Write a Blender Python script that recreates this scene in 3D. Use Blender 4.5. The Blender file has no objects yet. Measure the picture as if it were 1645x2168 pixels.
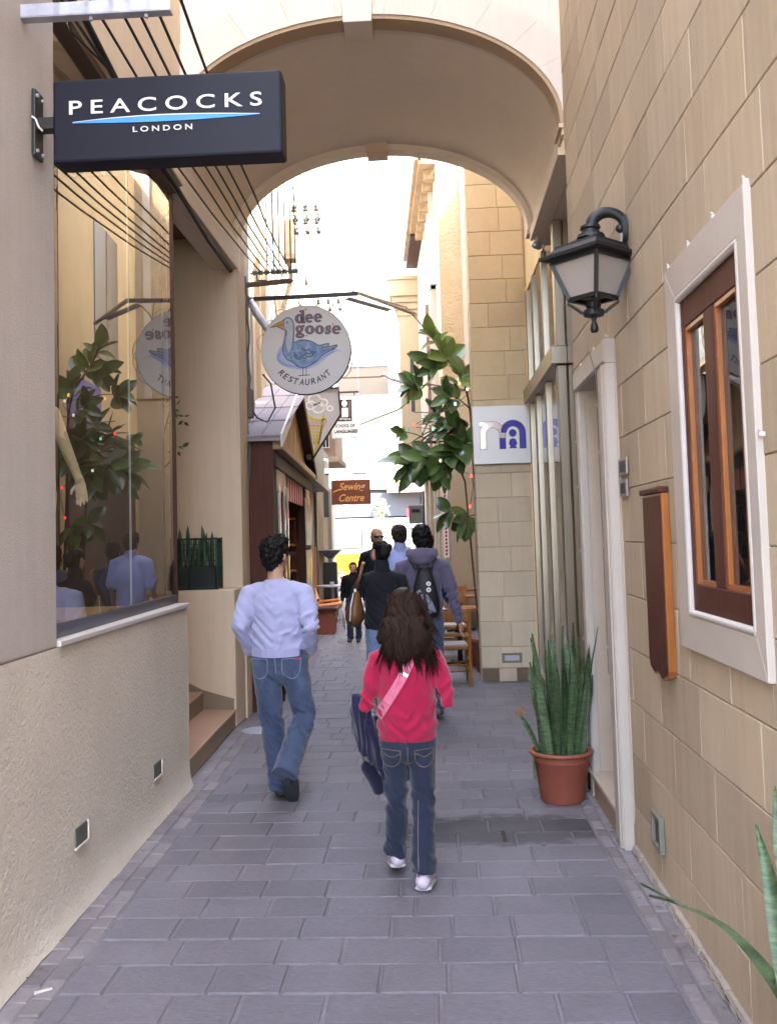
import bpy, bmesh, math, random
import numpy as np
from mathutils import Vector, Matrix, noise
from mathutils.bvhtree import BVHTree

S = bpy.context.scene
COL = S.collection
PI = math.pi
rad = math.radians
RND = random.Random(11)

# ---------------------------------------------------------------- camera
cam_data = bpy.data.cameras.new('camera')
cam = bpy.data.objects.new('camera', cam_data)
COL.objects.link(cam)
cam_data.sensor_fit = 'VERTICAL'
cam_data.sensor_height = 36.0
cam_data.lens = 33.21
cam_data.shift_y = -0.0329
cam_data.clip_start = 0.05
cam_data.clip_end = 2000
_r = ((0.99842753879594, 0.030881298370058652, 0.04678456139434041),
      (0.04860156834670278, -0.06097639514886532, -0.9969552481374929),
      (-0.02793451857688213, 0.9976613777457904, -0.06238139166649762))
cam.matrix_world = Matrix.Translation((0, 0, 1.7)) @ Matrix(_r).to_4x4()
S.camera = cam

# ---------------------------------------------------------------- daylight
SUN_AZ = Vector((0.80, -0.45, 0)).normalized()
SUN_EL = rad(50)
world = bpy.data.worlds.new('World')
S.world = world
world.use_nodes = True
nt = world.node_tree
nt.nodes.clear()
sky = nt.nodes.new('ShaderNodeTexSky')
sky.sky_type = 'NISHITA'
sky.sun_disc = False
sky.sun_elevation = SUN_EL
sky.sun_rotation = math.atan2(SUN_AZ.x, SUN_AZ.y)
sky.air_density = 1.0
sky.dust_density = 3.0
sky.ozone_density = 1.0
hs = nt.nodes.new('ShaderNodeHueSaturation')      # hazy white Mediterranean sky
hs.inputs['Saturation'].default_value = 0.85
hs.inputs['Value'].default_value = 1.0
bg = nt.nodes.new('ShaderNodeBackground')
bg.inputs['Strength'].default_value = 0.15
wo = nt.nodes.new('ShaderNodeOutputWorld')
nt.links.new(sky.outputs[0], hs.inputs['Color'])
nt.links.new(hs.outputs[0], bg.inputs['Color'])
nt.links.new(bg.outputs[0], wo.inputs['Surface'])

sd = bpy.data.lights.new('sun', 'SUN')
sd.energy = 2.0
sd.angle = rad(0.5)
sd.color = (1.0, 0.93, 0.82)
sun = bpy.data.objects.new('sun', sd)
COL.objects.link(sun)
sdir = Vector((SUN_AZ.x * math.cos(SUN_EL), SUN_AZ.y * math.cos(SUN_EL), math.sin(SUN_EL)))
sun.rotation_euler = sdir.to_track_quat('Z', 'Y').to_euler()
sun.location = (6, -6, 20)

vs = S.view_settings
S.display_settings.display_device = 'sRGB'
vs.view_transform = 'Standard'
vs.look = 'None'
vs.gamma = 1.0
vs.use_curve_mapping = False
vs.exposure = 4.3
S.render.engine = 'CYCLES'
S.cycles.use_denoising = True
try:
    S.cycles.denoiser = 'OPENIMAGEDENOISE'
except Exception:
    pass
S.cycles.max_bounces = 8
S.cycles.diffuse_bounces = 5
S.cycles.glossy_bounces = 4
S.cycles.transparent_max_bounces = 12
S.cycles.sample_clamp_indirect = 6.0
S.cycles.caustics_reflective = False
S.cycles.caustics_refractive = False

# ---------------------------------------------------------------- materials
def srgb(r, g, b):
    def f(c):
        c /= 255.0
        return c / 12.92 if c <= 0.04045 else ((c + 0.055) / 1.055) ** 2.4
    return (f(r), f(g), f(b))

class NT:
    def __init__(s, name):
        s.m = bpy.data.materials.new(name)
        s.m.use_nodes = True
        s.t = s.m.node_tree
        s.b = s.t.nodes['Principled BSDF']
    def n(s, typ, **kw):
        nd = s.t.nodes.new('ShaderNode' + typ)
        for k, v in kw.items():
            if k.startswith('i_'):
                key = k[2:]
                nd.inputs[int(key) if key.isdigit() else key].default_value = v
            else:
                setattr(nd, k, v)
        return nd
    def l(s, a, b):
        s.t.links.new(a, b)
    def coord(s, scale=(1, 1, 1)):
        tc = s.n('TexCoord')
        mp = s.n('Mapping')
        mp.inputs['Scale'].default_value = scale
        s.l(tc.outputs['Object'], mp.inputs['Vector'])
        return mp.outputs[0]
    def noise(s, vec, scale, detail=4, rough=.6, perobj=True):
        nz = s.n('TexNoise', noise_dimensions='4D')
        nz.inputs['Scale'].default_value = scale
        nz.inputs['Detail'].default_value = detail
        nz.inputs['Roughness'].default_value = rough
        s.l(vec, nz.inputs['Vector'])
        if perobj:
            oi = s.n('ObjectInfo')
            mu = s.n('Math', operation='MULTIPLY')
            mu.inputs[1].default_value = 37.0
            s.l(oi.outputs['Random'], mu.inputs[0])
            s.l(mu.outputs[0], nz.inputs['W'])
        return nz.outputs['Fac']
    def ramp(s, fac, stops):
        r = s.n('ValToRGB')
        e = r.color_ramp.elements
        while len(e) < len(stops):
            e.new(0.5)
        for el, (p, c) in zip(e, stops):
            el.position = p
            el.color = (*c, 1) if len(c) == 3 else c
        s.l(fac, r.inputs[0])
        return r.outputs[0]
    def mixc(s, fac, a, b, mode='MIX'):
        mx = s.n('MixRGB', blend_type=mode)
        for i, x in ((0, fac), (1, a), (2, b)):
            if hasattr(x, 'node'):
                s.l(x, mx.inputs[i])
            elif i == 0:
                mx.inputs[0].default_value = x
            else:
                mx.inputs[i].default_value = (*x, 1)
        return mx.outputs[0]
    def bump(s, h, strength, dist=.01):
        b = s.n('Bump')
        b.inputs['Strength'].default_value = strength
        b.inputs['Distance'].default_value = dist
        s.l(h, b.inputs['Height'])
        s.l(b.outputs[0], s.b.inputs['Normal'])
        return b

def sc(c, k):
    return tuple(max(0.0, x * k) for x in c)

def mat(name, base, rough=.8, var=.18, scale=3.0, bump=.3, bscale=45, bdist=.01, metal=0, spec=.4, tint=0.0, stretch=(1, 1, 1),
        stain=None, stain_amt=.5, stain_scale=1.2, coat=0, sheen=0, streak=0):
    k = NT(name)
    v = k.coord(stretch)
    f = k.noise(v, scale, 5)
    c = k.ramp(f, [(.28, sc(base, 1 - var)), (.72, sc(base, 1 + var))])
    f2 = k.noise(v, scale * 9, 3)
    c = k.mixc(.25, c, k.ramp(f2, [(.3, sc(base, 1 - var * 1.3)), (.7, sc(base, 1 + var * 1.3))]))
    if stain is not None:
        f3 = k.noise(k.coord((1, 1, .35)), stain_scale, 6, .65)
        m = k.ramp(f3, [(.48, (0, 0, 0)), (.75, (stain_amt,) * 3)])
        c = k.mixc(m, c, stain)
    if streak:          # vertical tooling and rain streaks
        f4 = k.noise(k.coord((1, 1, .04)), 16, 5, .65, perobj=False)
        c = k.mixc(streak, c, k.ramp(f4, [(.32, sc(base, .80)), (.68, sc(base, 1.12))]))
    if tint:
        oi = k.n('ObjectInfo')
        mr = k.n('MapRange')
        mr.inputs['To Min'].default_value = 1 - tint
        mr.inputs['To Max'].default_value = 1 + tint
        k.l(oi.outputs['Random'], mr.inputs['Value'])
        h = k.n('HueSaturation')
        k.l(mr.outputs[0], h.inputs['Value'])
        k.l(c, h.inputs['Color'])
        c = h.outputs[0]
    k.l(c, k.b.inputs['Base Color'])
    k.b.inputs['Roughness'].default_value = rough
    k.b.inputs['Metallic'].default_value = metal
    k.b.inputs['Specular IOR Level'].default_value = spec
    if coat:
        k.b.inputs['Coat Weight'].default_value = coat
    if sheen:
        k.b.inputs['Sheen Weight'].default_value = sheen
    if bump:
        k.bump(k.noise(v, bscale, 5, .65), bump, bdist)
    return k.m

def plain(name, base, rough=.6, metal=0, spec=.5, var=.06):
    return mat(name, base, rough, var, 8, .05, 90, .003, metal, spec)

def emis(name, color, strength):
    k = NT(name)
    k.b.inputs['Base Color'].default_value = (*color, 1)
    k.b.inputs['Emission Color'].default_value = (*color, 1)
    k.b.inputs['Emission Strength'].default_value = strength
    return k.m

def glass(name, ior=.06, tintc=(1, 1, 1)):
    k = NT(name)
    k.t.nodes.remove(k.b)
    tr = k.n('BsdfTransparent')
    tr.inputs[0].default_value = (*tintc, 1)
    gl = k.n('BsdfGlossy')
    gl.inputs['Roughness'].default_value = 0.0
    lwt = k.n('LayerWeight'); lwt.inputs['Blend'].default_value = .5      # Schlick reflectance from the viewing angle
    pw = k.n('Math', operation='POWER'); pw.inputs[1].default_value = 5.0
    k.l(lwt.outputs['Facing'], pw.inputs[0])
    fr = k.n('Math', operation='MULTIPLY_ADD'); fr.inputs[1].default_value = 1 - ior; fr.inputs[2].default_value = ior
    k.l(pw.outputs[0], fr.inputs[0])
    mx = k.n('MixShader')
    k.l(fr.outputs[0], mx.inputs[0])
    k.l(tr.outputs[0], mx.inputs[1])
    k.l(gl.outputs[0], mx.inputs[2])
    k.l(mx.outputs[0], k.t.nodes['Material Output'].inputs['Surface'])
    return k.m

def wood(name, base, rough=.45, axis=2, var=.35, coat=.2):
    st = [14, 14, 14]
    st[axis] = .9
    k = NT(name)
    v = k.coord(tuple(st))
    f = k.noise(v, 2.2, 6, .7)
    c = k.ramp(f, [(.3, sc(base, 1 - var)), (.5, base), (.72, sc(base, 1 + var))])
    k.l(c, k.b.inputs['Base Color'])
    k.b.inputs['Roughness'].default_value = rough
    k.b.inputs['Coat Weight'].default_value = coat
    k.b.inputs['Coat Roughness'].default_value = .25
    k.b.inputs['Specular IOR Level'].default_value = .2
    k.bump(f, .15, .004)
    return k.m

M = {}
M['stucco_low'] = mat('rough_stucco', (.63, .56, .465), .95, .08, 1.6, .8, 48, .025, stain=(.46, .39, .30), stain_amt=.45, stain_scale=.9)
M['stucco_col'] = mat('fine_stucco', (.46, .415, .375), .95, .10, 2.0, .6, 120, .008, stain=(.36, .29, .23), stain_amt=.5, stain_scale=.7, streak=.25)
M['plaster'] = mat('cream_plaster', (.58, .46, .33), .9, .06, 1.2, .15, 30, .006, stain=(.45, .34, .23), stain_amt=.45, stain_scale=.6, streak=.30)
M['plaster_pale'] = mat('pale_plaster', (.63, .57, .50), .9, .06, 1.5, .2, 40, .006, stain=(.48, .40, .31), stain_amt=.5, stain_scale=.8, streak=.22)
M['plaster_vault'] = mat('vault_plaster', (.72, .63, .52), .9, .06, 1.2, .2, 50, .006, stain=(.5, .40, .31), stain_amt=.4, stain_scale=.5)
M['lime'] = mat('limestone_block', (.455, .372, .268), .88, .08, 2.2, .35, 70, .006, tint=.11, stain=(.35, .25, .135), stain_amt=.85, stain_scale=1.3, streak=.5)
M['lime_warm'] = mat('warm_limestone_block', (.62, .49, .30), .88, .10, 2.2, .35, 60, .006, tint=.06, stain=(.38, .27, .16), stain_amt=.4)
M['mortar_dark'] = mat('wall_joint_mortar', (.45, .37, .27), .95, .5, 5.0, .3, 60, .006)
M['mortar_light'] = mat('pale_joint_mortar', (.56, .46, .35), .95, .3, 4.0, .3, 60, .006)
M['pave'] = None
M['wood_dark'] = wood('dark_wood', (.045, .018, .012), .6, coat=0)
M['wood_red'] = wood('red_brown_wood', (.075, .022, .013), .55, coat=.03)
M['wood_orange'] = wood('orange_varnished_wood', (.33, .115, .03), .3, coat=.5)
M['wood_pine'] = wood('pine_chair_wood', (.34, .14, .032), .35, coat=.3)
M['wood_gable'] = wood('weathered_gable_wood', (.36, .25, .15), .7, coat=0)
M['steel'] = mat('brushed_steel', (.36, .32, .26), .35, .06, 30, .05, 200, .001, metal=1.0, stretch=(1, 1, .05))
M['galv'] = mat('galvanised_steel', (.48, .49, .56), .5, .18, 12, .1, 60, .002, metal=.6)
M['black_iron'] = mat('black_cast_iron', (.012, .013, .014), .45, .3, 20, .5, 90, .004)
M['dark_metal'] = plain('dark_metal', (.03, .028, .027), .45, .3)
M['cable'] = plain('black_cable', (.016, .014, .015), .6)
M['cable_grey'] = plain('grey_cable', (.13, .11, .10), .7)
M['navy_sign'] = mat('navy_sign_enamel', (.011, .011, .020), .5, .1, 3, .05, 60, .002, spec=.2)
M['white_paint'] = plain('white_paint', (.70, .69, .68), .5)
M['trim_white'] = plain('trim_white', (.52, .48, .45), .5)
M['blue_print'] = plain('blue_print', (.05, .27, .78), .5)
M['sign_white'] = mat('sign_white', (.66, .63, .62), .5, .05, 6, .05, 60, .002, stain=(.5, .47, .46), stain_amt=.3)
M['stone_trim'] = mat('pale_stone_trim', (.47, .43, .385), .6, .07, 4, .15, 80, .003, stain=(.47, .38, .32), stain_amt=.35)
M['marble'] = mat('pinkish_marble', (.52, .44, .36), .35, .1, 3, .05, 80, .002, stain=(.5, .34, .24), stain_amt=.35)
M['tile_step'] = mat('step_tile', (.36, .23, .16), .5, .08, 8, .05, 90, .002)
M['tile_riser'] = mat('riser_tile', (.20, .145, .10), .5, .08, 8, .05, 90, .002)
M['terracotta'] = mat('terracotta_plastic', (.26, .075, .045), .55, .12, 4, .1, 60, .003)
M['soil'] = mat('soil', (.05, .035, .025), .95, .4, 20, .8, 40, .02)
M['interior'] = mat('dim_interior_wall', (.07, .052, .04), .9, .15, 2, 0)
M['interior_beige'] = mat('interior_beige_wall', (.42, .30, .16), .9, .1, 2, 0)  # beige wall colour of the glass shopfront's back room
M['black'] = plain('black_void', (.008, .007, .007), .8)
M['glass_shop'] = glass('shop_window_glass', .22)
M['glass'] = glass('window_glass', .14)
M['frost'] = mat('frosted_lamp_glass', (.36, .32, .29), .35, .05, 6, .05, 30, .002)
M['concrete'] = mat('edge_cement', (.34, .29, .25), .95, .2, 6, .6, 40, .01)
M['far_white'] = mat('far_white_render', (.42, .385, .33), .9, .06, .6, .1, 10, .01)
M['far_cream'] = mat('far_cream_render', (.38, .31, .215), .9, .08, .8, .1, 10, .01, stain=(.32, .24, .15), stain_amt=.4)
M['far_stucco'] = mat('crazed_stucco', (.38, .295, .19), .95, .14, 3, 1.0, 14, .05, stain=(.36, .25, .13), stain_amt=.6, stain_scale=1.6)
M['far_stone'] = mat('weathered_cornice_stone', (.34, .25, .16), .95, .3, 2.5, .6, 14, .04)
M['far_grey'] = mat('grey_fascia', (.10, .10, .11), .5, .06, 2, .05, 20, .003)
M['road'] = mat('asphalt', (.06, .06, .065), .9, .2, 3, .5, 80, .01)
M['ground'] = mat('far_ground', (.16, .14, .12), .95, .2, .4, .3, 8, .02)

def paving_material():
    k = NT('mauve_paving_stone')
    v = k.coord()
    f = k.noise(v, 3.0, 6, .65)
    base = (.140, .129, .149)
    c = k.ramp(f, [(.25, sc(base, .78)), (.5, base), (.78, sc(base, 1.28))])
    f2 = k.noise(k.coord((1, 3.2, 1)), 28, 5, .7)
    c = k.mixc(.5, c, k.ramp(f2, [(.3, sc(base, .58)), (.7, sc(base, 1.42))]))
    # damp, grimy patch along the joints near the doorway
    mp = k.n('Mapping'); mp.vector_type = 'POINT'
    mp.inputs['Location'].default_value = (-.36 / .55, -5.60 / .24, 0)
    mp.inputs['Scale'].default_value = (1 / .55, 1 / .24, 0)
    tc2 = k.n('TexCoord'); k.l(tc2.outputs['Object'], mp.inputs['Vector'])
    ln = k.n('VectorMath', operation='LENGTH'); k.l(mp.outputs[0], ln.inputs[0])
    fn_ = k.noise(k.coord((1, 2, 1)), 7, 5, .65, perobj=False)
    sm = k.n('Math', operation='MULTIPLY_ADD'); sm.inputs[1].default_value = -1.7; k.l(fn_, sm.inputs[0]); k.l(ln.outputs['Value'], sm.inputs[2])
    damp = k.ramp(sm.outputs[0], [(.15, (.9, .9, .9)), (.45, (0, 0, 0))])
    c = k.mixc(damp, c, (.026, .023, .025))
    f4 = k.noise(v, .9, 5, .6, perobj=False)          # broad worn, dusty areas over the alley floor
    m = k.ramp(f4, [(.45, (0, 0, 0)), (.75, (.45, .45, .45))])
    c = k.mixc(m, c, (.205, .188, .207))
    fs_ = k.noise(v, 13, 3, .5, perobj=False)             # trodden-in spots and grime
    sp_ = k.ramp(fs_, [(.66, (0, 0, 0)), (.74, (.55, .55, .55))])
    c = k.mixc(sp_, c, (.075, .068, .075))
    fg = k.noise(k.coord((1, .5, 1)), 1.7, 6, .7, perobj=False)
    c = k.mixc(k.ramp(fg, [(.50, (0, 0, 0)), (.72, (.35, .35, .35))]), c, (.10, .092, .105))
    oi = k.n('ObjectInfo')
    mr = k.n('MapRange')
    mr.inputs['To Min'].default_value = .88
    mr.inputs['To Max'].default_value = 1.10
    k.l(oi.outputs['Random'], mr.inputs['Value'])
    h = k.n('HueSaturation')
    k.l(mr.outputs[0], h.inputs['Value'])
    k.l(c, h.inputs['Color'])
    k.l(h.outputs[0], k.b.inputs['Base Color'])
    k.b.inputs['Roughness'].default_value = .62
    k.b.inputs['Specular IOR Level'].default_value = .45
    k.bump(f2, .8, .008)
    return k.m
M['pave'] = paving_material()
M['pave_mortar'] = mat('paving_joint_mortar', (.175, .160, .176), .95, .3, 5, .5, 60, .008, stain=(.10, .085, .085), stain_amt=.7, stain_scale=2.5)
M['sett'] = mat('edge_sett', (.185, .168, .175), .85, .2, 5, .6, 50, .01, tint=.18, stain=(.30, .26, .25), stain_amt=.5)

def leaf_material(name, a, b, rough=.35, streak=(1, 1, 1), scale=9, coat=.2):
    k = NT(name)
    f = k.noise(k.coord(streak), scale, 4, .6)
    c = k.ramp(f, [(.32, a), (.68, b)])
    oi = k.n('ObjectInfo')
    mr = k.n('MapRange')
    mr.inputs['To Min'].default_value = .7
    mr.inputs['To Max'].default_value = 1.35
    k.l(oi.outputs['Random'], mr.inputs['Value'])
    h = k.n('HueSaturation')
    k.l(mr.outputs[0], h.inputs['Value'])
    k.l(c, h.inputs['Color'])
    k.l(h.outputs[0], k.b.inputs['Base Color'])
    k.b.inputs['Roughness'].default_value = rough
    k.b.inputs['Coat Weight'].default_value = coat
    k.b.inputs['Coat Roughness'].default_value = .3
    return k.m
M['snake_leaf'] = leaf_material('snake_plant_leaf', (.010, .030, .012), (.095, .150, .060), .5, (7, 7, 34), 2.4)
M['rubber_leaf'] = leaf_material('rubber_plant_leaf', (.045, .095, .025), (.105, .175, .05), .34, (1, 1, 1), 5, .4)
M['rubber_young'] = leaf_material('young_rubber_leaf', (.11, .18, .04), (.17, .25, .07), .34, (1, 1, 1), 5, .3)
M['thin_leaf'] = leaf_material('strap_leaf', (.025, .06, .02), (.055, .11, .04), .4)
M['dull_leaf'] = leaf_material('small_leaf', (.02, .04, .012), (.05, .08, .02), .5)
M['bark'] = mat('brown_stem', (.11, .06, .035), .85, .3, 8, .4, 50, .006)
M['pale_foliage'] = leaf_material('pale_dusty_foliage', (.22, .22, .10), (.42, .40, .22), .6)

# ---------------------------------------------------------------- mesh builder
ORG = {}

class MB:
    def __init__(s):
        s.v = []
        s.f = []
    def add(s, vs_, fs_):
        b = len(s.v)
        s.v.extend([tuple(p) for p in vs_])
        s.f.extend([tuple(b + i for i in f) for f in fs_])
        return s
    def hexa(s, p):
        return s.add(p, [(0, 3, 2, 1), (4, 5, 6, 7), (0, 1, 5, 4), (1, 2, 6, 5), (2, 3, 7, 6), (3, 0, 4, 7)])
    def box(s, x0, x1, y0, y1, z0, z1):
        return s.hexa([(x0, y0, z0), (x1, y0, z0), (x1, y1, z0), (x0, y1, z0), (x0, y0, z1), (x1, y0, z1), (x1, y1, z1), (x0, y1, z1)])
    def bar(s, a, b, w, h, up=(0, 0, 1)):
        a, b = Vector(a), Vector(b)
        t = (b - a).normalized()
        sd_ = t.cross(Vector(up))
        if sd_.length < 1e-5:
            sd_ = t.cross(Vector((1, 0, 0)))
        sd_.normalize()
        u = sd_.cross(t)
        q = []
        for c in (a, b):
            for i, j in ((-1, -1), (1, -1), (1, 1), (-1, 1)):
                q.append(c + sd_ * (w / 2 * i) + u * (h / 2 * j))
        return s.hexa(q)
    def rings(s, rs, cap=True):
        n = len(rs[0])
        b = len(s.v)
        for r in rs:
            s.v.extend([tuple(p) for p in r])
        for i in range(len(rs) - 1):
            for j in range(n):
                k = (j + 1) % n
                s.f.append((b + i * n + j, b + i * n + k, b + (i + 1) * n + k, b + (i + 1) * n + j))
        if cap:
            s.f.append(tuple(b + j for j in reversed(range(n))))
            e = b + (len(rs) - 1) * n
            s.f.append(tuple(e + j for j in range(n)))
        return s
    def tube(s, pts, r, n=8, cap=True, ref=None):
        pts = [Vector(p) for p in pts]
        m = len(pts)
        if not isinstance(r, (list, tuple)):
            r = [r] * m
        rs = []
        prev = None
        for i, p in enumerate(pts):
            t = (pts[min(i + 1, m - 1)] - pts[max(i - 1, 0)])
            if t.length < 1e-9:
                t = Vector((0, 0, 1))
            t.normalize()
            if prev is None:
                a = Vector(ref) if ref else (Vector((1, 0, 0)) if abs(t.x) < .8 else Vector((0, 1, 0)))
            else:
                a = prev
            a = a - t * a.dot(t)
            if a.length < 1e-6:
                a = t.orthogonal()
            a.normalize()
            prev = a
            c = t.cross(a)
            ri = r[i]
            ra, rb = ri if isinstance(ri, (list, tuple)) else (ri, ri)
            rs.append([p + a * (ra * math.cos(2 * PI * k / n)) + c * (rb * math.sin(2 * PI * k / n)) for k in range(n)])
        return s.rings(rs, cap)
    def limb(s, pts, r, n=14, ref=(1, 0, 0)):
        """tapered limb with rounded ends"""
        pts = [Vector(p) for p in pts]
        r = [x if isinstance(x, (list, tuple)) else (x, x) for x in r]
        t0 = (pts[0] - pts[1]).normalized()
        t1 = (pts[-1] - pts[-2]).normalized()
        P, Q = [], []
        m0, m1 = min(r[0]), min(r[-1])
        for a in (80, 55, 28):
            P.append(pts[0] + t0 * (m0 * math.sin(rad(a))))
            Q.append((r[0][0] * math.cos(rad(a)), r[0][1] * math.cos(rad(a))))
        P += pts
        Q += r
        for a in (28, 55, 80):
            P.append(pts[-1] + t1 * (m1 * math.sin(rad(a))))
            Q.append((r[-1][0] * math.cos(rad(a)), r[-1][1] * math.cos(rad(a))))
        return s.tube(P, Q, n, True, ref)
    def ellipsoid(s, c, r, mtx=None, nu=16, nv=10):
        c = Vector(c)
        rs = []
        for i in range(1, nv):
            th = PI * i / nv
            ring = []
            for j in range(nu):
                ph = 2 * PI * j / nu
                p = Vector((r[0] * math.sin(th) * math.cos(ph), r[1] * math.sin(th) * math.sin(ph), -r[2] * math.cos(th)))
                if mtx:
                    p = mtx @ p
                ring.append(c + p)
            rs.append(ring)
        return s.rings(rs, True)
    def lathe(s, prof, c=(0, 0, 0), n=24, cap=True):
        return s.rings([[(c[0] + r * math.cos(2 * PI * j / n), c[1] + r * math.sin(2 * PI * j / n), c[2] + z) for j in range(n)] for r, z in prof], cap)
    def prism(s, poly, fr, d, bevel=0):
        """polygon (u,v) in frame fr=(O,U,V,N), thickness d along N; front face at N*d"""
        O, U, V, N = [Vector(x) for x in fr]
        n = len(poly)
        A = [O + U * u + V * v for u, v in poly]
        B = [p + N * d for p in A]
        b = len(s.v)
        s.v.extend([tuple(p) for p in A + B])
        s.f.append(tuple(b + i for i in reversed(range(n))))
        s.f.append(tuple(b + n + i for i in range(n)))
        for i in range(n):
            k = (i + 1) % n
            s.f.append((b + i, b + k, b + n + k, b + n + i))
        return s
    def slab(s, fr, u0, u1, v0, v1, d, bev=.006, jit=0):
        """bevelled block: back on the frame plane, face at N*d"""
        O, U, V, N = [Vector(x) for x in fr]
        q = [(u0, v0), (u1, v0), (u1, v1), (u0, v1)]
        bu = min(bev, (u1 - u0) * .3)
        bv = min(bev, (v1 - v0) * .3)
        q2 = [(u0 + bu, v0 + bv), (u1 - bu, v0 + bv), (u1 - bu, v1 - bv), (u0 + bu, v1 - bv)]
        def P(uv, h):
            return O + U * uv[0] + V * uv[1] + N * h
        dz = [RND.uniform(-jit, jit) for _ in range(4)]
        vs_ = [P(x, 0) for x in q] + [P(x, d - min(bev, d * .5)) for x in q] + [P(x, d + z) for x, z in zip(q2, dz)]
        fs_ = []
        for i in range(4):
            k = (i + 1) % 4
            fs_.append((i, k, 4 + k, 4 + i))
            fs_.append((4 + i, 4 + k, 8 + k, 8 + i))
        fs_.append((8, 9, 10, 11))
        return s.add(vs_, fs_)
    def ribbon2d(s, pts, w, fr, d):
        """flat stroke through 2-D points with width w (number or list) in frame, as a thin solid"""
        m = len(pts)
        if not isinstance(w, (list, tuple)):
            w = [w] * m
        L, Rr = [], []
        for i in range(m):
            a = Vector(pts[max(i - 1, 0)])
            b = Vector(pts[min(i + 1, m - 1)])
            t = b - a
            if t.length < 1e-9:
                t = Vector((1, 0))
            t.normalize()
            nn = Vector((-t.y, t.x))
            p = Vector(pts[i])
            L.append(p + nn * w[i] / 2)
            Rr.append(p - nn * w[i] / 2)
        O, U, V, N = [Vector(x) for x in fr]
        b = len(s.v)
        for h in (0, d):
            for p in L:
                s.v.append(tuple(O + U * p.x + V * p.y + N * h))
            for p in Rr:
                s.v.append(tuple(O + U * p.x + V * p.y + N * h))
        for i in range(m - 1):
            l0, l1, r0, r1 = b + i, b + i + 1, b + m + i, b + m + i + 1
            o = 2 * m
            s.f += [(l0 + o, r0 + o, r1 + o, l1 + o), (l0, l1, r1, r0), (l0, l0 + o, l1 + o, l1), (r0, r1, r1 + o, r0 + o)]
        return s
    def build(s, name, m, parent=None, smooth=False, label=None, bevel=0, angle=None, keep=False):
        me = bpy.data.meshes.new(name)
        o0 = ORG.get(parent, Vector((0, 0, 0))) if parent else Vector((0, 0, 0))
        if keep:
            o0 = Vector((0, 0, 0))
        vv = [(p[0] - o0.x, p[1] - o0.y, p[2] - o0.z) for p in s.v]
        me.from_pydata(vv, [], s.f)
        me.update()
        if smooth:
            me.polygons.foreach_set('use_smooth', [True] * len(me.polygons))
            if angle:
                me.set_sharp_from_angle(angle=rad(angle))
        me.materials.append(M[m] if isinstance(m, str) else m)
        ob = bpy.data.objects.new(name, me)
        COL.objects.link(ob)
        ORG[ob] = o0
        if parent:
            ob.parent = parent
        if label:
            ob['label'] = label
        if bevel:
            bm_ = ob.modifiers.new('edge', 'BEVEL')
            bm_.width = bevel
            bm_.segments = 2
            bm_.limit_method = 'ANGLE'
            bm_.angle_limit = rad(40)
        return ob

def thing(name, label, cat, loc=(0, 0, 0), group=None):
    o = bpy.data.objects.new(name, None)
    o.empty_display_size = .1
    COL.objects.link(o)
    o.location = loc
    ORG[o] = Vector(loc)
    o['label'] = label
    o['category'] = cat
    if group:
        o['group'] = group
    return o

def structure(name, loc=(0, 0, 0)):
    o = bpy.data.objects.new(name, None)
    COL.objects.link(o)
    o.location = loc
    ORG[o] = Vector(loc)
    o['kind'] = 'structure'
    return o

def tag(o, label, cat, group=None):
    o['label'] = label
    o['category'] = cat
    if group:
        o['group'] = group
    return o

def pose(o, loc, rz=0, rx=0, ry=0):
    o.location = loc
    o.rotation_euler = (rx, ry, rz)
    return o

def copy_tree(o, parent=None):
    c = o.copy()
    COL.objects.link(c)
    ORG[c] = ORG.get(o, Vector((0, 0, 0)))
    if parent:
        c.parent = parent
    for ch in list(o.children):
        copy_tree(ch, c)
    return c

def rect_sub(rects, op):
    """subtract one rectangle (u0,u1,v0,v1) from a list of rectangles"""
    out = []
    a0, a1, b0, b1 = op
    for (u0, u1, v0, v1) in rects:
        if u1 <= a0 or u0 >= a1 or v1 <= b0 or v0 >= b1:
            out.append((u0, u1, v0, v1))
            continue
        if u0 < a0:
            out.append((u0, a0, v0, v1))
        if u1 > a1:
            out.append((a1, u1, v0, v1))
        m0, m1 = max(u0, a0), min(u1, a1)
        if v0 < b0:
            out.append((m0, m1, v0, b0))
        if v1 > b1:
            out.append((m0, m1, b1, v1))
    return out

def rect_solid(parent, name, m, fr, rect, ops, d):
    """wall core: rectangle minus openings, thickness d along N from the frame plane"""
    O, U, V, N = [Vector(x) for x in fr]
    rs = [rect]
    for op in ops:
        rs = rect_sub(rs, op)
    b = MB()
    for (u0, u1, v0, v1) in rs:
        P = [O + U * u + V * v for u, v in ((u0, v0), (u1, v0), (u1, v1), (u0, v1))]
        b.hexa([p + N * d for p in P] + P if d < 0 else P + [p + N * d for p in P])
    return b.build(name, m, parent)

def blockwork(parent, fr, rect, ops, courses, length, m, name='stone_block', d=.02, joint=.008, vjoint=.006, bev=.004, jit=.001, stagger=True, minw=.05):
    u0, u1 = rect[0], rect[1]
    cnt = 0
    for ci in range(len(courses) - 1):
        v0, v1 = courses[ci] + joint / 2, courses[ci + 1] - joint / 2
        u = u0 - (RND.uniform(.15, .85) * length if stagger else 0)
        while u < u1:
            L = length * RND.uniform(.8, 1.25)
            a, b_ = max(u, u0), min(u + L, u1)
            u += L
            if b_ - a < minw:
                continue
            rs = [(a + vjoint / 2, b_ - vjoint / 2, v0, v1)]
            for op in ops:
                rs = rect_sub(rs, (op[0] - .002, op[1] + .002, op[2] - .002, op[3] + .002))
            for r in rs:
                if r[1] - r[0] < .025 or r[3] - r[2] < .025:
                    continue
                MB().slab(fr, *r, d, bev, jit).build(name, m, parent)
                cnt += 1
    return cnt

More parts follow.
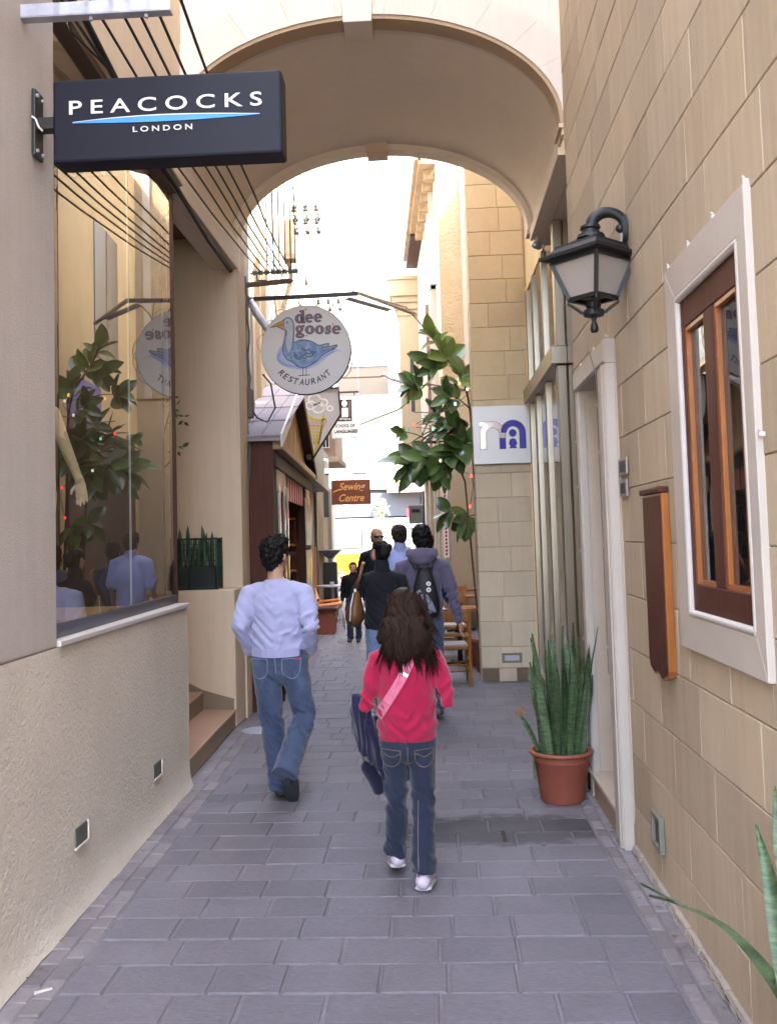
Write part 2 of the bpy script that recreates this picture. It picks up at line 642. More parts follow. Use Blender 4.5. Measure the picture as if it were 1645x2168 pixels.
_text_cache = {}
def text_geo(body, shear=0, offset=0, space=1.0):
    key = (body, shear, offset, space)
    if key in _text_cache:
        return _text_cache[key]
    cu = bpy.data.curves.new('t', 'FONT')
    cu.body = body
    cu.size = 1
    cu.shear = shear
    cu.offset = offset
    cu.space_character = space
    cu.resolution_u = 4
    ob = bpy.data.objects.new('t', cu)
    COL.objects.link(ob)
    dg = bpy.context.evaluated_depsgraph_get()
    ev = ob.evaluated_get(dg)
    me = ev.to_mesh()
    vs_ = [(v.co.x, v.co.y) for v in me.vertices]
    fs_ = [tuple(p.vertices) for p in me.polygons]
    ev.to_mesh_clear()
    bpy.data.objects.remove(ob)
    bpy.data.curves.remove(cu)
    xs = [p[0] for p in vs_]
    ys = [p[1] for p in vs_]
    bb = (min(xs), max(xs), min(ys), max(ys))
    _text_cache[key] = (vs_, fs_, bb)
    return _text_cache[key]

def add_text(mb, body, fr, u0, u1, v0, v1, d=.003, rot=0, **kw):
    """flat lettering fitted to the rectangle u0..u1 x v0..v1 of the frame, as a thin solid"""
    vs_, fs_, bb = text_geo(body, **kw)
    O, U, V, N = [Vector(x) for x in fr]
    su = (u1 - u0) / (bb[1] - bb[0])
    sv = (v1 - v0) / (bb[3] - bb[2])
    cu_, cv_ = (u0 + u1) / 2, (v0 + v1) / 2
    pts = []
    for x, y in vs_:
        a = (x - (bb[0] + bb[1]) / 2) * su
        b = (y - (bb[2] + bb[3]) / 2) * sv
        a, b = a * math.cos(rot) - b * math.sin(rot), a * math.sin(rot) + b * math.cos(rot)
        pts.append((cu_ + a, cv_ + b))
    n = len(pts)
    front = [O + U * a + V * b + N * d for a, b in pts]
    back = [O + U * a + V * b for a, b in pts]
    edges = {}
    for f in fs_:
        for i in range(len(f)):
            e = (f[i], f[(i + 1) % len(f)])
            edges[e] = 1
    fs2 = list(fs_)
    for (a, b) in edges:
        if (b, a) not in edges:
            fs2.append((a, b, b + n, a + n))
    mb.add(front + back, fs2)
    return mb

def add_letters(body, fr, u0, u1, v0, v1, d, m, parent, **kw):
    """one thin solid per letter, each its own part"""
    vs_, fs_, bb = text_geo(body, **kw)
    comp = list(range(len(vs_)))
    def find(i):
        while comp[i] != i:
            comp[i] = comp[comp[i]]
            i = comp[i]
        return i
    for f in fs_:
        for k in f[1:]:
            comp[find(k)] = find(f[0])
    groups = {}
    for f in fs_:
        groups.setdefault(find(f[0]), []).append(f)
    su, sv = (u1 - u0) / (bb[1] - bb[0]), (v1 - v0) / (bb[3] - bb[2])
    O, U, V, N = [Vector(x) for x in fr]
    for fl_ in groups.values():
        idx = sorted({i for f in fl_ for i in f})
        mp_ = {i: k for k, i in enumerate(idx)}
        P = [O + U * (u0 + (vs_[i][0] - bb[0]) * su) + V * (v0 + (vs_[i][1] - bb[2]) * sv) for i in idx]
        n = len(P)
        faces = [tuple(mp_[i] for i in f) for f in fl_]
        ed = {(f[i], f[(i + 1) % len(f)]) for f in faces for i in range(len(f))}
        side = [(a, b, b + n, a + n) for a, b in ed if (b, a) not in ed]
        MB().add([p + N * d for p in P] + P, faces + side).build('letter', m, parent)
# ================================================================ SETTING: ground and paving
def lw(y):                      # outer face line of the left lower wall
    return -1.69 - .026 * (y - 3.57)
def gl(y):                      # left shop-window glass line
    return -1.765 - .037 * (y - 4.2)
def kio(y):                     # front line of the wooden shopfront
    return -1.60 - .060 * (y - 9.4)
def lfar(y):                    # left building line beyond the passage
    return -1.98 - .060 * (y - 9.4)
def rfar(y):                    # right building line beyond the recess
    return .30 - .065 * (y - 17.5)
RW = 1.03                       # right wall plane
YF, YB = 6.75, 9.15             # passage arch: front and back planes
AC, AZ, AA, AB = -.43, 4.66, 1.43, .86

g = MB()
g.add([(-900, -900, -.05), (900, -900, -.05), (900, 1200, -.05), (-900, 1200, -.05)], [(0, 1, 2, 3)])
go = g.build('ground', 'ground')
go['kind'] = 'structure'

def xl(y):
    if y < 6.69: return lw(y) + .02
    if y < 8.72: return -1.80 - .04 * (y - 6.7) + .02
    if y < 9.45: return -1.84
    if y < 14.6: return kio(y) + .02
    return lfar(y) + .02
def xr(y):
    if y < 6.72: return .99
    if y < 8.5: return 1.5
    if y < 11.1: return 1.12
    if y < 11.5: return .50
    if y < 17.5: return .9
    return rfar(y) - .02

pav = structure('alley_paving')
b = MB()
b.add([(-3.2, -4, -.006), (2.2, -4, -.006), (2.2, 27, -.006), (-3.6, 27, -.006)], [(0, 1, 2, 3)])
b.build('mortar_bed', 'pave_mortar', pav)
GF = ((0, 0, -.03), (1, 0, 0), (0, 1, 0), (0, 0, 1))
far = MB()
y = 2.95
row = 0
npave = 0
while y < 26.0:
    h = .232 * RND.uniform(.94, 1.06)
    ym = y + h / 2
    inner_l = xl(ym) + (.19 if ym < 8.7 else .10)
    inner_r = (.855 if ym < 6.7 else xr(ym) - .02)
    x = inner_l - RND.uniform(0, .30)
    while x < inner_r - .02:
        L = RND.choice([.27, .31, .34, .37, .42]) * RND.uniform(.95, 1.05)
        a, c = max(x, inner_l), min(x + L, inner_r)
        x += L
        if c - a < .05:
            continue
        sk = -.012 * (ym - 3)
        jt = .010 if ym < 5 else .008
        args = (a + jt / 2, c - jt / 2, y + .003, y + h - .003, .03 + RND.uniform(-.0025, .0025), .006, .0014)
        if npave < 296:
            MB().slab(GF, *args).build('paving_stone', 'pave', pav)
            npave += 1
        else:
            far.slab(GF, *args)
    y += h
    row += 1
fo = far.build('paving_stone_field', 'pave', pav)
fo['kind'] = 'stuff'
# small setts along both walls
nset = 0
for side in (0, 1):
    for col_ in (0, 1):
        y = 2.95
        while y < (8.7 if side == 0 else 6.7):
            h = RND.uniform(.12, .20)
            ym = y + h / 2
            if side == 0:
                x0 = xl(ym) + .015 + col_ * .088
                x1 = x0 + .080
            else:
                x0 = .868 + col_ * .066
                x1 = x0 + .058
            MB().slab(GF, x0, x1, y + .003, y + h - .003, .031 + RND.uniform(-.003, .003), .006, .002).build('edge_sett', 'sett', pav)
            nset += 1
            y += h
# cement fillet at the foot of the right wall
b = MB()
for i in range(14):
    y0 = 2.7 + i * .178
    j = RND.uniform(0, .012)
    b.hexa([(.995 - j, y0, -.02), (1.06, y0, -.02), (1.06, y0 + .178, -.02), (.995 - j, y0 + .178, -.02),
            (1.012 - j, y0, .018 + j), (1.04, y0, .04), (1.04, y0 + .178, .04), (1.012 - j, y0 + .178, .018 + j)])
b.build('edge_fillet', 'concrete', pav)
# damp stains and worn channel: two broken joints with dark gaps near the pot
b = MB()
b.box(.325, .35, 5.36, 5.56, -.004, .0022)
b.box(.53, .553, 5.15, 5.30, -.004, .0022)
b.build('open_joint', 'soil', pav)
# ================================================================ LEFT: shop building
shopb = thing('shop_building', 'beige roughcast shop building with tall glass display window above a plain plinth', 'building', (-2.4, 4, 0))
# plinth wall with a slightly flared, uneven foot
b = MB()
prev = None
ny = 60
ys_ = [-2 + (6.69 + 2) * i / ny for i in range(ny + 1)]
prof = [(0.0, .035), (.03, .022), (.09, .008), (.2, .003), (.6, .004), (1.0, .003), (1.245, .003)]
rows = []
for y in ys_:
    rr = []
    for z, o in prof:
        wob = .006 * noise.noise(Vector((y * 2.3, z * 2, 0))) + .012 * max(0, .12 - z) / .12 * noise.noise(Vector((y * 5, 1, 2)))
        rr.append((lw(y) + o + wob, y, z))
    rr += [(lw(y) - .5, y, 1.245), (lw(y) - .5, y, 0)]
    rows.append(rr)
b.rings(rows, True)
b.build('plinth_wall', 'stucco_low', shopb, smooth=True, angle=40)
# corner column left of the window
b = MB()
b.hexa([(lw(-2) - .7, -2, 1.247), (lw(-2), -2, 1.247), (lw(4.21), 4.21, 1.247), (lw(4.21) - .5, 4.21, 1.247),
        (lw(-2) - .7, -2, 12), (lw(-2), -2, 12), (lw(4.21), 4.21, 12), (lw(4.21) - .5, 4.21, 12)])
b.build('corner_column', 'stucco_col', shopb, bevel=.012)
def strip(mb, y0, y1, fa, fb, z0, z1):
    """box following two x(y) lines"""
    return mb.hexa([(fa(y0), y0, z0), (fb(y0), y0, z0), (fb(y1), y1, z0), (fa(y1), y1, z0),
                    (fa(y0), y0, z1), (fb(y0), y0, z1), (fb(y1), y1, z1), (fa(y1), y1, z1)])
b = MB(); strip(b, 4.213, 6.735, lambda y: gl(y) - .5, lambda y: gl(y) + .085, 4.43, 12)
b.build('upper_wall', 'plaster', shopb)
b = MB(); strip(b, 4.213, 6.735, lambda y: gl(y) + .045, lambda y: gl(y) + .095, 4.318, 4.428)
b.build('lintel_band', 'plaster', shopb, bevel=.01)
b = MB(); strip(b, 4.213, 6.72, lambda y: gl(y) - .05, lambda y: gl(y) + .044, 4.265, 4.316)
b.build('window_head', plain('brown_window_head', (.12, .08, .055), .6), shopb)
b = MB(); strip(b, 4.213, 6.70, lambda y: gl(y) - .04, lambda y: lw(y) + .016, 1.247, 1.275)
b.build('window_ledge', 'trim_white', shopb, bevel=.005)
b = MB(); strip(b, 4.213, 6.71, lambda y: gl(y) - .035, lambda y: gl(y) + .016, 1.276, 1.335)
b.build('sill_rail', plain('grey_sill_metal', (.10, .10, .105), .35, .6), shopb)
b = MB(); strip(b, 6.712, 6.735, lambda y: gl(y) - .03, lambda y: gl(y) + .012, 1.276, 4.264)
b.build('end_post', 'wood_dark', shopb)
for (y0, y1) in ((4.215, 5.60), (5.606, 6.70)):
    MB().add([(gl(y0), y0, 1.337), (gl(y1), y1, 1.337), (gl(y1), y1, 4.262), (gl(y0), y0, 4.262)], [(0, 1, 2, 3)]).build('display_window', 'glass_shop', shopb)
b = MB(); strip(b, 5.601, 5.605, lambda y: gl(y) - .010, lambda y: gl(y) + .001, 1.337, 4.262)
b.build('glass_joint', plain('silicone_joint', (.3, .3, .27), .5), shopb)
# shop interior
b = MB(); strip(b, 4.22, 6.73, lambda y: -3.6, lambda y: gl(y) - .04, 1.20, 1.262)
b.build('display_floor', mat('display_floor', (.42, .29, .16), .5, .08, 2, 0), shopb)
b = MB()
b.box(-3.7, -3.6, 4.0, 6.9, .0, 4.6)
b.box(-3.6, -1.95, 6.736, 6.80, 0, 4.43)
b.box(-3.6, -2.25, 4.12, 4.2, 0, 4.6)
b.box(-3.6, -2.0, 4.2, 6.73, 4.45, 4.55)
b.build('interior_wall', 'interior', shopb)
for (x, y) in ((-2.15, 4.75), (-2.5, 5.5), (-2.2, 6.2)):
    b = MB(); b.tube([(x, y, 4.40), (x, y, 4.449)], .075, 16); sp0 = b.build('spot_housing', 'white_paint', shopb)
    b = MB(); b.tube([(x, y, 4.394), (x, y, 4.3995)], .06, 16); b.build('spot_lens', emis('shop_spot', (1.0, .84, .62), 13.0), sp0)
# service boxes let into the plinth
for (y0, z0) in ((4.41, .30), (5.76, .275)):
    o = MB()
    x = lw(y0 + .07)
    o.box(x - .02, x + .0095, y0, y0 + .145, z0, z0 + .085)
    bx = o.build('wall_recess_plate', plain('recess_grey', (.085, .09, .075), .7), shopb)
    fr_ = MB()
    for q in ((y0 - .008, y0 + .153, z0 - .010, z0), (y0 + .145, y0 + .153, z0, z0 + .085)):
        fr_.box(x + .002, x + .016, *q)
    fr_.build('recess_edge', 'plaster_pale', bx)

# entrance steps between the shop plinth and the passage pier
st = thing('entrance_steps', 'brown tiled entrance steps between the plinth wall and the passage pier', 'steps', (-2.0, 7.7, 0))
for i in range(4):
    x1 = -1.80 - i * .30
    x0 = -3.4
    z0, z1 = i * .165, (i + 1) * .165
    a, c = 6.702, 8.715
    b = MB()
    b.hexa([(x0, a, z0), (x1 + .0, a, z0), (x1 - .075, c, z0), (x0, c, z0), (x0, a, z1 - .02), (x1, a, z1 - .02), (x1 - .075, c, z1 - .02), (x0, c, z1 - .02)])
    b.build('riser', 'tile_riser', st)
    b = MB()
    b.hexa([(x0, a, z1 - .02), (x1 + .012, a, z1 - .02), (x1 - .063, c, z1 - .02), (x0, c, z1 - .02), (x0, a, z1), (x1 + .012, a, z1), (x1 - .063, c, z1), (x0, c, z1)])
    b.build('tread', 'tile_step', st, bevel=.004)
b = MB()
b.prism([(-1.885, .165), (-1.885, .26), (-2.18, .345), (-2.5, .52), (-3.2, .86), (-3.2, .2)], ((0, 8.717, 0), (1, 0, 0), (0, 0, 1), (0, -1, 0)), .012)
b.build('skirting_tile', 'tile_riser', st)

# ================================================================ PASSAGE BUILDING with the barrel vault
pb = thing('passage_building', 'pale plastered building bridging the alley on a wide elliptical arch', 'building', (AC, 8, 0))
def arc(a, b_, n, t0=0, t1=PI, c=AC, z=AZ):
    return [(c + a * math.cos(t0 + (t1 - t0) * i / n), z + b_ * math.sin(t0 + (t1 - t0) * i / n)) for i in range(n + 1)]
NARC = 48
VA, VB = AA + .035, AB + .035
def arch_wall(y0, y1, xl_, xr_, top, name, m, a_=VA, b_2=VB, zb=AZ):
    inner = arc(a_, b_2, NARC)          # right to left
    b = MB()
    for yy, flip in ((y0, False), (y1, True)):
        base = len(b.v)
        for (x, z) in inner:
            b.v.append((x, yy, z))
            b.v.append((x, yy, top))
        for i in range(NARC):
            q = (base + 2 * i, base + 2 * i + 2, base + 2 * i + 3, base + 2 * i + 1)
            b.f.append(q if not flip else q[::-1])
    # soffit
    base = len(b.v)
    for (x, z) in inner:
        b.v.append((x, y0, z)); b.v.append((x, y1, z))
    for i in range(NARC):
        b.f.append((base + 2 * i, base + 2 * i + 1, base + 2 * i + 3, base + 2 * i + 2))
    R0, L0 = AC + a_, AC - a_
    b.box(R0, xr_, y0, y1, zb, top)
    b.box(xl_, L0, y0, y1, zb, top)
    return b.build(name, m, pb)
arch_wall(YF, YF + .25, -1.885, 1.028, 7.6, 'facade', 'plaster_pale')
arch_wall(YB, YB + .10, -3.2, 2.6, 7.6, 'rear_wall', 'plaster')
# vault barrel between them
inner = arc(VA + .02, VB + .02, NARC)
outer = arc(VA + .12, VB + .12, NARC)
b = MB()
for i in range(NARC):
    p = [inner[i], inner[i + 1], outer[i + 1], outer[i]]
    b.hexa([(x, YF + .251, z) for x, z in p] + [(x, YB - .001, z) for x, z in p])
b.build('vault', 'plaster_vault', pb)
bpy.context.view_layer.update()
# archivolt: voussoirs + inner moulding + keystone, on the front and as a rib at the back
def ring(y0, y1, a_in, a_out, n, name, m, gap=.0, skip=True):
    bi = AB - AA + a_in
    bo = AB - AA + a_out
    for i in range(n):
        t0, t1 = PI * i / n + gap, PI * (i + 1) / n - gap
        seg = 60 if n == 1 else 8
        I = arc(a_in, bi, seg, t0, t1)
        Oo = arc(a_out, bo, seg, t0, t1)
        b = MB()
        f = [(x, y0, z) for x, z in I] + [(x, y0, z) for x, z in Oo]
        k = [(x, y1, z) for x, z in I] + [(x, y1, z) for x, z in Oo]
        N_ = seg + 1
        fs_ = []
        for j in range(seg):
            fs_ += [(j, j + 1, N_ + j + 1, N_ + j), (2 * N_ + j, 3 * N_ + j, 3 * N_ + j + 1, 2 * N_ + j + 1),
                    (j, 2 * N_ + j, 2 * N_ + j + 1, j + 1), (N_ + j, N_ + j + 1, 3 * N_ + j + 1, 3 * N_ + j)]
        fs_ += [(0, N_, 3 * N_, 2 * N_), (seg, 2 * N_ + seg, 3 * N_ + seg, N_ + seg)]
        b.add(f + k, fs_)
        b.build(name, m, pb)
ring(YF - .035, YF + .10, AA + .028, AA + .30, 13, 'voussoir', 'plaster_pale', .0006)
ring(YF - .022, YF + .14, AA, AA + .029, 1, 'arch_moulding', mat('arch_moulding', (.40, .29, .19), .85, .12, 3, .2, 50, .004))
ring(YB - .06, YB + .11, AA, AA + .06, 1, 'rear_arch_rib', 'plaster_vault')
for (y0, y1, k) in ((YF - .07, YF + .22, 1.0), (YB - .10, YB + .12, .95)):
    b = MB()
    zt = AZ + AB
    b.hexa([(AC - .105 * k - .02, y0, zt - .045), (AC + .105 * k - .02, y0, zt - .045), (AC + .105 * k - .02, y1, zt - .045), (AC - .105 * k - .02, y1, zt - .045),
            (AC - .135 * k - .02, y0, zt + .42), (AC + .135 * k - .02, y0, zt + .42), (AC + .135 * k - .02, y1, zt + .42), (AC - .135 * k - .02, y1, zt + .42)])
    b.build('keystone', 'plaster_pale' if y0 < 7 else 'plaster', pb, bevel=.006)
# impost blocks, side beams and soffits
XL, XR = AC - AA, AC + AA
b = MB()
b.box(XR - .012, 1.026, YF - .03, YF + .26, AZ - .035, AZ - .003)
b.box(XR + .010, 1.026, YF - .02, YF + .20, AZ - .085, AZ - .036)
b.build('impost', 'plaster', pb)
b = MB()
b.box(XR - .012, XR + .06, YB - .06, YB + .11, AZ - .045, AZ - .003)
b.build('impost', 'plaster_vault', pb)
b = MB()
b.box(XR + .015, 2.6, YF + .262, YB - .062, AZ - .12, AZ - .004)
b.build('soffit_slab', 'plaster_vault', pb)
b = MB()
b.box(XR + .075, 2.6, YB - .0615, YB + .102, AZ - .12, AZ - .004)
b.build('soffit_gap_filler', 'plaster_vault', pb)  # filler strip added to stop sun leaking past the soffit slab
b = MB()
b.box(XR + .16, XR + .165, YF + .27, YB - .07, AZ - .1235, AZ - .1205)
b.build('soffit_joint', 'mortar_dark', pb)
b = MB()
b.box(XL - .23, XL + .02, YF + .02, YB + .02, AZ - .30, AZ - .004)
b.build('side_beam', 'plaster_vault', pb, bevel=.006)
b = MB()
b.box(-3.2, XL - .232, YF + .02, YB - .02, AZ + .02, AZ + .12)
b.build('recess_ceiling', mat('brown_ceiling', (.16, .10, .06), .9, .15, 3, .1, 40, .004), pb)
b = MB()
b.box(-3.5, -3.2, 6.8, 9.4, 0, 5)
b.build('recess_wall', 'plaster', pb)
b = MB()
b.box(-3.2, XL + .018, 9.0, YB - .002, 1.262, AZ - .304)
b.box(-3.2, XL - .235, 9.0, YB - .002, AZ - .304, AZ + .015)
b.build('pier', 'plaster', pb)
b = MB()
b.box(-3.2, XL + .012, YB, YB + .25, 0, AZ - .001)
b.build('pier_return', 'plaster', pb)
b = MB()
b.box(-3.2, -1.865, 8.72, 9.148, 0, 1.26)
b.build('planter_wall', 'plaster', pb, bevel=.012)
# roof mass
b = MB()
b.box(-3.2, 2.6, YF + .255, YB - .005, AZ + AB + .14, 7.6)
b.build('upper_storey', 'plaster', pb)

# ================================================================ RIGHT: stone wall with window and door
rw = thing('stone_wall', 'tall ashlar limestone side wall carrying the lantern, window and doorway', 'wall', (RW, 4.6, 0))
FR = ((RW - .018, 0, 0), (0, 1, 0), (0, 0, 1), (-1, 0, 0))      # u = y, v = z, out = -x
FRC = ((RW, 0, 0), (0, 1, 0), (0, 0, 1), (-1, 0, 0))
door_op = (5.22, 6.30, -.1, 2.74)
win_op = (2.985, 3.945, 1.25, 2.755)
ops = [door_op, win_op]
rect_solid(rw, 'joint_mortar', 'mortar_dark', FRC, (2.3, 6.72, -.05, 6.6), ops, -.40)
courses = [-.03, .235]
while courses[-1] < 6.4:
    courses.append(courses[-1] + .281)
FRB = ((RW - .0005, 0, 0), (0, 1, 0), (0, 0, 1), (-1, 0, 0))
blockwork(rw, FRB, (2.35, 6.72, 0, 6.6), ops, courses, .62, 'lime', d=.008, joint=.0045, vjoint=.004, bev=.003, jit=.0012)
b = MB()
b.box(RW - .012, RW + .4, -2, 2.3, -.05, 12.5)
b.box(RW - .012, RW + .4, 2.3, 6.72, 6.6, 12.5)
b.build('plain_wall', 'lime', rw)
b = MB()
b.box(RW + .002, 2.9, 6.40, 6.719, -.05, 4.5)
b.build('wall_end', 'lime', rw)
# unseen thick block added behind so that sun does not leak
b = MB()
b.box(RW + .45, 4.0, -2, 6.3, 2.9, 12.5)
b.build('sun_block_mass', 'lime', rw)

# doorway
dw = thing('doorway', 'pale stone doorway surround with pinkish marble step in the right wall', 'doorway', (1.1, 5.76, 0))
b = MB()
b.slab(FR, 5.20, 5.405, .0, 2.625, .06, .012)
b.build('jamb', 'stone_trim', dw)
b = MB()
b.slab(FR, 6.22, 6.32, .0, 2.625, .05, .012)
b.build('jamb', 'stone_trim', dw)
b = MB()
b.slab(FR, 5.20, 6.32, 2.627, 2.76, .06, .012)
b.build('lintel', 'stone_trim', dw)
b = MB()
b.slab(FR, 5.235, 5.255, .0, 2.62, .068, .006)
b.build('jamb_bead', 'stone_trim', dw)
b = MB()
b.box(RW - .016, 1.75, 6.222, 6.32, .165, 2.625)
b.build('far_reveal', 'marble', dw)
b = MB()
b.box(RW - .016, 1.75, 5.20, 5.40, .165, 2.625)
b.build('near_reveal', 'marble', dw)
b = MB()
b.box(RW - .016, 1.75, 5.2, 6.32, 2.628, 2.76)
b.build('head_reveal', 'stone_trim', dw)
b = MB()
b.box(.955, 1.75, 5.21, 6.36, .135, .163)
b.build('step_tread', 'marble', dw, bevel=.006)
b = MB()
b.box(.972, 1.75, 5.215, 6.35, -.02, .134)
b.build('step_riser', mat('step_riser_stone', (.36, .27, .21), .7, .12, 5, .2, 60, .003), dw)
b = MB()
b.box(1.55, 1.6, 5.41, 6.22, .165, 2.62)
dl = b.build('door_leaf', 'wood_red', dw)
b = MB()
for (y0, y1, z0, z1) in ((5.5, 5.78, .3, 1.1), (5.86, 6.14, .3, 1.1), (5.5, 5.78, 1.25, 2.45), (5.86, 6.14, 1.25, 2.45)):
    b.box(1.535, 1.549, y0, y1, z0, z1)
b.build('door_panel', 'wood_red', dl)

# window in stone frame
wn = thing('framed_window', 'tall two-light brown wooden window in a pale moulded stone frame', 'window', (1.0, 3.46, 2.0))
FW = ((RW - .004, 0, 0), (0, 1, 0), (0, 0, 1), (-1, 0, 0))
U0, U1, V0, V1, u0, u1, v0, v1 = 2.957, 3.974, 1.222, 2.782, 3.043, 3.83, 1.356, 2.634
for poly, nm in (([(U0, V0), (u0, v0), (u0, v1), (U0, V1)], 'frame_side'), ([(u1, v0), (U1, V0), (U1, V1), (u1, v1)], 'frame_side'),
                 ([(U0, V0), (U1, V0), (u1, v0), (u0, v0)], 'frame_sill'), ([(u0, v1), (u1, v1), (U1, V1), (U0, V1)], 'frame_head')):
    MB().prism(poly, FW, .028).build(nm, 'stone_trim', wn, bevel=.004)
b = MB()
for p, q in (((3.052, 1.37), (3.052, 2.62)), ((3.818, 1.37), (3.818, 2.62)), ((3.052, 1.368), (3.818, 1.368)), ((3.052, 2.622), (3.818, 2.622))):
    b.tube([(RW - .022, p[0], p[1]), (RW - .022, q[0], q[1])], .015, 8)
b.build('roll_moulding', 'trim_white', wn, smooth=True, angle=50)
wx0, wx1 = RW - .016, RW + .03
for (u0, u1, v0, v1) in ((3.04, 3.128, 1.353, 2.637), (3.772, 3.835, 1.353, 2.637), (3.385, 3.505, 1.4855, 2.4995)):
    MB().box(wx0, wx1, u0, u1, v0, v1).build('stile', 'wood_red', wn, bevel=.005)
for (v0, v1) in ((1.353, 1.485), (2.50, 2.637)):
    MB().box(wx0 + .001, wx1, 3.1285, 3.7715, v0, v1).build('rail', 'wood_red', wn, bevel=.005)
for (u0, u1) in ((3.1285, 3.3845), (3.5055, 3.7715)):
    x_ = RW + .009
    pn = MB().add([(x_, u0, 1.4855), (x_, u1, 1.4855), (x_, u1, 2.4995), (x_, u0, 2.4995)], [(0, 3, 2, 1)]).build('pane', 'glass', wn)
    b = MB()
    w_ = .016
    for q in ((u0, u0 + w_, 1.4855, 2.4995), (u1 - w_, u1, 1.4855, 2.4995), (u0 + w_, u1 - w_, 1.4855, 1.4855 + w_), (u0 + w_, u1 - w_, 2.4995 - w_, 2.4995)):
        b.box(RW - .010, RW + .0085, *q)
    b.build('glazing_bead', 'wood_orange', pn)  # orange wood colour stands for light catching the bevelled edge
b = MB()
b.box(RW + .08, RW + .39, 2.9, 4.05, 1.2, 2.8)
b.build('dark_backing', 'black', wn)  # black backing block stands in for the shade of the room
# ================================================================ RIGHT: glass shopfront and stone pillar
sf = thing('glass_shopfront', 'steel framed glass shopfront set back between the right wall and the stone pillar', 'shopfront', (1.3, 9.6, 0))
SX = 1.16
def sbox(name, m, *q, **kw):
    return MB().box(*q).build(name, m, sf, **kw)
for (y0, y1) in ((8.48, 8.60), (9.42, 9.50), (10.30, 10.40), (10.97, 11.04)):
    for (z0, z1) in ((.0, 3.205), (3.375, 4.535)):
        sbox('post', 'steel', SX - .012, SX + .07, y0, y1, z0, z1, bevel=.006)
        sbox('post_groove', 'dark_metal', SX - .0135, SX - .0122, y0 + .036, y0 + .044, z0, z1)
for (x0, x1) in ((SX + .085, SX + .20),):
    for (z0, z1) in ((.0, 3.205), (3.375, 4.535)):
        sbox('post', 'steel', x0, x1, 8.485, 8.56, z0, z1, bevel=.006)
sbox('transom', 'steel', SX - .07, SX + .075, 8.44, 11.045, 3.21, 3.37, bevel=.006)
sbox('transom', 'steel', SX + .0755, 2.6, 8.44, 8.57, 3.21, 3.37, bevel=.006)
sbox('base_rail', 'steel', SX - .01, SX + .06, 8.601, 10.979, .0, .10)
sbox('base_rail', 'steel', SX + .201, 2.6, 8.49, 8.56, .0, .10)
for (z0, z1) in ((.101, 3.208), (3.372, 4.535)):
    for (y0, y1) in ((8.602, 9.418), (9.502, 10.318), (10.402, 10.968)):
        MB().add([(SX + .02, y0, z0), (SX + .02, y1, z0), (SX + .02, y1, z1), (SX + .02, y0, z1)], [(0, 1, 2, 3)]).build('pane', 'glass', sf)
    MB().add([(SX + .202, 8.52, z0), (2.6, 8.52, z0), (2.6, 8.52, z1), (SX + .202, 8.52, z1)], [(0, 1, 2, 3)]).build('pane', 'glass', sf)
sbox('cross_rail', plain('white_rail', (.6, .55, .45), .4), SX + .205, 2.6, 8.60, 8.63, 1.18, 1.21)
sbox('cross_rail', 'dark_metal', SX + .205, 2.6, 8.60, 8.62, 2.78, 2.81)
b = MB()
b.box(2.6, 2.7, 6.8, 11.5, -.02, 4.72)
b.box(SX + .08, 2.6, 11.06, 11.1, 0, 4.6)
b.box(SX + .08, 2.6, 8.6, 11.06, -.02, .02)
b.build('back_room_wall', 'interior_beige', sf)
# camera dome near the impost
cv = thing('security_camera', 'small grey security camera under the far right arch springing', 'camera', (1.06, 9.0, 4.47))
b = MB(); b.tube([(1.06, 9.0, 4.54), (1.06, 9.0, 4.47)], .018, 8); b.box(1.035, 1.085, 8.97, 9.03, 4.525, 4.538)
b.build('bracket', 'white_paint', cv)
b = MB(); b.limb([(1.04, 8.93, 4.45), (1.09, 9.03, 4.465)], [.034, .036], 12)
b.build('camera_body', 'galv', cv, smooth=True)

# stone pillar
M['lime_pillar'] = mat('pillar_limestone', (.68, .56, .40), .88, .08, 2.2, .35, 70, .006, tint=.05, stain=(.48, .39, .28), stain_amt=.5, streak=.25)
sp = thing('stone_pillar', 'square limestone block pillar standing beside the glass shopfront past the arch', 'pillar', (.83, 11.3, 0))
FP = ((0, 11.10, 0), (1, 0, 0), (0, 0, 1), (0, -1, 0))
MB().box(.505, 1.145, 11.10, 11.5, -.02, 12).build('core', 'mortar_light', sp)
MB().box(1.146, 2.8, 11.106, 11.5, 4.6, 12).build('flank', 'lime_warm', sp)
cs = [.0, .155, .40]
while cs[-1] < 6.6:
    cs.append(cs[-1] + .288)
vent_op = (.735, .965, .215, .325)
for ci in range(len(cs) - 1):
    v0, v1 = cs[ci], cs[ci + 1]
    m = 'lime_pillar' if v1 < 3.0 else 'lime_warm'  # warmer stone colour on the upper courses stands for brighter light there
    if ci == 0:
        cuts = [.50, .70, .90, 1.15]
    elif ci == 1:
        cuts = [.50, 1.15]
    else:
        cuts = [.50, .50 + RND.uniform(.24, .42), 1.15]
        if v1 > 3.2:
            cuts = [.50, .50 + RND.uniform(.2, .5), 1.15]
    for i in range(len(cuts) - 1):
        rs = rect_sub([(cuts[i] + .003, cuts[i + 1] - .003, v0 + .0035, v1 - .0035)], vent_op)
        mm = m if ci else ('lime_pillar' if i == 1 else None)
        for r in rs:
            MB().slab(FP, *r, .012, .003, .001).build('stone_block', mm or mat('grimy_block', (.20, .15, .10), .95, .3, 6, .4, 50, .006), sp)
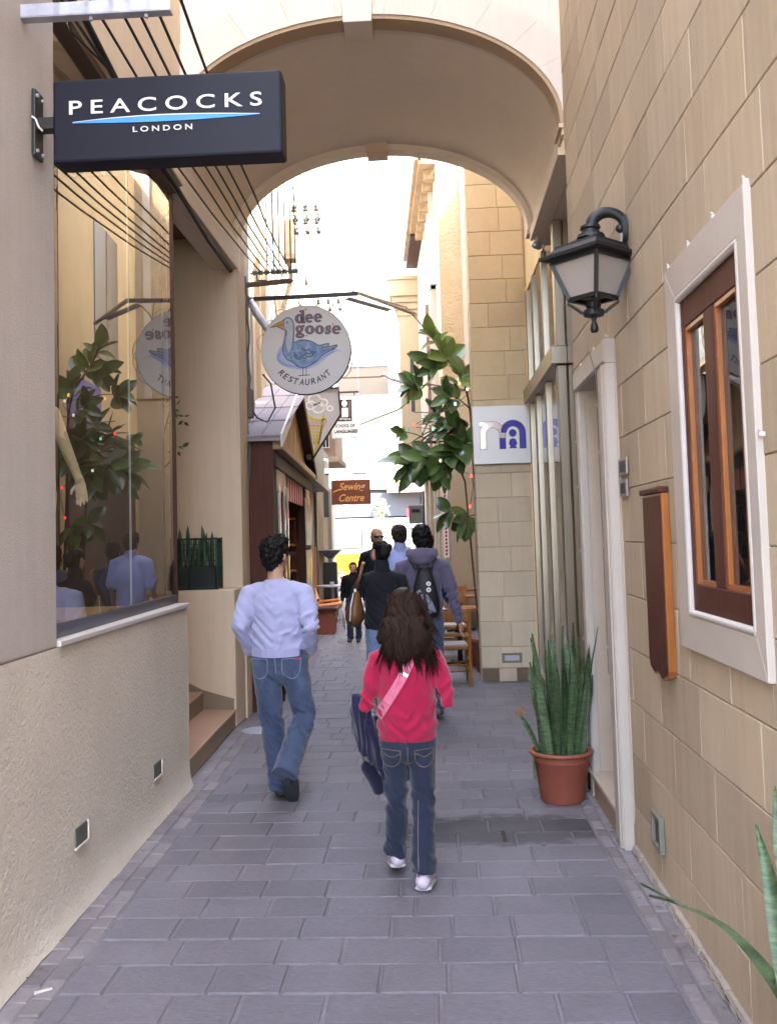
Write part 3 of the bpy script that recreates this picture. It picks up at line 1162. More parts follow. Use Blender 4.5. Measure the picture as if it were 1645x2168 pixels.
# left flank of the pillar
FPL = ((.505, 0, 0), (0, 1, 0), (0, 0, 1), (-1, 0, 0))
blockwork(sp, FPL, (11.1, 11.5, 0, 6.4), [], cs, .3, 'lime', d=.012, stagger=False)
vt = MB(); vt.box(.735, .965, 11.085, 11.12, .215, .325)
vo = vt.build('vent_plate', plain('grey_green_plate', (.20, .20, .16), .5), sp)
vt = MB(); vt.box(.765, .935, 11.080, 11.086, .24, .30)
vt.build('vent_slot', plain('vent_white', (.5, .5, .5), .4), vo)

# ================================================================ RIGHT beyond the pillar: recess and corner building
MB().box(1.17, 2.8, 9.254, 11.1, 4.555, 9.6).build('upper_wall', 'lime_warm', sp)  # unseen storey over the shopfront, added to keep sun off the pillar
rb = thing('corner_building', 'cream corner building with crazed stucco strip and eave beyond the rubber plant', 'building', (1.0, 20, 0))
def rbox(name, m, *q, **kw):
    return MB().box(*q).build(name, m, rb, **kw)
def rstrip(name, m, y0, y1, o0, o1, z0, z1, **kw):
    b = MB()
    strip(b, y0, y1, lambda y: rfar(y) + o0, lambda y: rfar(y) + o1, z0, z1)
    return b.build(name, m, rb, **kw)
rbox('recess_side_wall', 'lime_warm', .95, 1.3, 11.5, 17.5, -.02, 8.6)
rbox('recess_window', plain('grey_brown_panel', (.20, .18, .16), .3), .93, .949, 14.7, 16.1, 4.7, 6.9)
rbox('recess_window_frame', 'far_stone', .92, .929, 15.37, 15.43, 4.7, 6.9)
rbox('recess_doorway', plain('dark_doorway', (.05, .035, .03), .5), .93, .949, 13.3, 17.2, 0, 3.55)
rbox('purple_fascia', plain('violet_fascia', (.10, .08, .42), .4), .93, .949, 13.3, 15.0, 3.56, 4.2)
rbox('return_wall', 'far_cream', .302, 1.3, 17.5, 17.8, -.02, 4.4)
rbox('stucco_strip', 'far_stucco', .25, .66, 17.46, 17.8, 4.402, 10.5)
rbox('corner_pilaster', 'far_white', .661, .80, 17.43, 17.8, 4.4, 10.5)
rbox('corner_pilaster', 'far_cream', .801, .95, 17.47, 17.8, 4.4, 10.5)
rstrip('side_wall', 'far_white', 17.801, 26, 0, .5, -.02, 9.05)
rstrip('side_wall', 'far_white', 20.6, 26, -.04, -.002, 4.5, 9.0)
for i, yy in enumerate((17.85, 18.55, 19.5, 20.7, 22.2, 24.0)):
    rstrip('pilaster', 'far_white' if i % 2 else 'far_cream', yy, yy + .38, -.07, -.001, 0, 3.1, bevel=.01)
rstrip('door_glass', plain('dark_reflecting_glass', (.05, .04, .04), .1), 18.25, 18.52, -.02, -.001, 0, 2.7)
rstrip('door_glass', M['wood_dark'], 19.9, 20.6, -.02, -.001, 0, 2.7)
rstrip('cornice_band', 'far_cream', 17.802, 26, -.12, -.001, 3.12, 3.4, bevel=.01)
# eave
rstrip('eave', 'far_stone', 18.3, 22.6, -.34, .0, 9.06, 9.22)
rstrip('eave_gutter', 'far_stone', 18.3, 25.2, -.42, -.30, 9.14, 9.30)
rstrip('eave', 'wood_dark', 22.61, 25.4, -.34, .0, 9.0, 9.13)
for i in range(7):
    rstrip('bracket', 'far_stone', 18.6 + i * .62, 18.78 + i * .62, -.22, .0, 8.86, 9.058)
for i in range(2):
    rstrip('shutter_edge', plain('blue_grey_shutter', (.30, .36, .44), .6), 18.9 + i * .4, 19.0 + i * .4, -.14, .0, 6.8, 8.0)
rstrip('downpipe', plain('maroon_pipe', (.22, .10, .12), .6), 21.0, 21.07, -.12, -.05, 3.4, 6.9)
rstrip('downpipe', 'far_white', 19.3, 19.4, -.10, -.0, 3.4, 9.0)
# bay with moulded cornice at the far corner
by = thing('corner_bay', 'cream stone bay with stepped cornice and slot openings at the far corner', 'bay window', (-.5, 25.9, 6))
x0, x1 = -.80, -.20
MB().box(x0, x1, 25.6, 26.3, 3.2, 7.75).build('bay_wall', 'far_cream', by)
for i, (o, z0, z1) in enumerate(((.04, 7.75, 7.92), (.10, 7.921, 8.10), (.16, 8.101, 8.26), (.24, 8.261, 8.70), (.28, 8.701, 8.80))):
    MB().box(x0 - o, x1, 25.6 - o, 26.3, z0, z1).build('cornice_step', 'far_cream', by, bevel=.012)
for z in (6.15, 5.1):
    MB().box(x0 + .28, x0 + .38, 25.59, 25.62, z, z + .62 if z > 6 else z + .4).build('slot', 'dark_metal', by)
MB().box(x0 - .03, x1, 25.56, 26.3, 5.82, 5.92).build('string_course', 'far_white', by)

# red and white tinsel strip on the far shop corner
b = MB()
for i in range(30):
    z = 1.35 + i * .054
    b.box(.195, .235, 17.42, 17.45, z, z + .030)
b.box(.17, .26, 17.451, 17.46, 1.30, 3.0)
ts = tag(MB().box(.165, .262, 17.451, 17.462, 1.30, 2.98).build('vertical_banner', 'white_paint'), 'narrow white vertical banner with red marks at the corner of the far shop', 'banner')
b = MB()
for i in range(24):
    z = 1.34 + i * .067
    pts = [(.185 + .056 * RND.random(), z + .05 * RND.random()) for _ in range(3)]
    b.prism([(.188, z), (.236 - .012 * RND.random(), z), (.236, z + .05), (.198, z + .05 - .01 * RND.random())], ((0, 17.4505, 0), (1, 0, 0), (0, 0, 1), (0, -1, 0)), .004)
b.build('red_mark', plain('dark_red_print', (.28, .012, .03), .6), ts)

# meter box on black pole
mb_ = thing('service_pole', 'black pole topped by a grey cable box at the street corner', 'pole', (-.40, 24.9, 0))
MB().tube([(-.38, 24.9, 0), (-.38, 24.9, 2.0)], .055, 10).build('pole', 'dark_metal', mb_, smooth=True)
MB().tube([(-.27, 24.95, 0), (-.27, 24.95, 2.9)], .035, 8).build('conduit', 'dark_metal', mb_, smooth=True)
b = MB(); b.box(-.66, -.28, 24.78, 24.98, 2.05, 2.52)
b.build('cable_box', plain('olive_grey_box', (.11, .11, .09), .6), mb_, bevel=.015)
b = MB(); b.box(-.58, -.36, 24.772, 24.78, 2.33, 2.42)
b.build('box_label', 'black', mb_)
b = MB()
for i in range(9):
    a = RND.uniform(0, 6)
    b.tube([(-.6 + .03 * i, 24.85, 2.06), (-.68 + .05 * i, 24.80, 1.85 - .02 * (i % 3)), (-.6 + .035 * i, 24.82, 1.72), (-.45, 24.87, 1.8)], .012, 5)
b.build('loose_cable', 'cable', mb_)

# ================================================================ LEFT beyond the passage
lb = thing('left_building', 'pale plastered building with drainpipes rising above the wooden restaurant front', 'building', (-2.8, 18, 0))
def lstrip(name, m, y0, y1, o0, o1, z0, z1, parent=None, **kw):
    b = MB()
    strip(b, y0, y1, lambda y: lfar(y) + o0, lambda y: lfar(y) + o1, z0, z1)
    return b.build(name, m, parent or lb, **kw)
lstrip('wall', 'far_cream', 9.41, 26, -.6, 0, -.02, 5.4)
lstrip('wall', 'far_white', 9.41, 26, -.6, -.002, 5.4, 12)
for (y0, w_, o, m) in ((9.72, .10, .05, 'far_cream'), (10.0, .07, .09, 'white_paint'), (10.12, .14, .03, 'cable_grey'), (10.55, .10, .06, 'far_white'), (11.3, .16, .05, 'far_cream'), (12.2, .10, .10, 'white_paint'), (12.8, .25, .04, 'far_cream'), (14.2, .4, .08, 'far_white'), (16, .12, .08, 'far_cream'), (18, .5, .1, 'far_white'), (21, .4, .12, 'far_cream')):
    lstrip('wall_strip', m, y0, y0 + w_, .001, o, 3.0 if y0 > 10.2 else 2.85, 11.5)
for (y0, z0) in ((11.9, 4.3), (14.9, 4.3), (14.9, 6.9), (19, 4.6), (19, 7.2)):
    wf = lstrip('window', 'far_cream', y0, y0 + 1.1, .001, .06, z0, z0 + 1.6)
    lstrip('pane', plain('pale_reflecting_pane', (.42, .45, .48), .15), y0 + .1, y0 + 1.0, .0605, .065, z0 + .1, z0 + 1.5, parent=wf)
lstrip('sign_backing', 'cable_grey', 9.43, 9.62, .001, .05, 3.1, 4.0)
# wall lamp box
wl = thing('wall_box', 'cream rectangular lamp box high on the left wall above the wires', 'lamp', (-1.85, 13.2, 6))
b = MB(); b.box(-2.0, -1.88, 13.1, 13.3, 5.75, 6.25); b.build('lamp_body', 'far_cream', wl, bevel=.01)
b = MB(); b.box(-2.02, -1.86, 13.08, 13.32, 5.68, 5.745); b.build('lamp_base', 'far_stone', wl)
b = MB(); b.tube([(-1.95, 13.2, 5.68), (-1.93, 13.2, 5.4), (-2.05, 13.2, 5.0)], .03, 6); b.build('bracket', 'far_stone', wl)
# shop unit walls beyond the wooden front
lstrip('shop_pier', mat('olive_pier', (.22, .17, .10), .9, .1, 2, .2, 40, .005), 14.75, 17.4, .02, .24, -.01, 2.7)
lstrip('shop_pier', 'far_cream', 18.6, 19.2, .02, .10, -.01, 2.7)
lstrip('chequer_strip', mat('dark_chequer', (.10, .09, .09), .6, .8, 30, .2, 40, .004), 20.2, 20.5, .001, .12, -.01, 2.9)
lstrip('shop_pier', 'far_cream', 21.2, 23.0, .001, .20, -.01, 2.9)
lstrip('shop_pier', 'far_white', 24.0, 25.9, .001, .25, -.01, 3.0)
lstrip('shop_recess', 'interior', 17.41, 18.59, -.05, .012, -.01, 2.6)
lstrip('red_trim', plain('orange_red_trim', (.55, .10, .03), .5), 19.4, 19.5, .001, .13, .0, 1.55)
# projecting grey fascia
gf = thing('grey_fascia', 'flat grey shop fascia box projecting over the left side of the lane', 'shop fascia', (-2.1, 17.2, 3))
def gfx(y): return -1.93 - .052 * (y - 14.8)
b = MB(); strip(b, 14.72, 20.0, lambda y: lfar(y) + .012, gfx, 2.70, 3.45)
b.build('fascia_box', 'far_grey', gf)
b = MB()
for i, yy in enumerate((18.3, 18.65, 18.95, 19.25)):       # illegible white script on the end of the fascia
    z = 2.98 + .02 * i
    b.tube([(gfx(yy) + .006, yy, z + .24), (gfx(yy + .1) + .006, yy + .10, z + .30), (gfx(yy + .15) + .006, yy + .15, z + .12), (gfx(yy + .05) + .006, yy + .05, z), (gfx(yy + .28) + .006, yy + .28, z + .1)], .018, 5)
b.build('white_script', 'white_paint', gf)

# ---------------------------------------------------------------- wooden restaurant front
kf = thing('wooden_shopfront', 'dark wooden restaurant front with boarded gable and small slate roof', 'restaurant front', (-1.8, 12, 0))
def kbox(name, m, y0, y1, o0, o1, z0, z1, parent=None, **kw):
    b = MB()
    strip(b, y0, y1, lambda y: kio(y) + o0, lambda y: kio(y) + o1, z0, z1)
    return b.build(name, m, parent or kf, **kw)
kbox('side_panel', 'wood_red', 9.45, 9.49, -.36, -.001, 0, 2.70)
for (y0, y1) in ((9.50, 9.72), (10.05, 10.17), (10.52, 10.62), (13.55, 13.7), (13.95, 14.07), (14.35, 14.55)):
    kbox('post', 'wood_dark', y0, y1, -.12, 0, 0, 2.45, bevel=.006)
for yy in (9.80, 10.28, 10.64, 13.50, 13.82, 14.2):
    for (z0, z1) in ((.2, 1.55), (1.62, 2.30)):
        kbox('door_edge', plain('polished_edge', (.72, .66, .58), .2, .7), yy, yy + .035, .0, .03, z0, z1)
for (y0, y1) in ((9.721, 10.049), (10.171, 10.519), (13.701, 13.949), (14.071, 14.349)):
    kbox('door_leaf', 'wood_dark', y0, y1, -.07, -.03, 0, 2.45)
for (y0, y1) in ((9.74, 10.5), (13.72, 14.33)):
    kbox('top_light', mat('cream_board', (.55, .42, .28), .6, .1, 4, .1), y0, y1, -.02, .012, 2.22, 2.44)
kbox('pink_valance', plain('pink_valance', (.62, .26, .28), .6), 10.7, 13.4, -.05, -.02, 2.18, 2.46)
for i in range(9):
    yy = 10.7 + i * .3375
    kbox('valance_seam', 'wood_red', yy - .01, yy + .01, -.019, -.012, 2.18, 2.46)
kbox('lintel', 'wood_dark', 9.5, 14.56, -.15, .02, 2.452, 2.62, bevel=.008)
kbox('cornice', 'wood_gable', 9.46, 14.62, -.10, .10, 2.621, 2.70, bevel=.01)
kbox('interior', mat('wine_red_room', (.085, .014, .012), .7, .2, 2, 0), 10.63, 13.54, -2.2, -2.15, 0, 2.46)
kbox('interior', M['wood_red'], 10.62, 13.55, -2.2, -.13, 2.40, 2.45)
kbox('interior', M['wood_dark'], 10.55, 10.62, -2.2, -.13, 0, 2.40)
kbox('interior', M['wood_red'], 13.551, 13.6, -2.2, -.13, 0, 2.40)
sh = kbox('shelf_unit', 'wood_red', 13.2, 13.53, -.75, -.14, .8, .84)
for z in (1.25, 1.62, 1.99):
    kbox('shelf', 'wood_pine', 13.2, 13.53, -.75, -.14, z, z + .025, parent=sh)
    b = MB()
    for i in range(6):
        x = kio(13.3) - .70 + i * .09
        b.lathe([(.03, z + .026), (.03, z + .17), (.011, z + .21), (.011, z + .27)], (x, 13.3, 0), 7)
    b.build('bottle', plain('dark_bottle_glass', (.04, .03, .015), .1), sh, smooth=True, angle=40)
# gable of vertical boards, x follows the front line
zc0, zpk, yg0, yg1 = 2.72, 3.62, 9.42, 14.70
ymid = (yg0 + yg1) / 2
nb = 24
for i in range(nb):
    ya, yb_ = yg0 + .12 + (yg1 - yg0 - .24) * i / nb + .006, yg0 + .12 + (yg1 - yg0 - .24) * (i + 1) / nb - .006
    def zt(y): return zc0 + (zpk - zc0) * (1 - abs(y - ymid) / ((yg1 - yg0) / 2)) - .02
    zA, zB = zt(ya), zt(yb_)
    o = -.03 + RND.uniform(-.004, .004)
    b = MB()
    b.hexa([(kio(ya) + o - .02, ya, zc0 - .01), (kio(ya) + o, ya, zc0 - .01), (kio(yb_) + o, yb_, zc0 - .01), (kio(yb_) + o - .02, yb_, zc0 - .01),
            (kio(ya) + o - .02, ya, max(zA, zc0)), (kio(ya) + o, ya, max(zA, zc0)), (kio(yb_) + o, yb_, max(zB, zc0)), (kio(yb_) + o - .02, yb_, max(zB, zc0))])
    b.build('gable_board', 'wood_gable', kf)
b = MB()
b.hexa([(kio(ymid) - .35, yg0 + .1, zc0 - .01), (kio(ymid) + .1, yg0 + .1, zc0 - .01), (kio(ymid) - .26, yg1 - .1, zc0 - .01), (kio(ymid) - .46, yg1 - .1, zc0 - .01)] +
       [(kio(ymid) - .35, ymid - .02, zpk - .05), (kio(ymid) - .07, ymid - .02, zpk - .05), (kio(ymid) - .07, ymid + .02, zpk - .05), (kio(ymid) - .35, ymid + .02, zpk - .05)])
b.build('gable_core', 'wood_dark', kf)
for sgn, ya in ((-1, yg0 - .06), (1, yg1 + .06)):
    x0a, x1a = kio(ya) - .55, kio(ya) + .085
    x0b, x1b = kio(ymid) - .40, kio(ymid) + .085
    za, zb = zc0 - .02, zpk + .03
    b = MB()
    b.hexa([(x0a, ya, za), (x1a, ya, za), (x1b, ymid, zb), (x0b, ymid, zb), (x0a, ya, za + .035), (x1a, ya, za + .035), (x1b, ymid, zb + .035), (x0b, ymid, zb + .035)])
    rf = b.build('roof_slope', mat('slate_mauve', (.26, .235, .26), .85, .15, 3, .5, 30, .008) if sgn < 0 else 'wood_dark', kf)
    for j in range(4):      # slate courses
        t0 = j / 4
        yy0, yy1 = ya + (ymid - ya) * t0, ya + (ymid - ya) * (t0 + .27)
        zz0, zz1 = za + (zb - za) * t0 + .036, za + (zb - za) * (t0 + .27) + .036
        if sgn < 0:
            for k2 in range(3):
                xa = kio(ya) - .50 + k2 * .195
                b = MB(); b.hexa([(xa, yy0, zz0 + .006), (xa + .188, yy0, zz0 + .006), (xa + .188, yy1, zz1 + .002), (xa, yy1, zz1 + .002), (xa, yy0, zz0 + .02), (xa + .188, yy0, zz0 + .02), (xa + .188, yy1, zz1 + .010), (xa, yy1, zz1 + .010)])
                b.build('slate', M['slate_mauve'] if 'slate_mauve' in M else bpy.data.materials['slate_mauve'], rf)
    b = MB()
    b.bar((x1a + .012, ya, za + .0), (x1b + .012, ymid, zb), .02, .13)
    b.build('barge_board', 'white_paint' if sgn < 0 else 'wood_dark', kf)
# brown planter box by the restaurant doors
pl = thing('planter_box', 'red brown square planter box on the paving beside the orange chairs', 'planter', (-2.0, 17.1, 0))
b = MB(); b.hexa([(-2.26, 16.9, 0), (-1.84, 16.9, 0), (-1.84, 17.3, 0), (-2.26, 17.3, 0), (-2.30, 16.86, .42), (-1.80, 16.86, .42), (-1.80, 17.34, .42), (-2.30, 17.34, .42)])
b.build('box', 'terracotta', pl, bevel=.01)
b = MB(); b.box(-2.33, -1.77, 16.83, 17.37, .421, .475); b.build('rim', 'wood_red', pl, bevel=.008)
b = MB(); b.box(-2.28, -1.82, 16.88, 17.32, .476, .48); b.build('soil', 'soil', pl)

# ================================================================ THE STREET AT THE END
rd = MB(); rd.box(-40, 40, 27.0, 40, -.30, -.045)
o = rd.build('street', 'road'); o['kind'] = 'structure'
rd = MB(); rd.box(-40, 40, 26.2, 27.0, -.1, .0)
o = rd.build('street_pavement', 'concrete'); o['kind'] = 'structure'
rd = MB(); rd.box(-40, 40, 37.2, 38.2, -.2, .10)
o = rd.build('far_pavement', 'concrete'); o['kind'] = 'structure'
fb = thing('far_shop_building', 'sunlit pale building across the street with grey shop fascia and shutters', 'building', (-2, 40, 0))
MB().box(-14, 14, 38.2, 46, 3.65, 13).build('wall', 'far_white', fb)
MB().box(-14, 14, 38.4, 46, 0, 3.65).build('shop_wall', mat('dim_shopfront', (.10, .09, .09), .6, .2, 1, .1), fb)
MB().box(-14, 14, 38.05, 38.199, 2.55, 3.5).build('fascia', 'far_grey', fb)
MB().box(-14, 14, 38.0, 38.04, 1.9, 2.5).build('shop_band', 'far_grey', fb)
for x in (-4.3, -2.3, -.6, 1.4):
    MB().box(x, x + .18, 38.1, 38.399, 0, 2.54).build('shop_post', 'far_cream', fb)
for (x0, z0, w_, h_, kind) in ((-3.1, 4.4, 1.1, 1.9, 's'), (-.7, 4.4, 1.1, 1.9, 's'), (-3.1, 7.6, 1.1, 1.9, 's'), (-.7, 7.6, 1.1, 1.9, 's'), (1.6, 4.4, 1.1, 1.9, 's')):
    wf = MB().box(x0, x0 + w_, 38.12, 38.2, z0, z0 + h_).build('window', 'far_white', fb)
    for j in range(5):
        MB().box(x0 + .08, x0 + w_ - .08, 38.10, 38.13, z0 + .08 + j * .36, z0 + .36 + j * .36).build('shutter_panel', plain('grey_shutter', (.33, .33, .35), .6), wf)
MB().box(-1.9, -.9, 38.12, 38.199, 4.4, 6.3).build('yellow_panel', plain('pale_yellow_panel', (.75, .72, .42), .7), fb)
MB().box(-3.2, -.8, 38.13, 38.199, 3.66, 4.2).build('yellow_panel', plain('pale_yellow_panel', (.75, .68, .22), .7), fb)
aw = MB()
aw.hexa([(-1.8, 37.0, 3.45), (3.0, 37.0, 3.45), (3.0, 38.04, 3.5), (-1.8, 38.04, 3.5), (-1.8, 37.0, 3.6), (3.0, 37.0, 3.6), (3.0, 38.04, 3.85), (-1.8, 38.04, 3.85)])
tag(aw.build('awning', mat('dusty_pink_awning', (.40, .28, .22), .8, .1, 2, .1)), 'dusty pink awning over the shop across the street', 'awning')
rs_ = MB(); rs_.box(-1.05, .0, 36.8, 36.9, 2.15, 2.8)
rs_o = tag(rs_.build('red_shop_sign', plain('red_sign', (.70, .03, .04), .5)), 'small red shop sign with white squares across the street', 'sign')
b = MB(); b.box(-.93, -.58, 36.785, 36.8, 2.25, 2.5); b.box(-.46, -.12, 36.785, 36.8, 2.25, 2.5)
b.build('white_square', 'white_paint', rs_o)
b = MB(); b.bar((-.5, 36.85, 2.8), (-.5, 38.1, 3.3), .05, .05); b.build('bracket', 'dark_metal', rs_o)
b = MB(); b.bar((.02, 36.85, 2.4), (.02, 38.1, 2.4), .05, .05); b.build('bracket', 'dark_metal', rs_o)
# white lettering fragment on the far fascia
b = MB(); add_text(b, 'PP', ((0, 38.05, 0), (1, 0, 0), (0, 0, 1), (0, -1, 0)), -3.95, -3.35, 2.72, 3.05, .02, offset=.03)
b.build('lettering', 'white_paint', fb)

# yellow and white van
vn = thing('parked_van', 'white roofed van with yellow lower body stopped in the street at the lane end', 'van', (-2.3, 32, 0))
b = MB()
prof = [(-4.6, .35), (1.2, .35), (1.2, 1.05), (.95, 1.12), (.2, 2.15), (-.1, 2.32), (-4.3, 2.34), (-4.6, 2.1)]
b.prism(prof, ((0, 32.9, 0), (1, 0, 0), (0, 0, 1), (0, -1, 0)), 1.8)
b.build('body', plain('white_van_paint', (.50, .50, .50), .3), vn, bevel=.05)
b = MB(); b.box(-4.62, 1.215, 31.07, 31.099, .40, 1.18)
b.build('yellow_side', plain('yellow_paint', (.80, .52, .01), .35), vn)
b = MB(); b.box(-4.62, 1.216, 31.055, 31.069, .70, .86)
b.build('orange_stripe', plain('orange_paint', (.75, .25, .01), .35), vn)
b = MB(); b.box(-4.62, 1.216, 31.05, 31.068, 1.185, 1.215)
b.build('red_line', plain('red_line_paint', (.5, .02, .02), .35), vn)
for (x0, x1) in ((-4.3, -3.75), (-3.65, -2.5), (-2.4, -1.25), (-1.15, -.1)):
    b = MB(); b.box(x0, x1, 31.06, 31.098, 1.35, 2.0)
    f = b.build('window', plain('window_rubber', (.05, .05, .05), .5), vn)
    b = MB(); b.box(x0 + .04, x1 - .04, 31.05, 31.061, 1.39, 1.96)
    b.build('pane', plain('van_glass', (.30, .32, .34), .08, .0, .8), f)
for x in (-3.7, .35):
    b = MB(); b.lathe([(.1, -.1), (.30, -.1), (.33, -.06), (.33, .06), (.30, .1), (.1, .1)], (0, 0, 0), 20)
    w_ = b.build('wheel', 'black', vn, smooth=True, angle=40, keep=True)
    w_.rotation_euler = (PI / 2, 0, 0); w_.location = (x - ORG[vn].x, 31.12 - 32, .33)
# red car nearer, mostly hidden
rc = thing('red_car', 'red car with round white headlamp partly hidden behind the child', 'car', (-3.2, 29, 0))
b = MB()
b.prism([(-5.2, .3), (-2.75, .3), (-2.72, .62), (-2.95, .74), (-3.5, .80), (-3.95, 1.02), (-4.9, 1.04), (-5.2, .8)], ((0, 29.6, 0), (1, 0, 0), (0, 0, 1), (0, -1, 0)), 1.5)
b.build('body', plain('red_car_paint', (.42, .02, .015), .3), rc, bevel=.05)
b = MB(); b.box(-5.15, -2.71, 28.07, 28.099, .58, .64); b.build('side_trim', plain('pink_trim', (.7, .35, .3), .4), rc)
b = MB(); b.ellipsoid((-2.92, 28.08, .45), (.10, .06, .12)); b.build('headlamp', 'white_paint', rc, smooth=True)
b = MB(); b.box(-4.6, -3.6, 28.07, 28.099, .78, .98); b.build('window', plain('car_glass', (.1, .1, .12), .1), rc)
for x in (-4.7, -3.2):
    b = MB(); b.lathe([(.08, -.09), (.25, -.09), (.28, -.05), (.28, .05), (.25, .09), (.08, .09)], (0, 0, 0), 18)
    w_ = b.build('wheel', 'black', rc, smooth=True, angle=40, keep=True)
    w_.rotation_euler = (PI / 2, 0, 0); w_.location = (x - ORG[rc].x, 28.1 - 29, .28)

# pale dusty street tree at the lane end
tr = thing('street_tree', 'small pale dusty leaved tree with thin trunk in front of the van', 'tree', (-1.55, 27.6, 0))
b = MB(); b.tube([(-1.68, 27.6, 0), (-1.67, 27.6, 1.2), (-1.60, 27.62, 2.0), (-1.50, 27.6, 2.7)], [.045, .04, .03, .015], 8)
for k in range(9):
    a = k * 2.4
    z = 1.0 + k * .17
    b.tube([(-1.66 + .01 * k, 27.6, z), (-1.6 + .35 * math.cos(a), 27.6 + .3 * math.sin(a), z + .28)], [.018, .007], 5)
b.build('trunk', 'pale_foliage', tr)
b = MB()
for k in range(1500):
    t = RND.random()
    z = .85 + 1.95 * t
    w_ = (.62 * (1 - t) ** .8 + .10) * (1 if t < .62 else .75)
    a, rr = RND.uniform(0, 2 * PI), RND.random() ** .6
    c = Vector((-1.50 + w_ * rr * math.cos(a) + .12 * noise.noise(Vector((0, 0, z * 3))), 27.6 + w_ * rr * math.sin(a), z))
    if noise.noise(c * 3.1) < -.12:
        continue
    d = Vector((RND.uniform(-1, 1), RND.uniform(-1, 1), RND.uniform(-.2, 1))).normalized() * .07
    e = d.orthogonal().normalized() * .022
    b.add([c - d, c + e, c + d, c - e], [(0, 1, 2, 3)])
b.build('crown', 'pale_foliage', tr)
# ================================================================ SIGNS
def fitc(pts, n=8, closed=True):
    """Catmull-Rom through 2-D points"""
    out = []
    m = len(pts)
    rng = range(m) if closed else range(m - 1)
    for i in rng:
        if closed:
            p0, p1, p2, p3 = pts[(i - 1) % m], pts[i], pts[(i + 1) % m], pts[(i + 2) % m]
        else:
            p0, p1, p2, p3 = pts[max(i - 1, 0)], pts[i], pts[i + 1], pts[min(i + 2, m - 1)]
        for k in range(n):
            t = k / n
            q = []
            for a in (0, 1):
                q.append(.5 * (2 * p1[a] + (p2[a] - p0[a]) * t + (2 * p0[a] - 5 * p1[a] + 4 * p2[a] - p3[a]) * t * t + (3 * p1[a] - p0[a] - 3 * p2[a] + p3[a]) * t ** 3))
            out.append(tuple(q))
    if not closed:
        out.append(pts[-1])
    return out

# ---- dark blue projecting shop sign
ps = thing('projecting_sign', 'dark navy projecting box sign with white shop lettering and blue swoosh', 'sign', (-1.1, 4.0, 3.55))
X0, X1, Z0, Z1, YS = -1.605, -.60, 3.365, 3.735, 3.94
b = MB(); b.box(X0, X1, YS, YS + .13, Z0, Z1)
b.build('sign_box', 'navy_sign', ps, bevel=.012)
FS = ((0, YS - .0005, 0), (1, 0, 0), (0, 0, 1), (0, -1, 0))
add_letters('PEACOCKS', FS, -1.53, -.685, 3.574, 3.636, .004, 'white_paint', ps, offset=.008, space=1.5)
add_letters('LONDON', FS, -1.25, -.99, 3.484, 3.508, .004, 'white_paint', ps, offset=.008, space=1.5)
n = 24
top = [(-1.515 + .82 * i / n, 3.540 + .010 * math.sin(PI * (i / n) ** .8) + .006 * math.sin(PI * i / n)) for i in range(n + 1)]
bot = [(-1.515 + .82 * i / n, 3.536 - .010 * math.sin(PI * i / n)) for i in range(n + 1)]
b = MB(); b.prism(bot + top[::-1], FS, .003); b.build('swoosh', 'blue_print', ps)
b = MB(); b.ribbon2d([(x, z - .001) for x, z in top], [.0015 + .003 * math.sin(PI * i / n) for i in range(n + 1)], ((0, YS - .0036, 0), (1, 0, 0), (0, 0, 1), (0, -1, 0)), .001)
b.build('swoosh_edge', 'white_paint', ps)
b = MB(); b.box(-1.695, -1.678, 3.93, 4.02, 3.40, 3.70)
b.build('wall_plate', 'dark_metal', ps, bevel=.004)
b = MB(); b.box(-1.6775, -1.606, 3.95, 4.01, 3.525, 3.575)
b.build('arm', 'dark_metal', ps)
b = MB()
for z in (3.425, 3.672):
    for y in (3.945, 4.003):
        b.tube([(-1.678, y, z), (-1.668, y, z)], .008, 6)
b.build('bolt', 'galv', ps)
b = MB(); b.tube([(-1.69, 3.925, 3.57), (-1.672, 3.92, 3.555), (-1.66, 3.925, 3.52), (-1.65, 3.94, 3.51)], .0045, 6)
b.build('loop_wire', 'white_paint', ps)

# ---- round goose sign hanging from a bar on the passage pier
YG = 9.93
gs = thing('round_sign', 'round white hanging restaurant sign with painted blue goose', 'sign', (-1.31, YG, 3.73))
GR = .478
FG = ((-1.31, YG, 3.725), (1, 0, 0), (0, 0, 1), (0, -1, 0))
b = MB(); b.prism([(GR * math.cos(2 * PI * i / 64), GR * math.sin(2 * PI * i / 64)) for i in range(64)], ((-1.31, YG + .07, 3.725), (1, 0, 0), (0, 0, 1), (0, -1, 0)), .0695)
b.build('disc', 'sign_white', gs)
b = MB()
ri = []
for i in range(65):
    a = 2 * PI * i / 64
    ri.append((-1.31 + (GR + .002) * math.cos(a), YG + .035, 3.725 + (GR + .002) * math.sin(a)))
b.tube(ri, [(.040, .006)] * 65, 6, ref=(0, 1, 0))
b.build('rim', 'dark_metal', gs, smooth=True, angle=50)
def gp(px, py): return ((px - 597) / 537 * GR, -(py - 662) / 537 * GR)
def GP(l): return [gp(*p) for p in l]
def gframe(h): return ((-1.31, YG - .0006 - h, 3.725), (1, 0, 0), (0, 0, 1), (0, -1, 0))
def goose_paint():
    k = NT('goose_paint')
    f = k.noise(k.coord(), 16, 4, .6, perobj=False)
    c = k.ramp(f, [(.30, (.09, .17, .36)), (.5, (.16, .25, .44)), (.72, (.40, .42, .50))])
    k.l(c, k.b.inputs['Base Color']); k.b.inputs['Roughness'].default_value = .5
    return k.m
GW = plain('pale_water_paint', (.40, .44, .66), .5, var=.12)
GD = plain('dark_outline_paint', (.05, .05, .065), .5)
GB = goose_paint()
GN = plain('grey_neck_paint', (.42, .43, .49), .5, var=.15)
GY = plain('ochre_beak_paint', (.48, .26, .05), .5)
GM = plain('mauve_letter_paint', (.20, .105, .14), .5)
GRD = plain('red_dot_paint', (.62, .07, .10), .5)
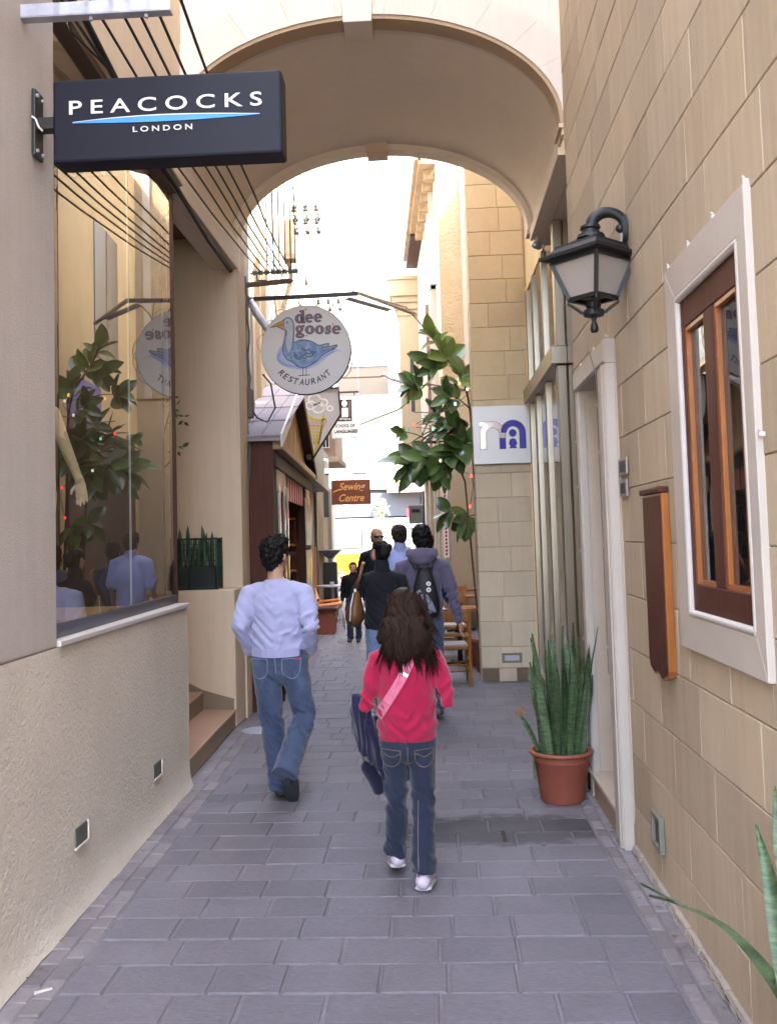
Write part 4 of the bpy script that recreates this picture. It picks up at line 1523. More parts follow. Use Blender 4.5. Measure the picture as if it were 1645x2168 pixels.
water = fitc(GP([(310, 610), (250, 690), (245, 780), (315, 845), (430, 885), (560, 900), (660, 885), (770, 830), (880, 740), (985, 695), (1065, 728), (960, 672), (850, 700), (700, 760), (500, 790), (370, 740)]), 6)
b = MB(); b.prism(water, gframe(0), .001); b.build('painted_water', GW, gs)
b = MB()
for off in (0, 22, 44):
    b.ribbon2d(fitc(GP([(300, 650 + off), (262, 740 + off * .6), (340, 825 + off * .4), (520, 868 - off * .2), (660, 850 - off * .6), (800, 770 - off * .6), (930, 705 - off * .3)]), 6, False), .006, gframe(.001), .0006)
b.build('water_line', plain('lilac_line_paint', (.25, .28, .55), .5), gs)
body = fitc(GP([(345, 285), (385, 266), (430, 285), (455, 335), (462, 410), (456, 500), (458, 572), (520, 545), (600, 546), (680, 570), (755, 615), (830, 603), (880, 600), (868, 632), (920, 628), (975, 620), (948, 662), (860, 700), (785, 742), (710, 820), (620, 868), (560, 880), (500, 866), (440, 812), (370, 772), (330, 705), (318, 630), (342, 530), (360, 440), (352, 405), (335, 350)]), 5)
b = MB(); b.prism(body, gframe(.001), .001); b.build('painted_goose', GB, gs)
neck = fitc(GP([(352, 290), (385, 274), (424, 290), (446, 338), (450, 420), (440, 510), (430, 600), (400, 680), (370, 640), (362, 560), (380, 450), (362, 405), (342, 350)]), 5)
b = MB(); b.prism(neck, gframe(.002), .0008); b.build('painted_neck', GN, gs)
b = MB(); b.ribbon2d(body + [body[0]], .0085, gframe(.0026), .0007); b.build('goose_outline', GD, gs)
beak = GP([(170, 384), (250, 335), (340, 290), (332, 350), (365, 418), (320, 400), (260, 372)])
b = MB(); b.prism(beak, gframe(.0028), .0008); b.build('painted_beak', GY, gs)
b = MB(); b.ribbon2d(GP([(170, 384), (250, 335), (340, 290)]), .006, gframe(.0036), .0005); b.ribbon2d(GP([(180, 380), (270, 362), (332, 345)]), .006, gframe(.0036), .0005); b.ribbon2d(GP([(260, 372), (320, 400), (368, 420)]), .007, gframe(.0036), .0005)
b.build('beak_line', GD, gs)
b = MB()
for q in ([(548, 640), (590, 675), (640, 655)], [(520, 690), (565, 735), (610, 700)], [(590, 690), (640, 720), (690, 680)], [(640, 660), (690, 710), (728, 685)], [(460, 690), (500, 760), (545, 740)], [(540, 745), (590, 770), (620, 740)], [(600, 735), (650, 755), (690, 715)], [(455, 720), (490, 775), (540, 770)]):
    b.ribbon2d(fitc(GP(q), 6, False), .0095, gframe(.0034), .0006)
b.ribbon2d(GP([(785, 655), (860, 635)]), .006, gframe(.0034), .0006)
b.ribbon2d(GP([(800, 690), (940, 655)]), .006, gframe(.0034), .0006)
b.build('feather_line', GD, gs)
b = MB(); b.prism([(gp(380, 324)[0] + .011 * math.cos(i), gp(380, 324)[1] + .011 * math.sin(i)) for i in np.linspace(0, 2 * PI, 12, endpoint=False)], gframe(.0034), .0006); b.build('painted_eye', plain('eye_paint', (.05, .15, .3), .4), gs)
b = MB()
for x in (560, 600):
    b.ribbon2d(GP([(x, 882), (x - 4, 968)]), .007, gframe(.0034), .0006)
b.ribbon2d(GP([(500, 976), (640, 970)]), .009, gframe(.0034), .0006)
b.build('painted_leg', GD, gs)
# fat serif letters for the two words
def fat(mb, ch, x, w, base, xh, asc, fr, d, e=0.0):
    """one letter from ring sectors, stems and slab serifs; e grows the strokes for the outline"""
    def ringsec(cx, cy, rx, ry, ix, iy, a0, a1, n=20):
        o_ = [(cx + (rx + e) * math.cos(rad(a0 + (a1 - a0) * i / n)), cy + (ry + e) * math.sin(rad(a0 + (a1 - a0) * i / n))) for i in range(n + 1)]
        i_ = [(cx + max(ix - e, .001) * math.cos(rad(a0 + (a1 - a0) * i / n)), cy + max(iy - e, .001) * math.sin(rad(a0 + (a1 - a0) * i / n))) for i in range(n + 1)]
        for i in range(n):
            mb.prism([i_[i], o_[i], o_[i + 1], i_[i + 1]], fr, d)
    def rc(x0, x1, y0, y1):
        mb.prism([(x0 - e, y0 - e), (x1 + e, y0 - e), (x1 + e, y1 + e), (x0 - e, y1 + e)], fr, d)
    cx, cy, rx, ry = x + w / 2, base + xh / 2, w / 2, xh / 2
    if ch == 'o':
        ringsec(cx, cy, rx, ry, rx * .34, ry * .74, 0, 360)
    elif ch == 'e':
        ringsec(cx, cy, rx, ry, rx * .36, ry * .72, 8, 322)
        rc(cx - rx * .5, cx + rx * .92, cy - ry * .06, cy + ry * .14)
    elif ch == 'd':
        ringsec(cx - rx * .12, cy, rx * .86, ry, rx * .30, ry * .74, 0, 360)
        rc(cx + rx * .38, cx + rx * .86, base, base + asc)
        rc(cx + rx * .05, cx + rx * .4, base + asc - xh * .12, base + asc)
        rc(cx + rx * .8, cx + rx * 1.08, base, base + xh * .13)
    elif ch == 'g':
        ringsec(cx - rx * .1, cy + ry * .22, rx * .82, ry * .78, rx * .30, ry * .52, 0, 360)
        ringsec(cx, base - xh * .20, rx * .95, xh * .26, rx * .55, xh * .10, 0, 360)
        rc(cx - rx * .75, cx + rx * .3, base - xh * .03, base + xh * .12)
        rc(cx + rx * .5, cx + rx * 1.02, cy + ry * .72, cy + ry * .98)
    elif ch == 's':
        pts = fitc([(x + w * .86, base + xh * .74), (x + w * .55, base + xh * .92), (x + w * .22, base + xh * .72), (x + w * .5, base + xh * .5), (x + w * .80, base + xh * .28), (x + w * .48, base + xh * .07), (x + w * .12, base + xh * .27)], 6, False)
        m = len(pts)
        mb.ribbon2d(pts, [w * (.13 + .20 * math.exp(-((i / m - .5) / .22) ** 2)) + 2 * e for i in range(m)], fr, d)
        rc(x + w * .78, x + w * .90, base + xh * .64, base + xh * .98)
        rc(x + w * .08, x + w * .20, base + xh * .02, base + xh * .36)
for e, h, m in ((.0052, .0005, GD), (0.0, .0016, GM)):
    b = MB()
    for ch, x0, x1, bl, xh, asc in (('d', 478, 592, 336, 104, 148), ('e', 602, 692, 334, 100, 0), ('e', 706, 800, 332, 100, 0)):
        u0, v0 = gp(x0, bl); u1, _ = gp(x1, bl)
        fat(b, ch, u0, u1 - u0, v0, xh / 537 * GR, asc / 537 * GR, gframe(h), .001, e)
    for ch, x0, x1, bl, xh in (('g', 480, 584, 470, 100), ('o', 596, 704, 474, 100), ('o', 716, 820, 478, 100), ('s', 832, 908, 482, 100), ('e', 920, 1022, 486, 100)):
        u0, v0 = gp(x0, bl); u1, _ = gp(x1, bl)
        fat(b, ch, u0, u1 - u0, v0, xh / 537 * GR, 0, gframe(h), .001, e)
    b.build('painted_letters', m, gs)
b = MB()
for px, py in ((610, 172), (932, 366), (610, 495)):
    u, v = gp(px, py)
    b.prism([(u, v - .013), (u + .011, v), (u, v + .013), (u - .011, v)], gframe(.0005), .001)
b.build('red_dot', GRD, gs)
b = MB()
word = 'RESTAURANT'
for i, ch in enumerate(word):
    a = rad(-137 + 90 * i / (len(word) - 1))
    r_ = .735 * GR
    u, v = r_ * math.cos(a) - .008, r_ * math.sin(a) + .0
    add_text(b, ch, gframe(.0005), u - .026, u + .026, v - .033, v + .033, .001, rot=a + PI / 2, offset=.02, shear=.15)
b.build('painted_letters', GD, gs)
# hanging bar, stay and hooks
br = thing('sign_bar', 'dark horizontal bar carrying the round goose sign', 'bracket', (-1.9, YG + .03, 4.31))
b = MB(); b.bar((-1.93, YG + .03, 4.30), (-.74, YG + .03, 4.315), .035, .04); b.build('bar', 'dark_metal', br)
b = MB(); b.bar((-.74, YG + .05, 4.33), (-.15, YG + .9, 4.28), .05, .02); b.build('end_plate', plain('pale_plate', (.5, .45, .38), .5), br)
b = MB(); b.bar((-.86, YG + .05, 4.275), (-.42, YG + .35, 4.20), .10, .012); b.build('end_plate', 'galv', br)
b = MB(); b.tube([(-1.90, YG + .04, 4.29), (-1.84, YG + .04, 4.15), (-1.60, YG + .06, 3.80), (-1.57, YG + .08, 3.45)], .045, 8)
b.build('drain_pipe', 'galv', br, smooth=True)
for x in (-1.62, -1.36, -1.0):
    b = MB(); zt = 3.725 + math.sqrt(max(GR ** 2 - (x + 1.31) ** 2, 0))
    b.tube([(x - .03, YG + .03, 4.295), (x - .015, YG + .035, 4.24), (x, YG + .035, zt)], .005, 5)
    b.build('hook', 'dark_metal', br)
b = MB()
for i in range(6):
    a0 = .9 + i * .36
    p = [(-1.31 + (GR + .0 + .06 * s_) * math.cos(a0 + k * .12), YG + .03, 3.725 + (GR + .06 * s_) * math.sin(a0 + k * .12)) for k, s_ in enumerate((0, .8, 1, .7, 0))]
    b.tube(p, .004, 5)
for i in range(3):
    a0 = -.75 + i * .3
    p = [(-1.31 + (GR + .05 * s_) * math.cos(a0 + k * .14), YG + .03, 3.725 + (GR + .05 * s_) * math.sin(a0 + k * .14)) for k, s_ in enumerate((0, .8, 1, .7, 0))]
    b.tube(p, .004, 5)
b.build('rim_wire', 'cable_grey', gs)

# ---- baby shop sign on the pillar
ms = thing('shop_logo_sign', 'square silver sign with letter m logo in mirrored blue on the stone pillar', 'sign', (.82, 11.05, 2.86))
MB().box(.485, 1.15, 11.03, 11.085, 2.52, 3.20).build('panel', mat('silver_panel', (.55, .53, .53), .4, .04, 3, .03, 40, .002, metal=.3), ms, bevel=.004)
FM = ((0, 11.0295, 0), (1, 0, 0), (0, 0, 1), (0, -1, 0))
def archletter(mb, x0, x1, z0, z1, w, d, fr, left_leg=True):
    cx, r_ = (x0 + x1) / 2, (x1 - x0) / 2
    zc = z1 - r_
    out = [(cx + r_ * math.cos(a), zc + r_ * math.sin(a)) for a in np.linspace(0, PI, 20)]
    inn = [(cx + (r_ - w) * math.cos(a), zc + (r_ - w) * math.sin(a)) for a in np.linspace(0, PI, 20)]
    for i in range(19):
        mb.prism([inn[i], out[i], out[i + 1], inn[i + 1]], fr, d)
    mb.prism([(x1 - w, z0), (x1, z0), (x1, zc), (x1 - w, zc)], fr, d)
    if left_leg:
        mb.prism([(x0, z0), (x0 + w, z0), (x0 + w, zc), (x0, zc)], fr, d)
dkb = plain('logo_outline', (.05, .04, .12), .3)
b = MB(); archletter(b, .562, .865, 2.69, 3.02, .078, .002, FM); b.prism([(.555, 2.96), (.64, 2.96), (.64, 3.02), (.555, 3.02)], FM, .002)
archletter(b, .800, 1.098, 2.69, 3.03, .078, .0021, FM, False)
b.build('logo_outline', dkb, ms)
FM2 = ((0, 11.027, 0), (1, 0, 0), (0, 0, 1), (0, -1, 0))
b = MB(); archletter(b, .568, .859, 2.696, 3.014, .066, .0015, FM2); b.prism([(.561, 2.966), (.634, 2.966), (.634, 3.014), (.561, 3.014)], FM2, .0012)
b.build('logo_letter', mat('mirror_acrylic', (.72, .60, .60), .12, .35, 9, 0, metal=.6), ms)
b = MB(); archletter(b, .806, 1.092, 2.696, 3.024, .066, .0018, FM2, False)
b.prism([(.794, 2.696), (.858, 2.696), (.858, 2.82), (.794, 2.82)], FM2, .0019)
b.prism([(.945 + .045 * math.cos(a), 2.875 + .045 * math.sin(a)) for a in np.linspace(0, 2 * PI, 20, endpoint=False)], FM2, .0018)
b.prism([(.895, 2.696), (.915, 2.72), (.895, 2.75), (.91, 2.80), (.945, 2.815), (.98, 2.80), (.995, 2.75), (.975, 2.72), (.995, 2.696)], FM2, .0018)
b.build('logo_letter', mat('blue_acrylic', (.045, .035, .33), .15, .2, 8, 0, metal=.1), ms)

# ---- ice cream cone sign
ic = thing('cone_sign', 'pale tapering sign with yellow ice cream cone drawing in brown frame', 'sign', (-1.6, 14, 3.4))
YI = 14.0
FI = ((0, YI, 0), (1, 0, 0), (0, 0, 1), (0, -1, 0))
def ip(u, v):            # photograph-space sketch coordinates to metres on the sign plane
    return (-1.975 + (u - 648) * .00715, 4.06 - (v - 800) * .00705)
outl = [ip(650, 815), ip(648, 862), ip(661, 965), ip(673, 969), ip(737, 872), ip(733, 815)]
b = MB(); b.prism(outl, ((0, YI + .05, 0), (1, 0, 0), (0, 0, 1), (0, -1, 0)), .049)
b.build('panel', mat('translucent_panel', (.42, .41, .42), .4, .08, 6, 0), ic)
b = MB(); b.ribbon2d(outl + [outl[0]], .028, ((0, YI - .012, 0), (1, 0, 0), (0, 0, 1), (0, -1, 0)), .03)
b.build('frame', 'wood_dark', ic)
yl = plain('yellow_sign_paint', (.52, .38, .01), .4)
og = plain('orange_sign_paint', (.40, .18, .03), .4)
b = MB()
b.ribbon2d([ip(662, 862), ip(664, 930), ip(668, 963)], .024, FI, .003)
b.ribbon2d([ip(700, 872), ip(690, 925), ip(672, 963)], .026, FI, .003)
b.ribbon2d([ip(676, 930), ip(671, 960)], .010, FI, .003)
b.ribbon2d(fitc([ip(661, 862), ip(672, 876), ip(690, 882), ip(706, 880)], 5, False), .03, FI, .003)
for i in range(5):
    b.ribbon2d([ip(664 + i * 8, 896), ip(667 + i * 5.5, 932)], .014, FI, .003)
    b.ribbon2d([ip(664, 898 + i * 8), ip(699 - i * 2, 902 + i * 7)], .014, FI, .003)
b.build('cone_drawing', yl, ic)
b = MB()
b.ribbon2d([ip(664, 884), ip(667, 893), ip(700, 896), ip(706, 884)], .012, FI, .003)
for i in range(4):
    b.ribbon2d([ip(668 + i * 9, 885), ip(671 + i * 8, 894), ip(676 + i * 8, 885)], .010, FI, .003)
b.build('cone_drawing', og, ic)
b = MB()
for cx, cy, r_ in ((674, 850, 10), (690, 856, 12), (682, 838, 13), (700, 845, 9), (714, 858, 6)):
    b.ribbon2d([(ip(cx, cy)[0] + r_ * .0071 * math.cos(a), ip(cx, cy)[1] + r_ * .0060 * math.sin(a)) for a in np.linspace(0, 2 * PI, 18)], .022, FI, .003)
b.build('swirl_drawing', 'white_paint', ic)
b = MB(); b.bar((-2.3, YI + .02, 2.9), (-1.84, YI + .02, 2.92), .03, .03); b.bar((-2.3, YI + .02, 3.9), (-1.9, YI + .02, 3.9), .03, .03)
b.build('bracket', 'dark_metal', ic)

# ---- language school sign
ls = thing('school_sign', 'white rectangular hanging language school sign with black picture panel', 'sign', (-1.6, 17, 3.9))
FL = ((0, 16.998, 0), (1, 0, 0), (0, 0, 1), (0, -1, 0))
MB().box(-1.80, -1.285, 17.0, 17.07, 3.52, 4.30).build('panel', 'white_paint', ls, bevel=.008)
b = MB(); b.ribbon2d([(-1.795, 3.525), (-1.29, 3.525), (-1.29, 4.295), (-1.795, 4.295), (-1.795, 3.525)], .018, FL, .006); b.build('frame', 'galv', ls)
MB().box(-1.73, -1.43, 16.994, 16.9985, 3.83, 4.22).build('black_panel', 'black', ls)
F2 = ((0, 16.9935, 0), (1, 0, 0), (0, 0, 1), (0, -1, 0))
b = MB(); b.prism([(-1.56 + .05 * math.cos(a), 4.15 + .06 * math.sin(a)) for a in np.linspace(0, 2 * PI, 16, endpoint=False)], F2, .002)
b.prism([(-1.61, 3.90), (-1.50, 3.90), (-1.50, 4.07), (-1.61, 4.07)], F2, .002)
b.build('white_figure', 'white_paint', ls)
b = MB(); b.prism([(-1.49, 3.90), (-1.445, 3.90), (-1.445, 4.20), (-1.49, 4.20)], F2, .002); b.build('brown_bar', plain('brown_print', (.10, .05, .04), .5), ls)
b = MB(); add_text(b, 'inlingua', F2, -1.70, -1.45, 3.84, 3.89, .002, offset=.01); b.build('lettering', 'white_paint', ls)
b = MB(); add_text(b, 'SCHOOL OF', FL, -1.74, -1.38, 3.715, 3.775, .003, offset=.02); add_text(b, 'LANGUAGES', FL, -1.76, -1.335, 3.61, 3.675, .003, offset=.03); b.build('lettering', 'black', ls)
b = MB(); b.bar((-2.45, 17.03, 4.36), (-1.3, 17.03, 4.36), .03, .03); b.bar((-1.7, 17.03, 4.30), (-1.7, 17.03, 4.36), .02, .02); b.bar((-1.38, 17.03, 4.30), (-1.38, 17.03, 4.36), .02, .02)
b.build('bracket', 'dark_metal', ls)

# ---- sewing shop board
sw = thing('sewing_sign', 'brown wooden hanging board with orange script lettering for a sewing shop', 'sign', (-1.6, 18.6, 2.6))
MB().box(-2.01, -1.235, 18.6, 18.64, 2.37, 2.86).build('board', mat('brown_sign_board', (.16, .045, .022), .5, .25, 5, .1, stretch=(1, 1, 6)), sw, bevel=.006)
FSW = ((0, 18.5995, 0), (1, 0, 0), (0, 0, 1), (0, -1, 0))
osc = plain('orange_script_paint', (.72, .36, .10), .5)
b = MB(); add_text(b, 'Sewing', FSW, -1.86, -1.33, 2.61, 2.80, .003, shear=.35, offset=.012); add_text(b, 'Centre', FSW, -1.86, -1.36, 2.43, 2.575, .003, shear=.35, offset=.012)
b.ribbon2d(fitc([(-1.97, 2.62), (-1.90, 2.655), (-1.83, 2.67)], 5, False), .022, FSW, .003)
b.build('lettering', osc, sw)
b = MB(); b.bar((-2.5, 18.62, 2.98), (-1.28, 18.62, 2.98), .02, .02); b.bar((-1.9, 18.62, 2.86), (-1.9, 18.62, 2.98), .012, .012); b.bar((-1.35, 18.62, 2.86), (-1.35, 18.62, 2.98), .012, .012)
b.build('bracket', 'dark_metal', sw)

# ---- glazed balcony, street lamp and framed hanging panel on the left, further on
bx = thing('closed_balcony', 'brown framed closed balcony with white barred panes over the lane', 'balcony', (-2.6, 21.5, 3.8))
b = MB(); b.box(-2.75, -2.18, 21.2, 23.0, 3.55, 4.75); b.build('balcony_body', mat('brown_balcony_paint', (.30, .20, .15), .6, .1, 3, .1), bx, bevel=.01)
b = MB(); b.box(-2.62, -2.30, 21.17, 21.199, 3.75, 4.6); pn = b.build('pane', plain('dark_pane', (.03, .03, .035), .15), bx)
for i in range(5):
    MB().box(-2.62 + i * .075, -2.605 + i * .075, 21.15, 21.169, 3.75, 4.6).build('bar', 'white_paint', pn)
for i in range(4):
    MB().box(-2.62, -2.30, 21.14, 21.149, 3.75 + i * .28, 3.77 + i * .28).build('bar', 'white_paint', pn)
b = MB(); b.box(-2.8, -2.10, 21.12, 23.05, 3.42, 3.549); b.build('balcony_base', 'far_cream', bx, bevel=.01)
b = MB(); b.box(-2.72, -2.4, 21.6, 21.65, 2.2, 3.40); b.build('dark_opening', plain('opening_shade', (.07, .075, .08), .5), bx)  # dark grey panel stands in for the shaded doorway opening
sl = thing('street_lamp', 'slender street lamp arm with small grey head reaching over the lane', 'street lamp', (-2.5, 19.8, 5))
b = MB(); b.tube([(-2.55, 19.8, 5.1), (-1.05, 19.8, 5.1), (-.95, 19.8, 5.12)], .016, 6); b.tube([(-2.55, 19.8, 4.72), (-1.75, 19.8, 4.72)], .012, 6)
b.build('arm', 'cable_grey', sl)
b = MB(); b.rings([[(-.95 + x, 19.8 + .06 * w * math.cos(a), z + .05 * w * math.sin(a)) for a in np.linspace(0, 2 * PI, 10, endpoint=False)] for x, z, w in ((-.08, 5.14, .4), (0, 5.15, 1), (.12, 5.07, 1.2), (.34, 4.98, .8), (.42, 4.96, .2))])
b.build('lamp_head', 'galv', sl, smooth=True)
hp = thing('framed_panel', 'blank pale hanging panel in thin grey frame behind the goose sign', 'sign', (-1.4, 20.2, 5.1))
b = MB(); b.box(-2.0, -.90, 20.25, 20.29, 4.78, 5.42); b.build('panel', 'far_white', hp)
b = MB(); b.ribbon2d([(-2.0, 4.78), (-.90, 4.78), (-.90, 5.42), (-2.0, 5.42), (-2.0, 4.78)], .04, ((0, 20.249, 0), (1, 0, 0), (0, 0, 1), (0, -1, 0)), .02); b.ribbon2d([(-1.55, 4.78), (-1.55, 5.42)], .03, ((0, 20.249, 0), (1, 0, 0), (0, 0, 1), (0, -1, 0)), .018)
b.build('frame', 'galv', hp)
b = MB(); b.bar((-2.7, 20.27, 5.36), (-2.0, 20.27, 5.36), .03, .03); b.build('bracket', 'galv', hp)

# ================================================================ WIRES
def wire(pts, r, sag=0, n=14, m='cable', label='thin black overhead wire running through the arch', cat='wire', group='overhead wires through the arch'):
    P = []
    a, c = Vector(pts[0]), Vector(pts[1])
    for i in range(n + 1):
        t = i / n
        p = a.lerp(c, t)
        p.z -= sag * 4 * t * (1 - t)
        p.x += .008 * noise.noise(Vector((t * 7, a.x * 3, 1)))
        P.append(p)
    o = MB().tube(P, r, 6).build('overhead_wire', m, None, smooth=True)
    return tag(o, label, cat, group)
# galvanised bracket near the camera
wb = thing('wire_bracket', 'galvanised steel angle bracket projecting from the near left column', 'bracket', (-1.7, 3.86, 3.99))
b = MB(); b.box(-1.72, -1.05, 3.83, 3.836, 3.965, 4.02); b.box(-1.72, -1.05, 3.83, 3.88, 3.96, 3.9645); b.build('angle_bar', 'galv', wb, bevel=.002)
b = MB()
for x in (-1.40, -1.16):
    b.tube([(x, 3.855, 3.945), (x, 3.855, 3.96)], .009, 6)
b.build('bolt', 'galv', wb)
for x in (-1.39, -1.15):
    b = MB(); b.tube([(x - .035, 3.85, 4.08), (x - .033, 3.85, 4.03), (x - .02, 3.85, 4.024), (x + .02, 3.85, 4.024), (x + .033, 3.85, 4.03), (x + .035, 3.85, 4.08)], .006, 6); b.build('shackle', 'galv', wb)
    b = MB(); b.lathe([(.01, 0), (.022, .01), (.014, .022), (.022, .034), (.01, .045)], (x, 3.85, 4.035), 10); b.build('insulator', 'galv', wb, smooth=True)
# bracket with insulators on the passage pier
ib = thing('insulator_bracket', 'dark pointed iron bracket with a row of grey insulators beside the arch', 'bracket', (-1.9, 9.55, 4.45))
b = MB(); b.bar((-1.93, 9.55, 4.34), (-1.42, 9.55, 4.37), .04, .045); b.rings([[(-1.42, 9.525, 4.345), (-1.42, 9.575, 4.345), (-1.42, 9.575, 4.395), (-1.42, 9.525, 4.395)], [(-1.36, 9.549, 4.369), (-1.36, 9.551, 4.369), (-1.36, 9.551, 4.371), (-1.36, 9.549, 4.371)]]); b.build('bracket_bar', mat('rusty_iron', (.16, .10, .08), .8, .3, 10, .3), ib)
b = MB(); b.bar((-1.82, 9.55, 4.46), (-1.32, 9.55, 4.48), .014, .014); b.build('insulator_rod', 'dark_metal', ib)
IX = [-1.77, -1.71, -1.645, -1.58, -1.52, -1.46, -1.40, -1.35]
for x in IX:
    b = MB(); b.tube([(x - .028, 9.55, 4.47), (x - .016, 9.55, 4.47), (x, 9.55, 4.47), (x + .016, 9.55, 4.47), (x + .028, 9.55, 4.47)], [.014, .032, .020, .032, .014], 10); b.build('insulator', plain('grey_porcelain', (.16, .17, .16), .35), ib, smooth=True)
for x in (-1.70, -1.44):
    b = MB(); b.tube([(x - .05, 9.55, 4.45), (x - .05, 9.55, 4.39), (x + .05, 9.55, 4.385), (x + .05, 9.55, 4.45)], .007, 6); b.build('hanger', 'dark_metal', ib)
near = [-1.53, -1.405, -1.30, -1.225, -1.14, -1.02]
ORD = ['first', 'second', 'third', 'fourth', 'fifth', 'sixth', 'seventh', 'eighth']
for i, x in enumerate(near):
    P = []
    for (p, q, sg_) in (((x, -1.0, 4.22), (x, 3.86, 4.045), .03), ((x, 3.86, 4.045), (IX[min(i + 1, 7)], 9.55, 4.48), .06 + .01 * i)):
        p, q = Vector(p), Vector(q)
        for k in range(14):
            t = k / 14
            v = p.lerp(q, t)
            v.z -= sg_ * 4 * t * (1 - t)
            v.x += .008 * noise.noise(Vector((v.y * 1.3, x * 3, 1))) * min(1, 4 * t * (1 - t))
            P.append(v)
    P.append(Vector((IX[min(i + 1, 7)], 9.55, 4.48)))
    tag(MB().tube(P, .0075, 6).build('overhead_wire', 'cable', None, smooth=True), ORD[i] + ' black wire from the shop wall strung from the steel bracket through the arch', 'wire', 'overhead wires through the arch')
for i, x in enumerate(IX[2:8]):
    wire(((x, 9.56, 4.49), (x - .02, 9.62, 11.5)), .0065, 0, label=ORD[i] + ' wire from the pier rising straight up from the insulator row', group='wires rising from the insulators')
# heavy cable strapped along the shop wall
P = [(-1.60, -1, 4.34), (-1.58, 3.0, 4.17), (-1.60, 4.3, 4.23), (-1.70, 5.5, 4.22), (-1.80, 6.6, 4.30), (-1.86, 7.9, 4.29), (-1.90, 8.9, 4.33), (-1.93, 9.42, 4.36), (-1.935, 9.45, 3.4), (-1.93, 9.44, 2.85)]
tag(MB().tube(P, .019, 8).build('heavy_cable', 'cable', None, smooth=True), 'thick black cable running from the near bracket along to the passage pier', 'cable')
P = [(-1.615, 3.95, 4.30), (-1.62, 4.2, 4.1), (-1.66, 4.9, 4.25), (-1.78, 6.4, 4.36)]
tag(MB().tube(P, .006, 6).build('loose_cable', 'cable', None, smooth=True), 'thin loose cable drooping under the near bracket', 'cable')
for i, (x, z0, z1) in enumerate(((-1.845, 4.4, 2.2), (-1.868, 4.3, 1.2), (-1.83, 4.2, 3.0))):
    P = [(x + .012 * math.sin(k * 1.7 + i), 9.42 + .012 * i, z0 + (z1 - z0) * k / 10) for k in range(11)]
    tag(MB().tube(P, .010, 6).build('wall_conduit', 'cable_grey' if i != 1 else 'cable', None, smooth=True), ('grey cable on the passage pier edge, leftmost of three', 'black cable on the passage pier edge reaching lowest', 'grey cable on the passage pier edge ending highest')[i], 'cable', 'cables on the passage pier')
P = [(-1.86, 9.46, 3.1), (-1.76, 9.47, 2.95), (-1.66, 9.48, 2.90), (-1.58, 9.5, 3.05), (-1.62, 9.5, 3.3), (-1.7, 9.5, 3.4)]
tag(MB().tube(P, .009, 6).build('looped_cable', 'cable', None, smooth=True), 'looped slack cable above the slate roof', 'cable')
mb2 = tag(MB().box(-1.90, -1.80, 9.43, 9.55, 2.95, 3.25).build('junction_box', 'cable_grey', None, bevel=.02), 'grey rounded junction box at the foot of the passage cables', 'box')
# second and third brackets further along
for (yy, x0, x1, zz, lab) in ((16.0, -2.45, -1.87, (7.35, 7.12), 'pale double crossarm with black insulators high over the lane'), (21.5, -2.75, -2.05, (7.1,), 'far pale crossarm with black insulators low over the lane')):
    cb = thing('wire_crossarm', lab, 'bracket', (x1, yy, zz[0]))
    for z in zz:
        MB().bar((x0 - .3, yy, z), (x1 + .05, yy, z), .05, .05).build('arm', 'far_cream', cb)
        for k in range(4):
            x = x0 + (x1 - x0) * k / 3
            b = MB(); b.lathe([(.03, 0), (.05, .03), (.03, .06), (.05, .09), (.02, .13)], (x, yy, z + .026), 8); b.build('insulator', 'dark_metal', cb, smooth=True)
            b = MB(); b.lathe([(.03, 0), (.045, .05), (.02, .1)], (x + .03, yy, z - .14), 8); b.build('insulator', 'dark_metal', cb, smooth=True)
for k in range(4):
    x = -2.40 + .18 * k
    wire(((x, 16, 7.45), (x + .02, 9.8, 10.6)), .008, .1, label=ORD[k] + ' wire from the left climbing out of the high double crossarm', group='wires on the far crossarms')
    wire(((x, 16, 7.1), (-2.70 + .2 * k, 21.5, 7.25)), .010, .15, label=ORD[k] + ' wire from the left sloping between the two far crossarms', group='wires between the far crossarms')
wire(((-1.35, 9.55, 4.40), (.30, 17.4, 6.0)), .007, .3, label='pale wire crossing the lane to the far corner', group=None, m='far_stone') if False else None
o = MB().tube([(-.8, YG + .1, 4.36), (-.3, 13, 4.9), (.1, 16, 5.05), (.28, 17.4, 4.98)], .012, 6).build('overhead_wire', 'far_cream', None)
tag(o, 'pale thick wire crossing the lane to the stucco strip', 'wire')
o = MB().tube([(-2.5, 20, 3.95), (-1.5, 19, 3.98), (-.6, 18, 4.15), (.0, 16, 4.35)], .022, 5).build('tinsel_garland', plain('green_tinsel', (.08, .26, .12), .5), None)
tag(o, 'green tinsel garland strung across the lane', 'garland')
# ================================================================ LANTERN
lt = thing('wall_lantern', 'black cast iron wall lantern with frosted panes on curved bracket', 'lantern', (.83, 4.75, 3.0))
lx, ly = .835, 4.75
def sq(rr, z, rot=PI / 4 + rad(8)):
    return [(lx + rr * math.cos(rot + k * PI / 2 - PI / 4), ly + rr * math.sin(rot + k * PI / 2 - PI / 4), z) for k in range(4)]
rotL = PI / 4
def sqv(rr, z):
    return [(lx + rr * math.cos(rad(-93) + k * PI / 2), ly + rr * math.sin(rad(-93) + k * PI / 2), z) for k in range(4)]
b = MB(); b.rings([sqv(.225, 3.070), sqv(.262, 3.078), sqv(.262, 3.094), sqv(.225, 3.102), sqv(.185, 3.135), sqv(.18, 3.148), sqv(.11, 3.165), sqv(.07, 3.185)])
b.build('roof', 'black_iron', lt)
b = MB(); b.lathe([(.075, 3.18), (.068, 3.20), (.048, 3.208), (.044, 3.225), (.052, 3.232), (.050, 3.245), (.036, 3.25)], (lx, ly, 0), 16); b.build('collar', 'black_iron', lt, smooth=True, angle=40)
P = [(lx + .004, ly, 3.235)]
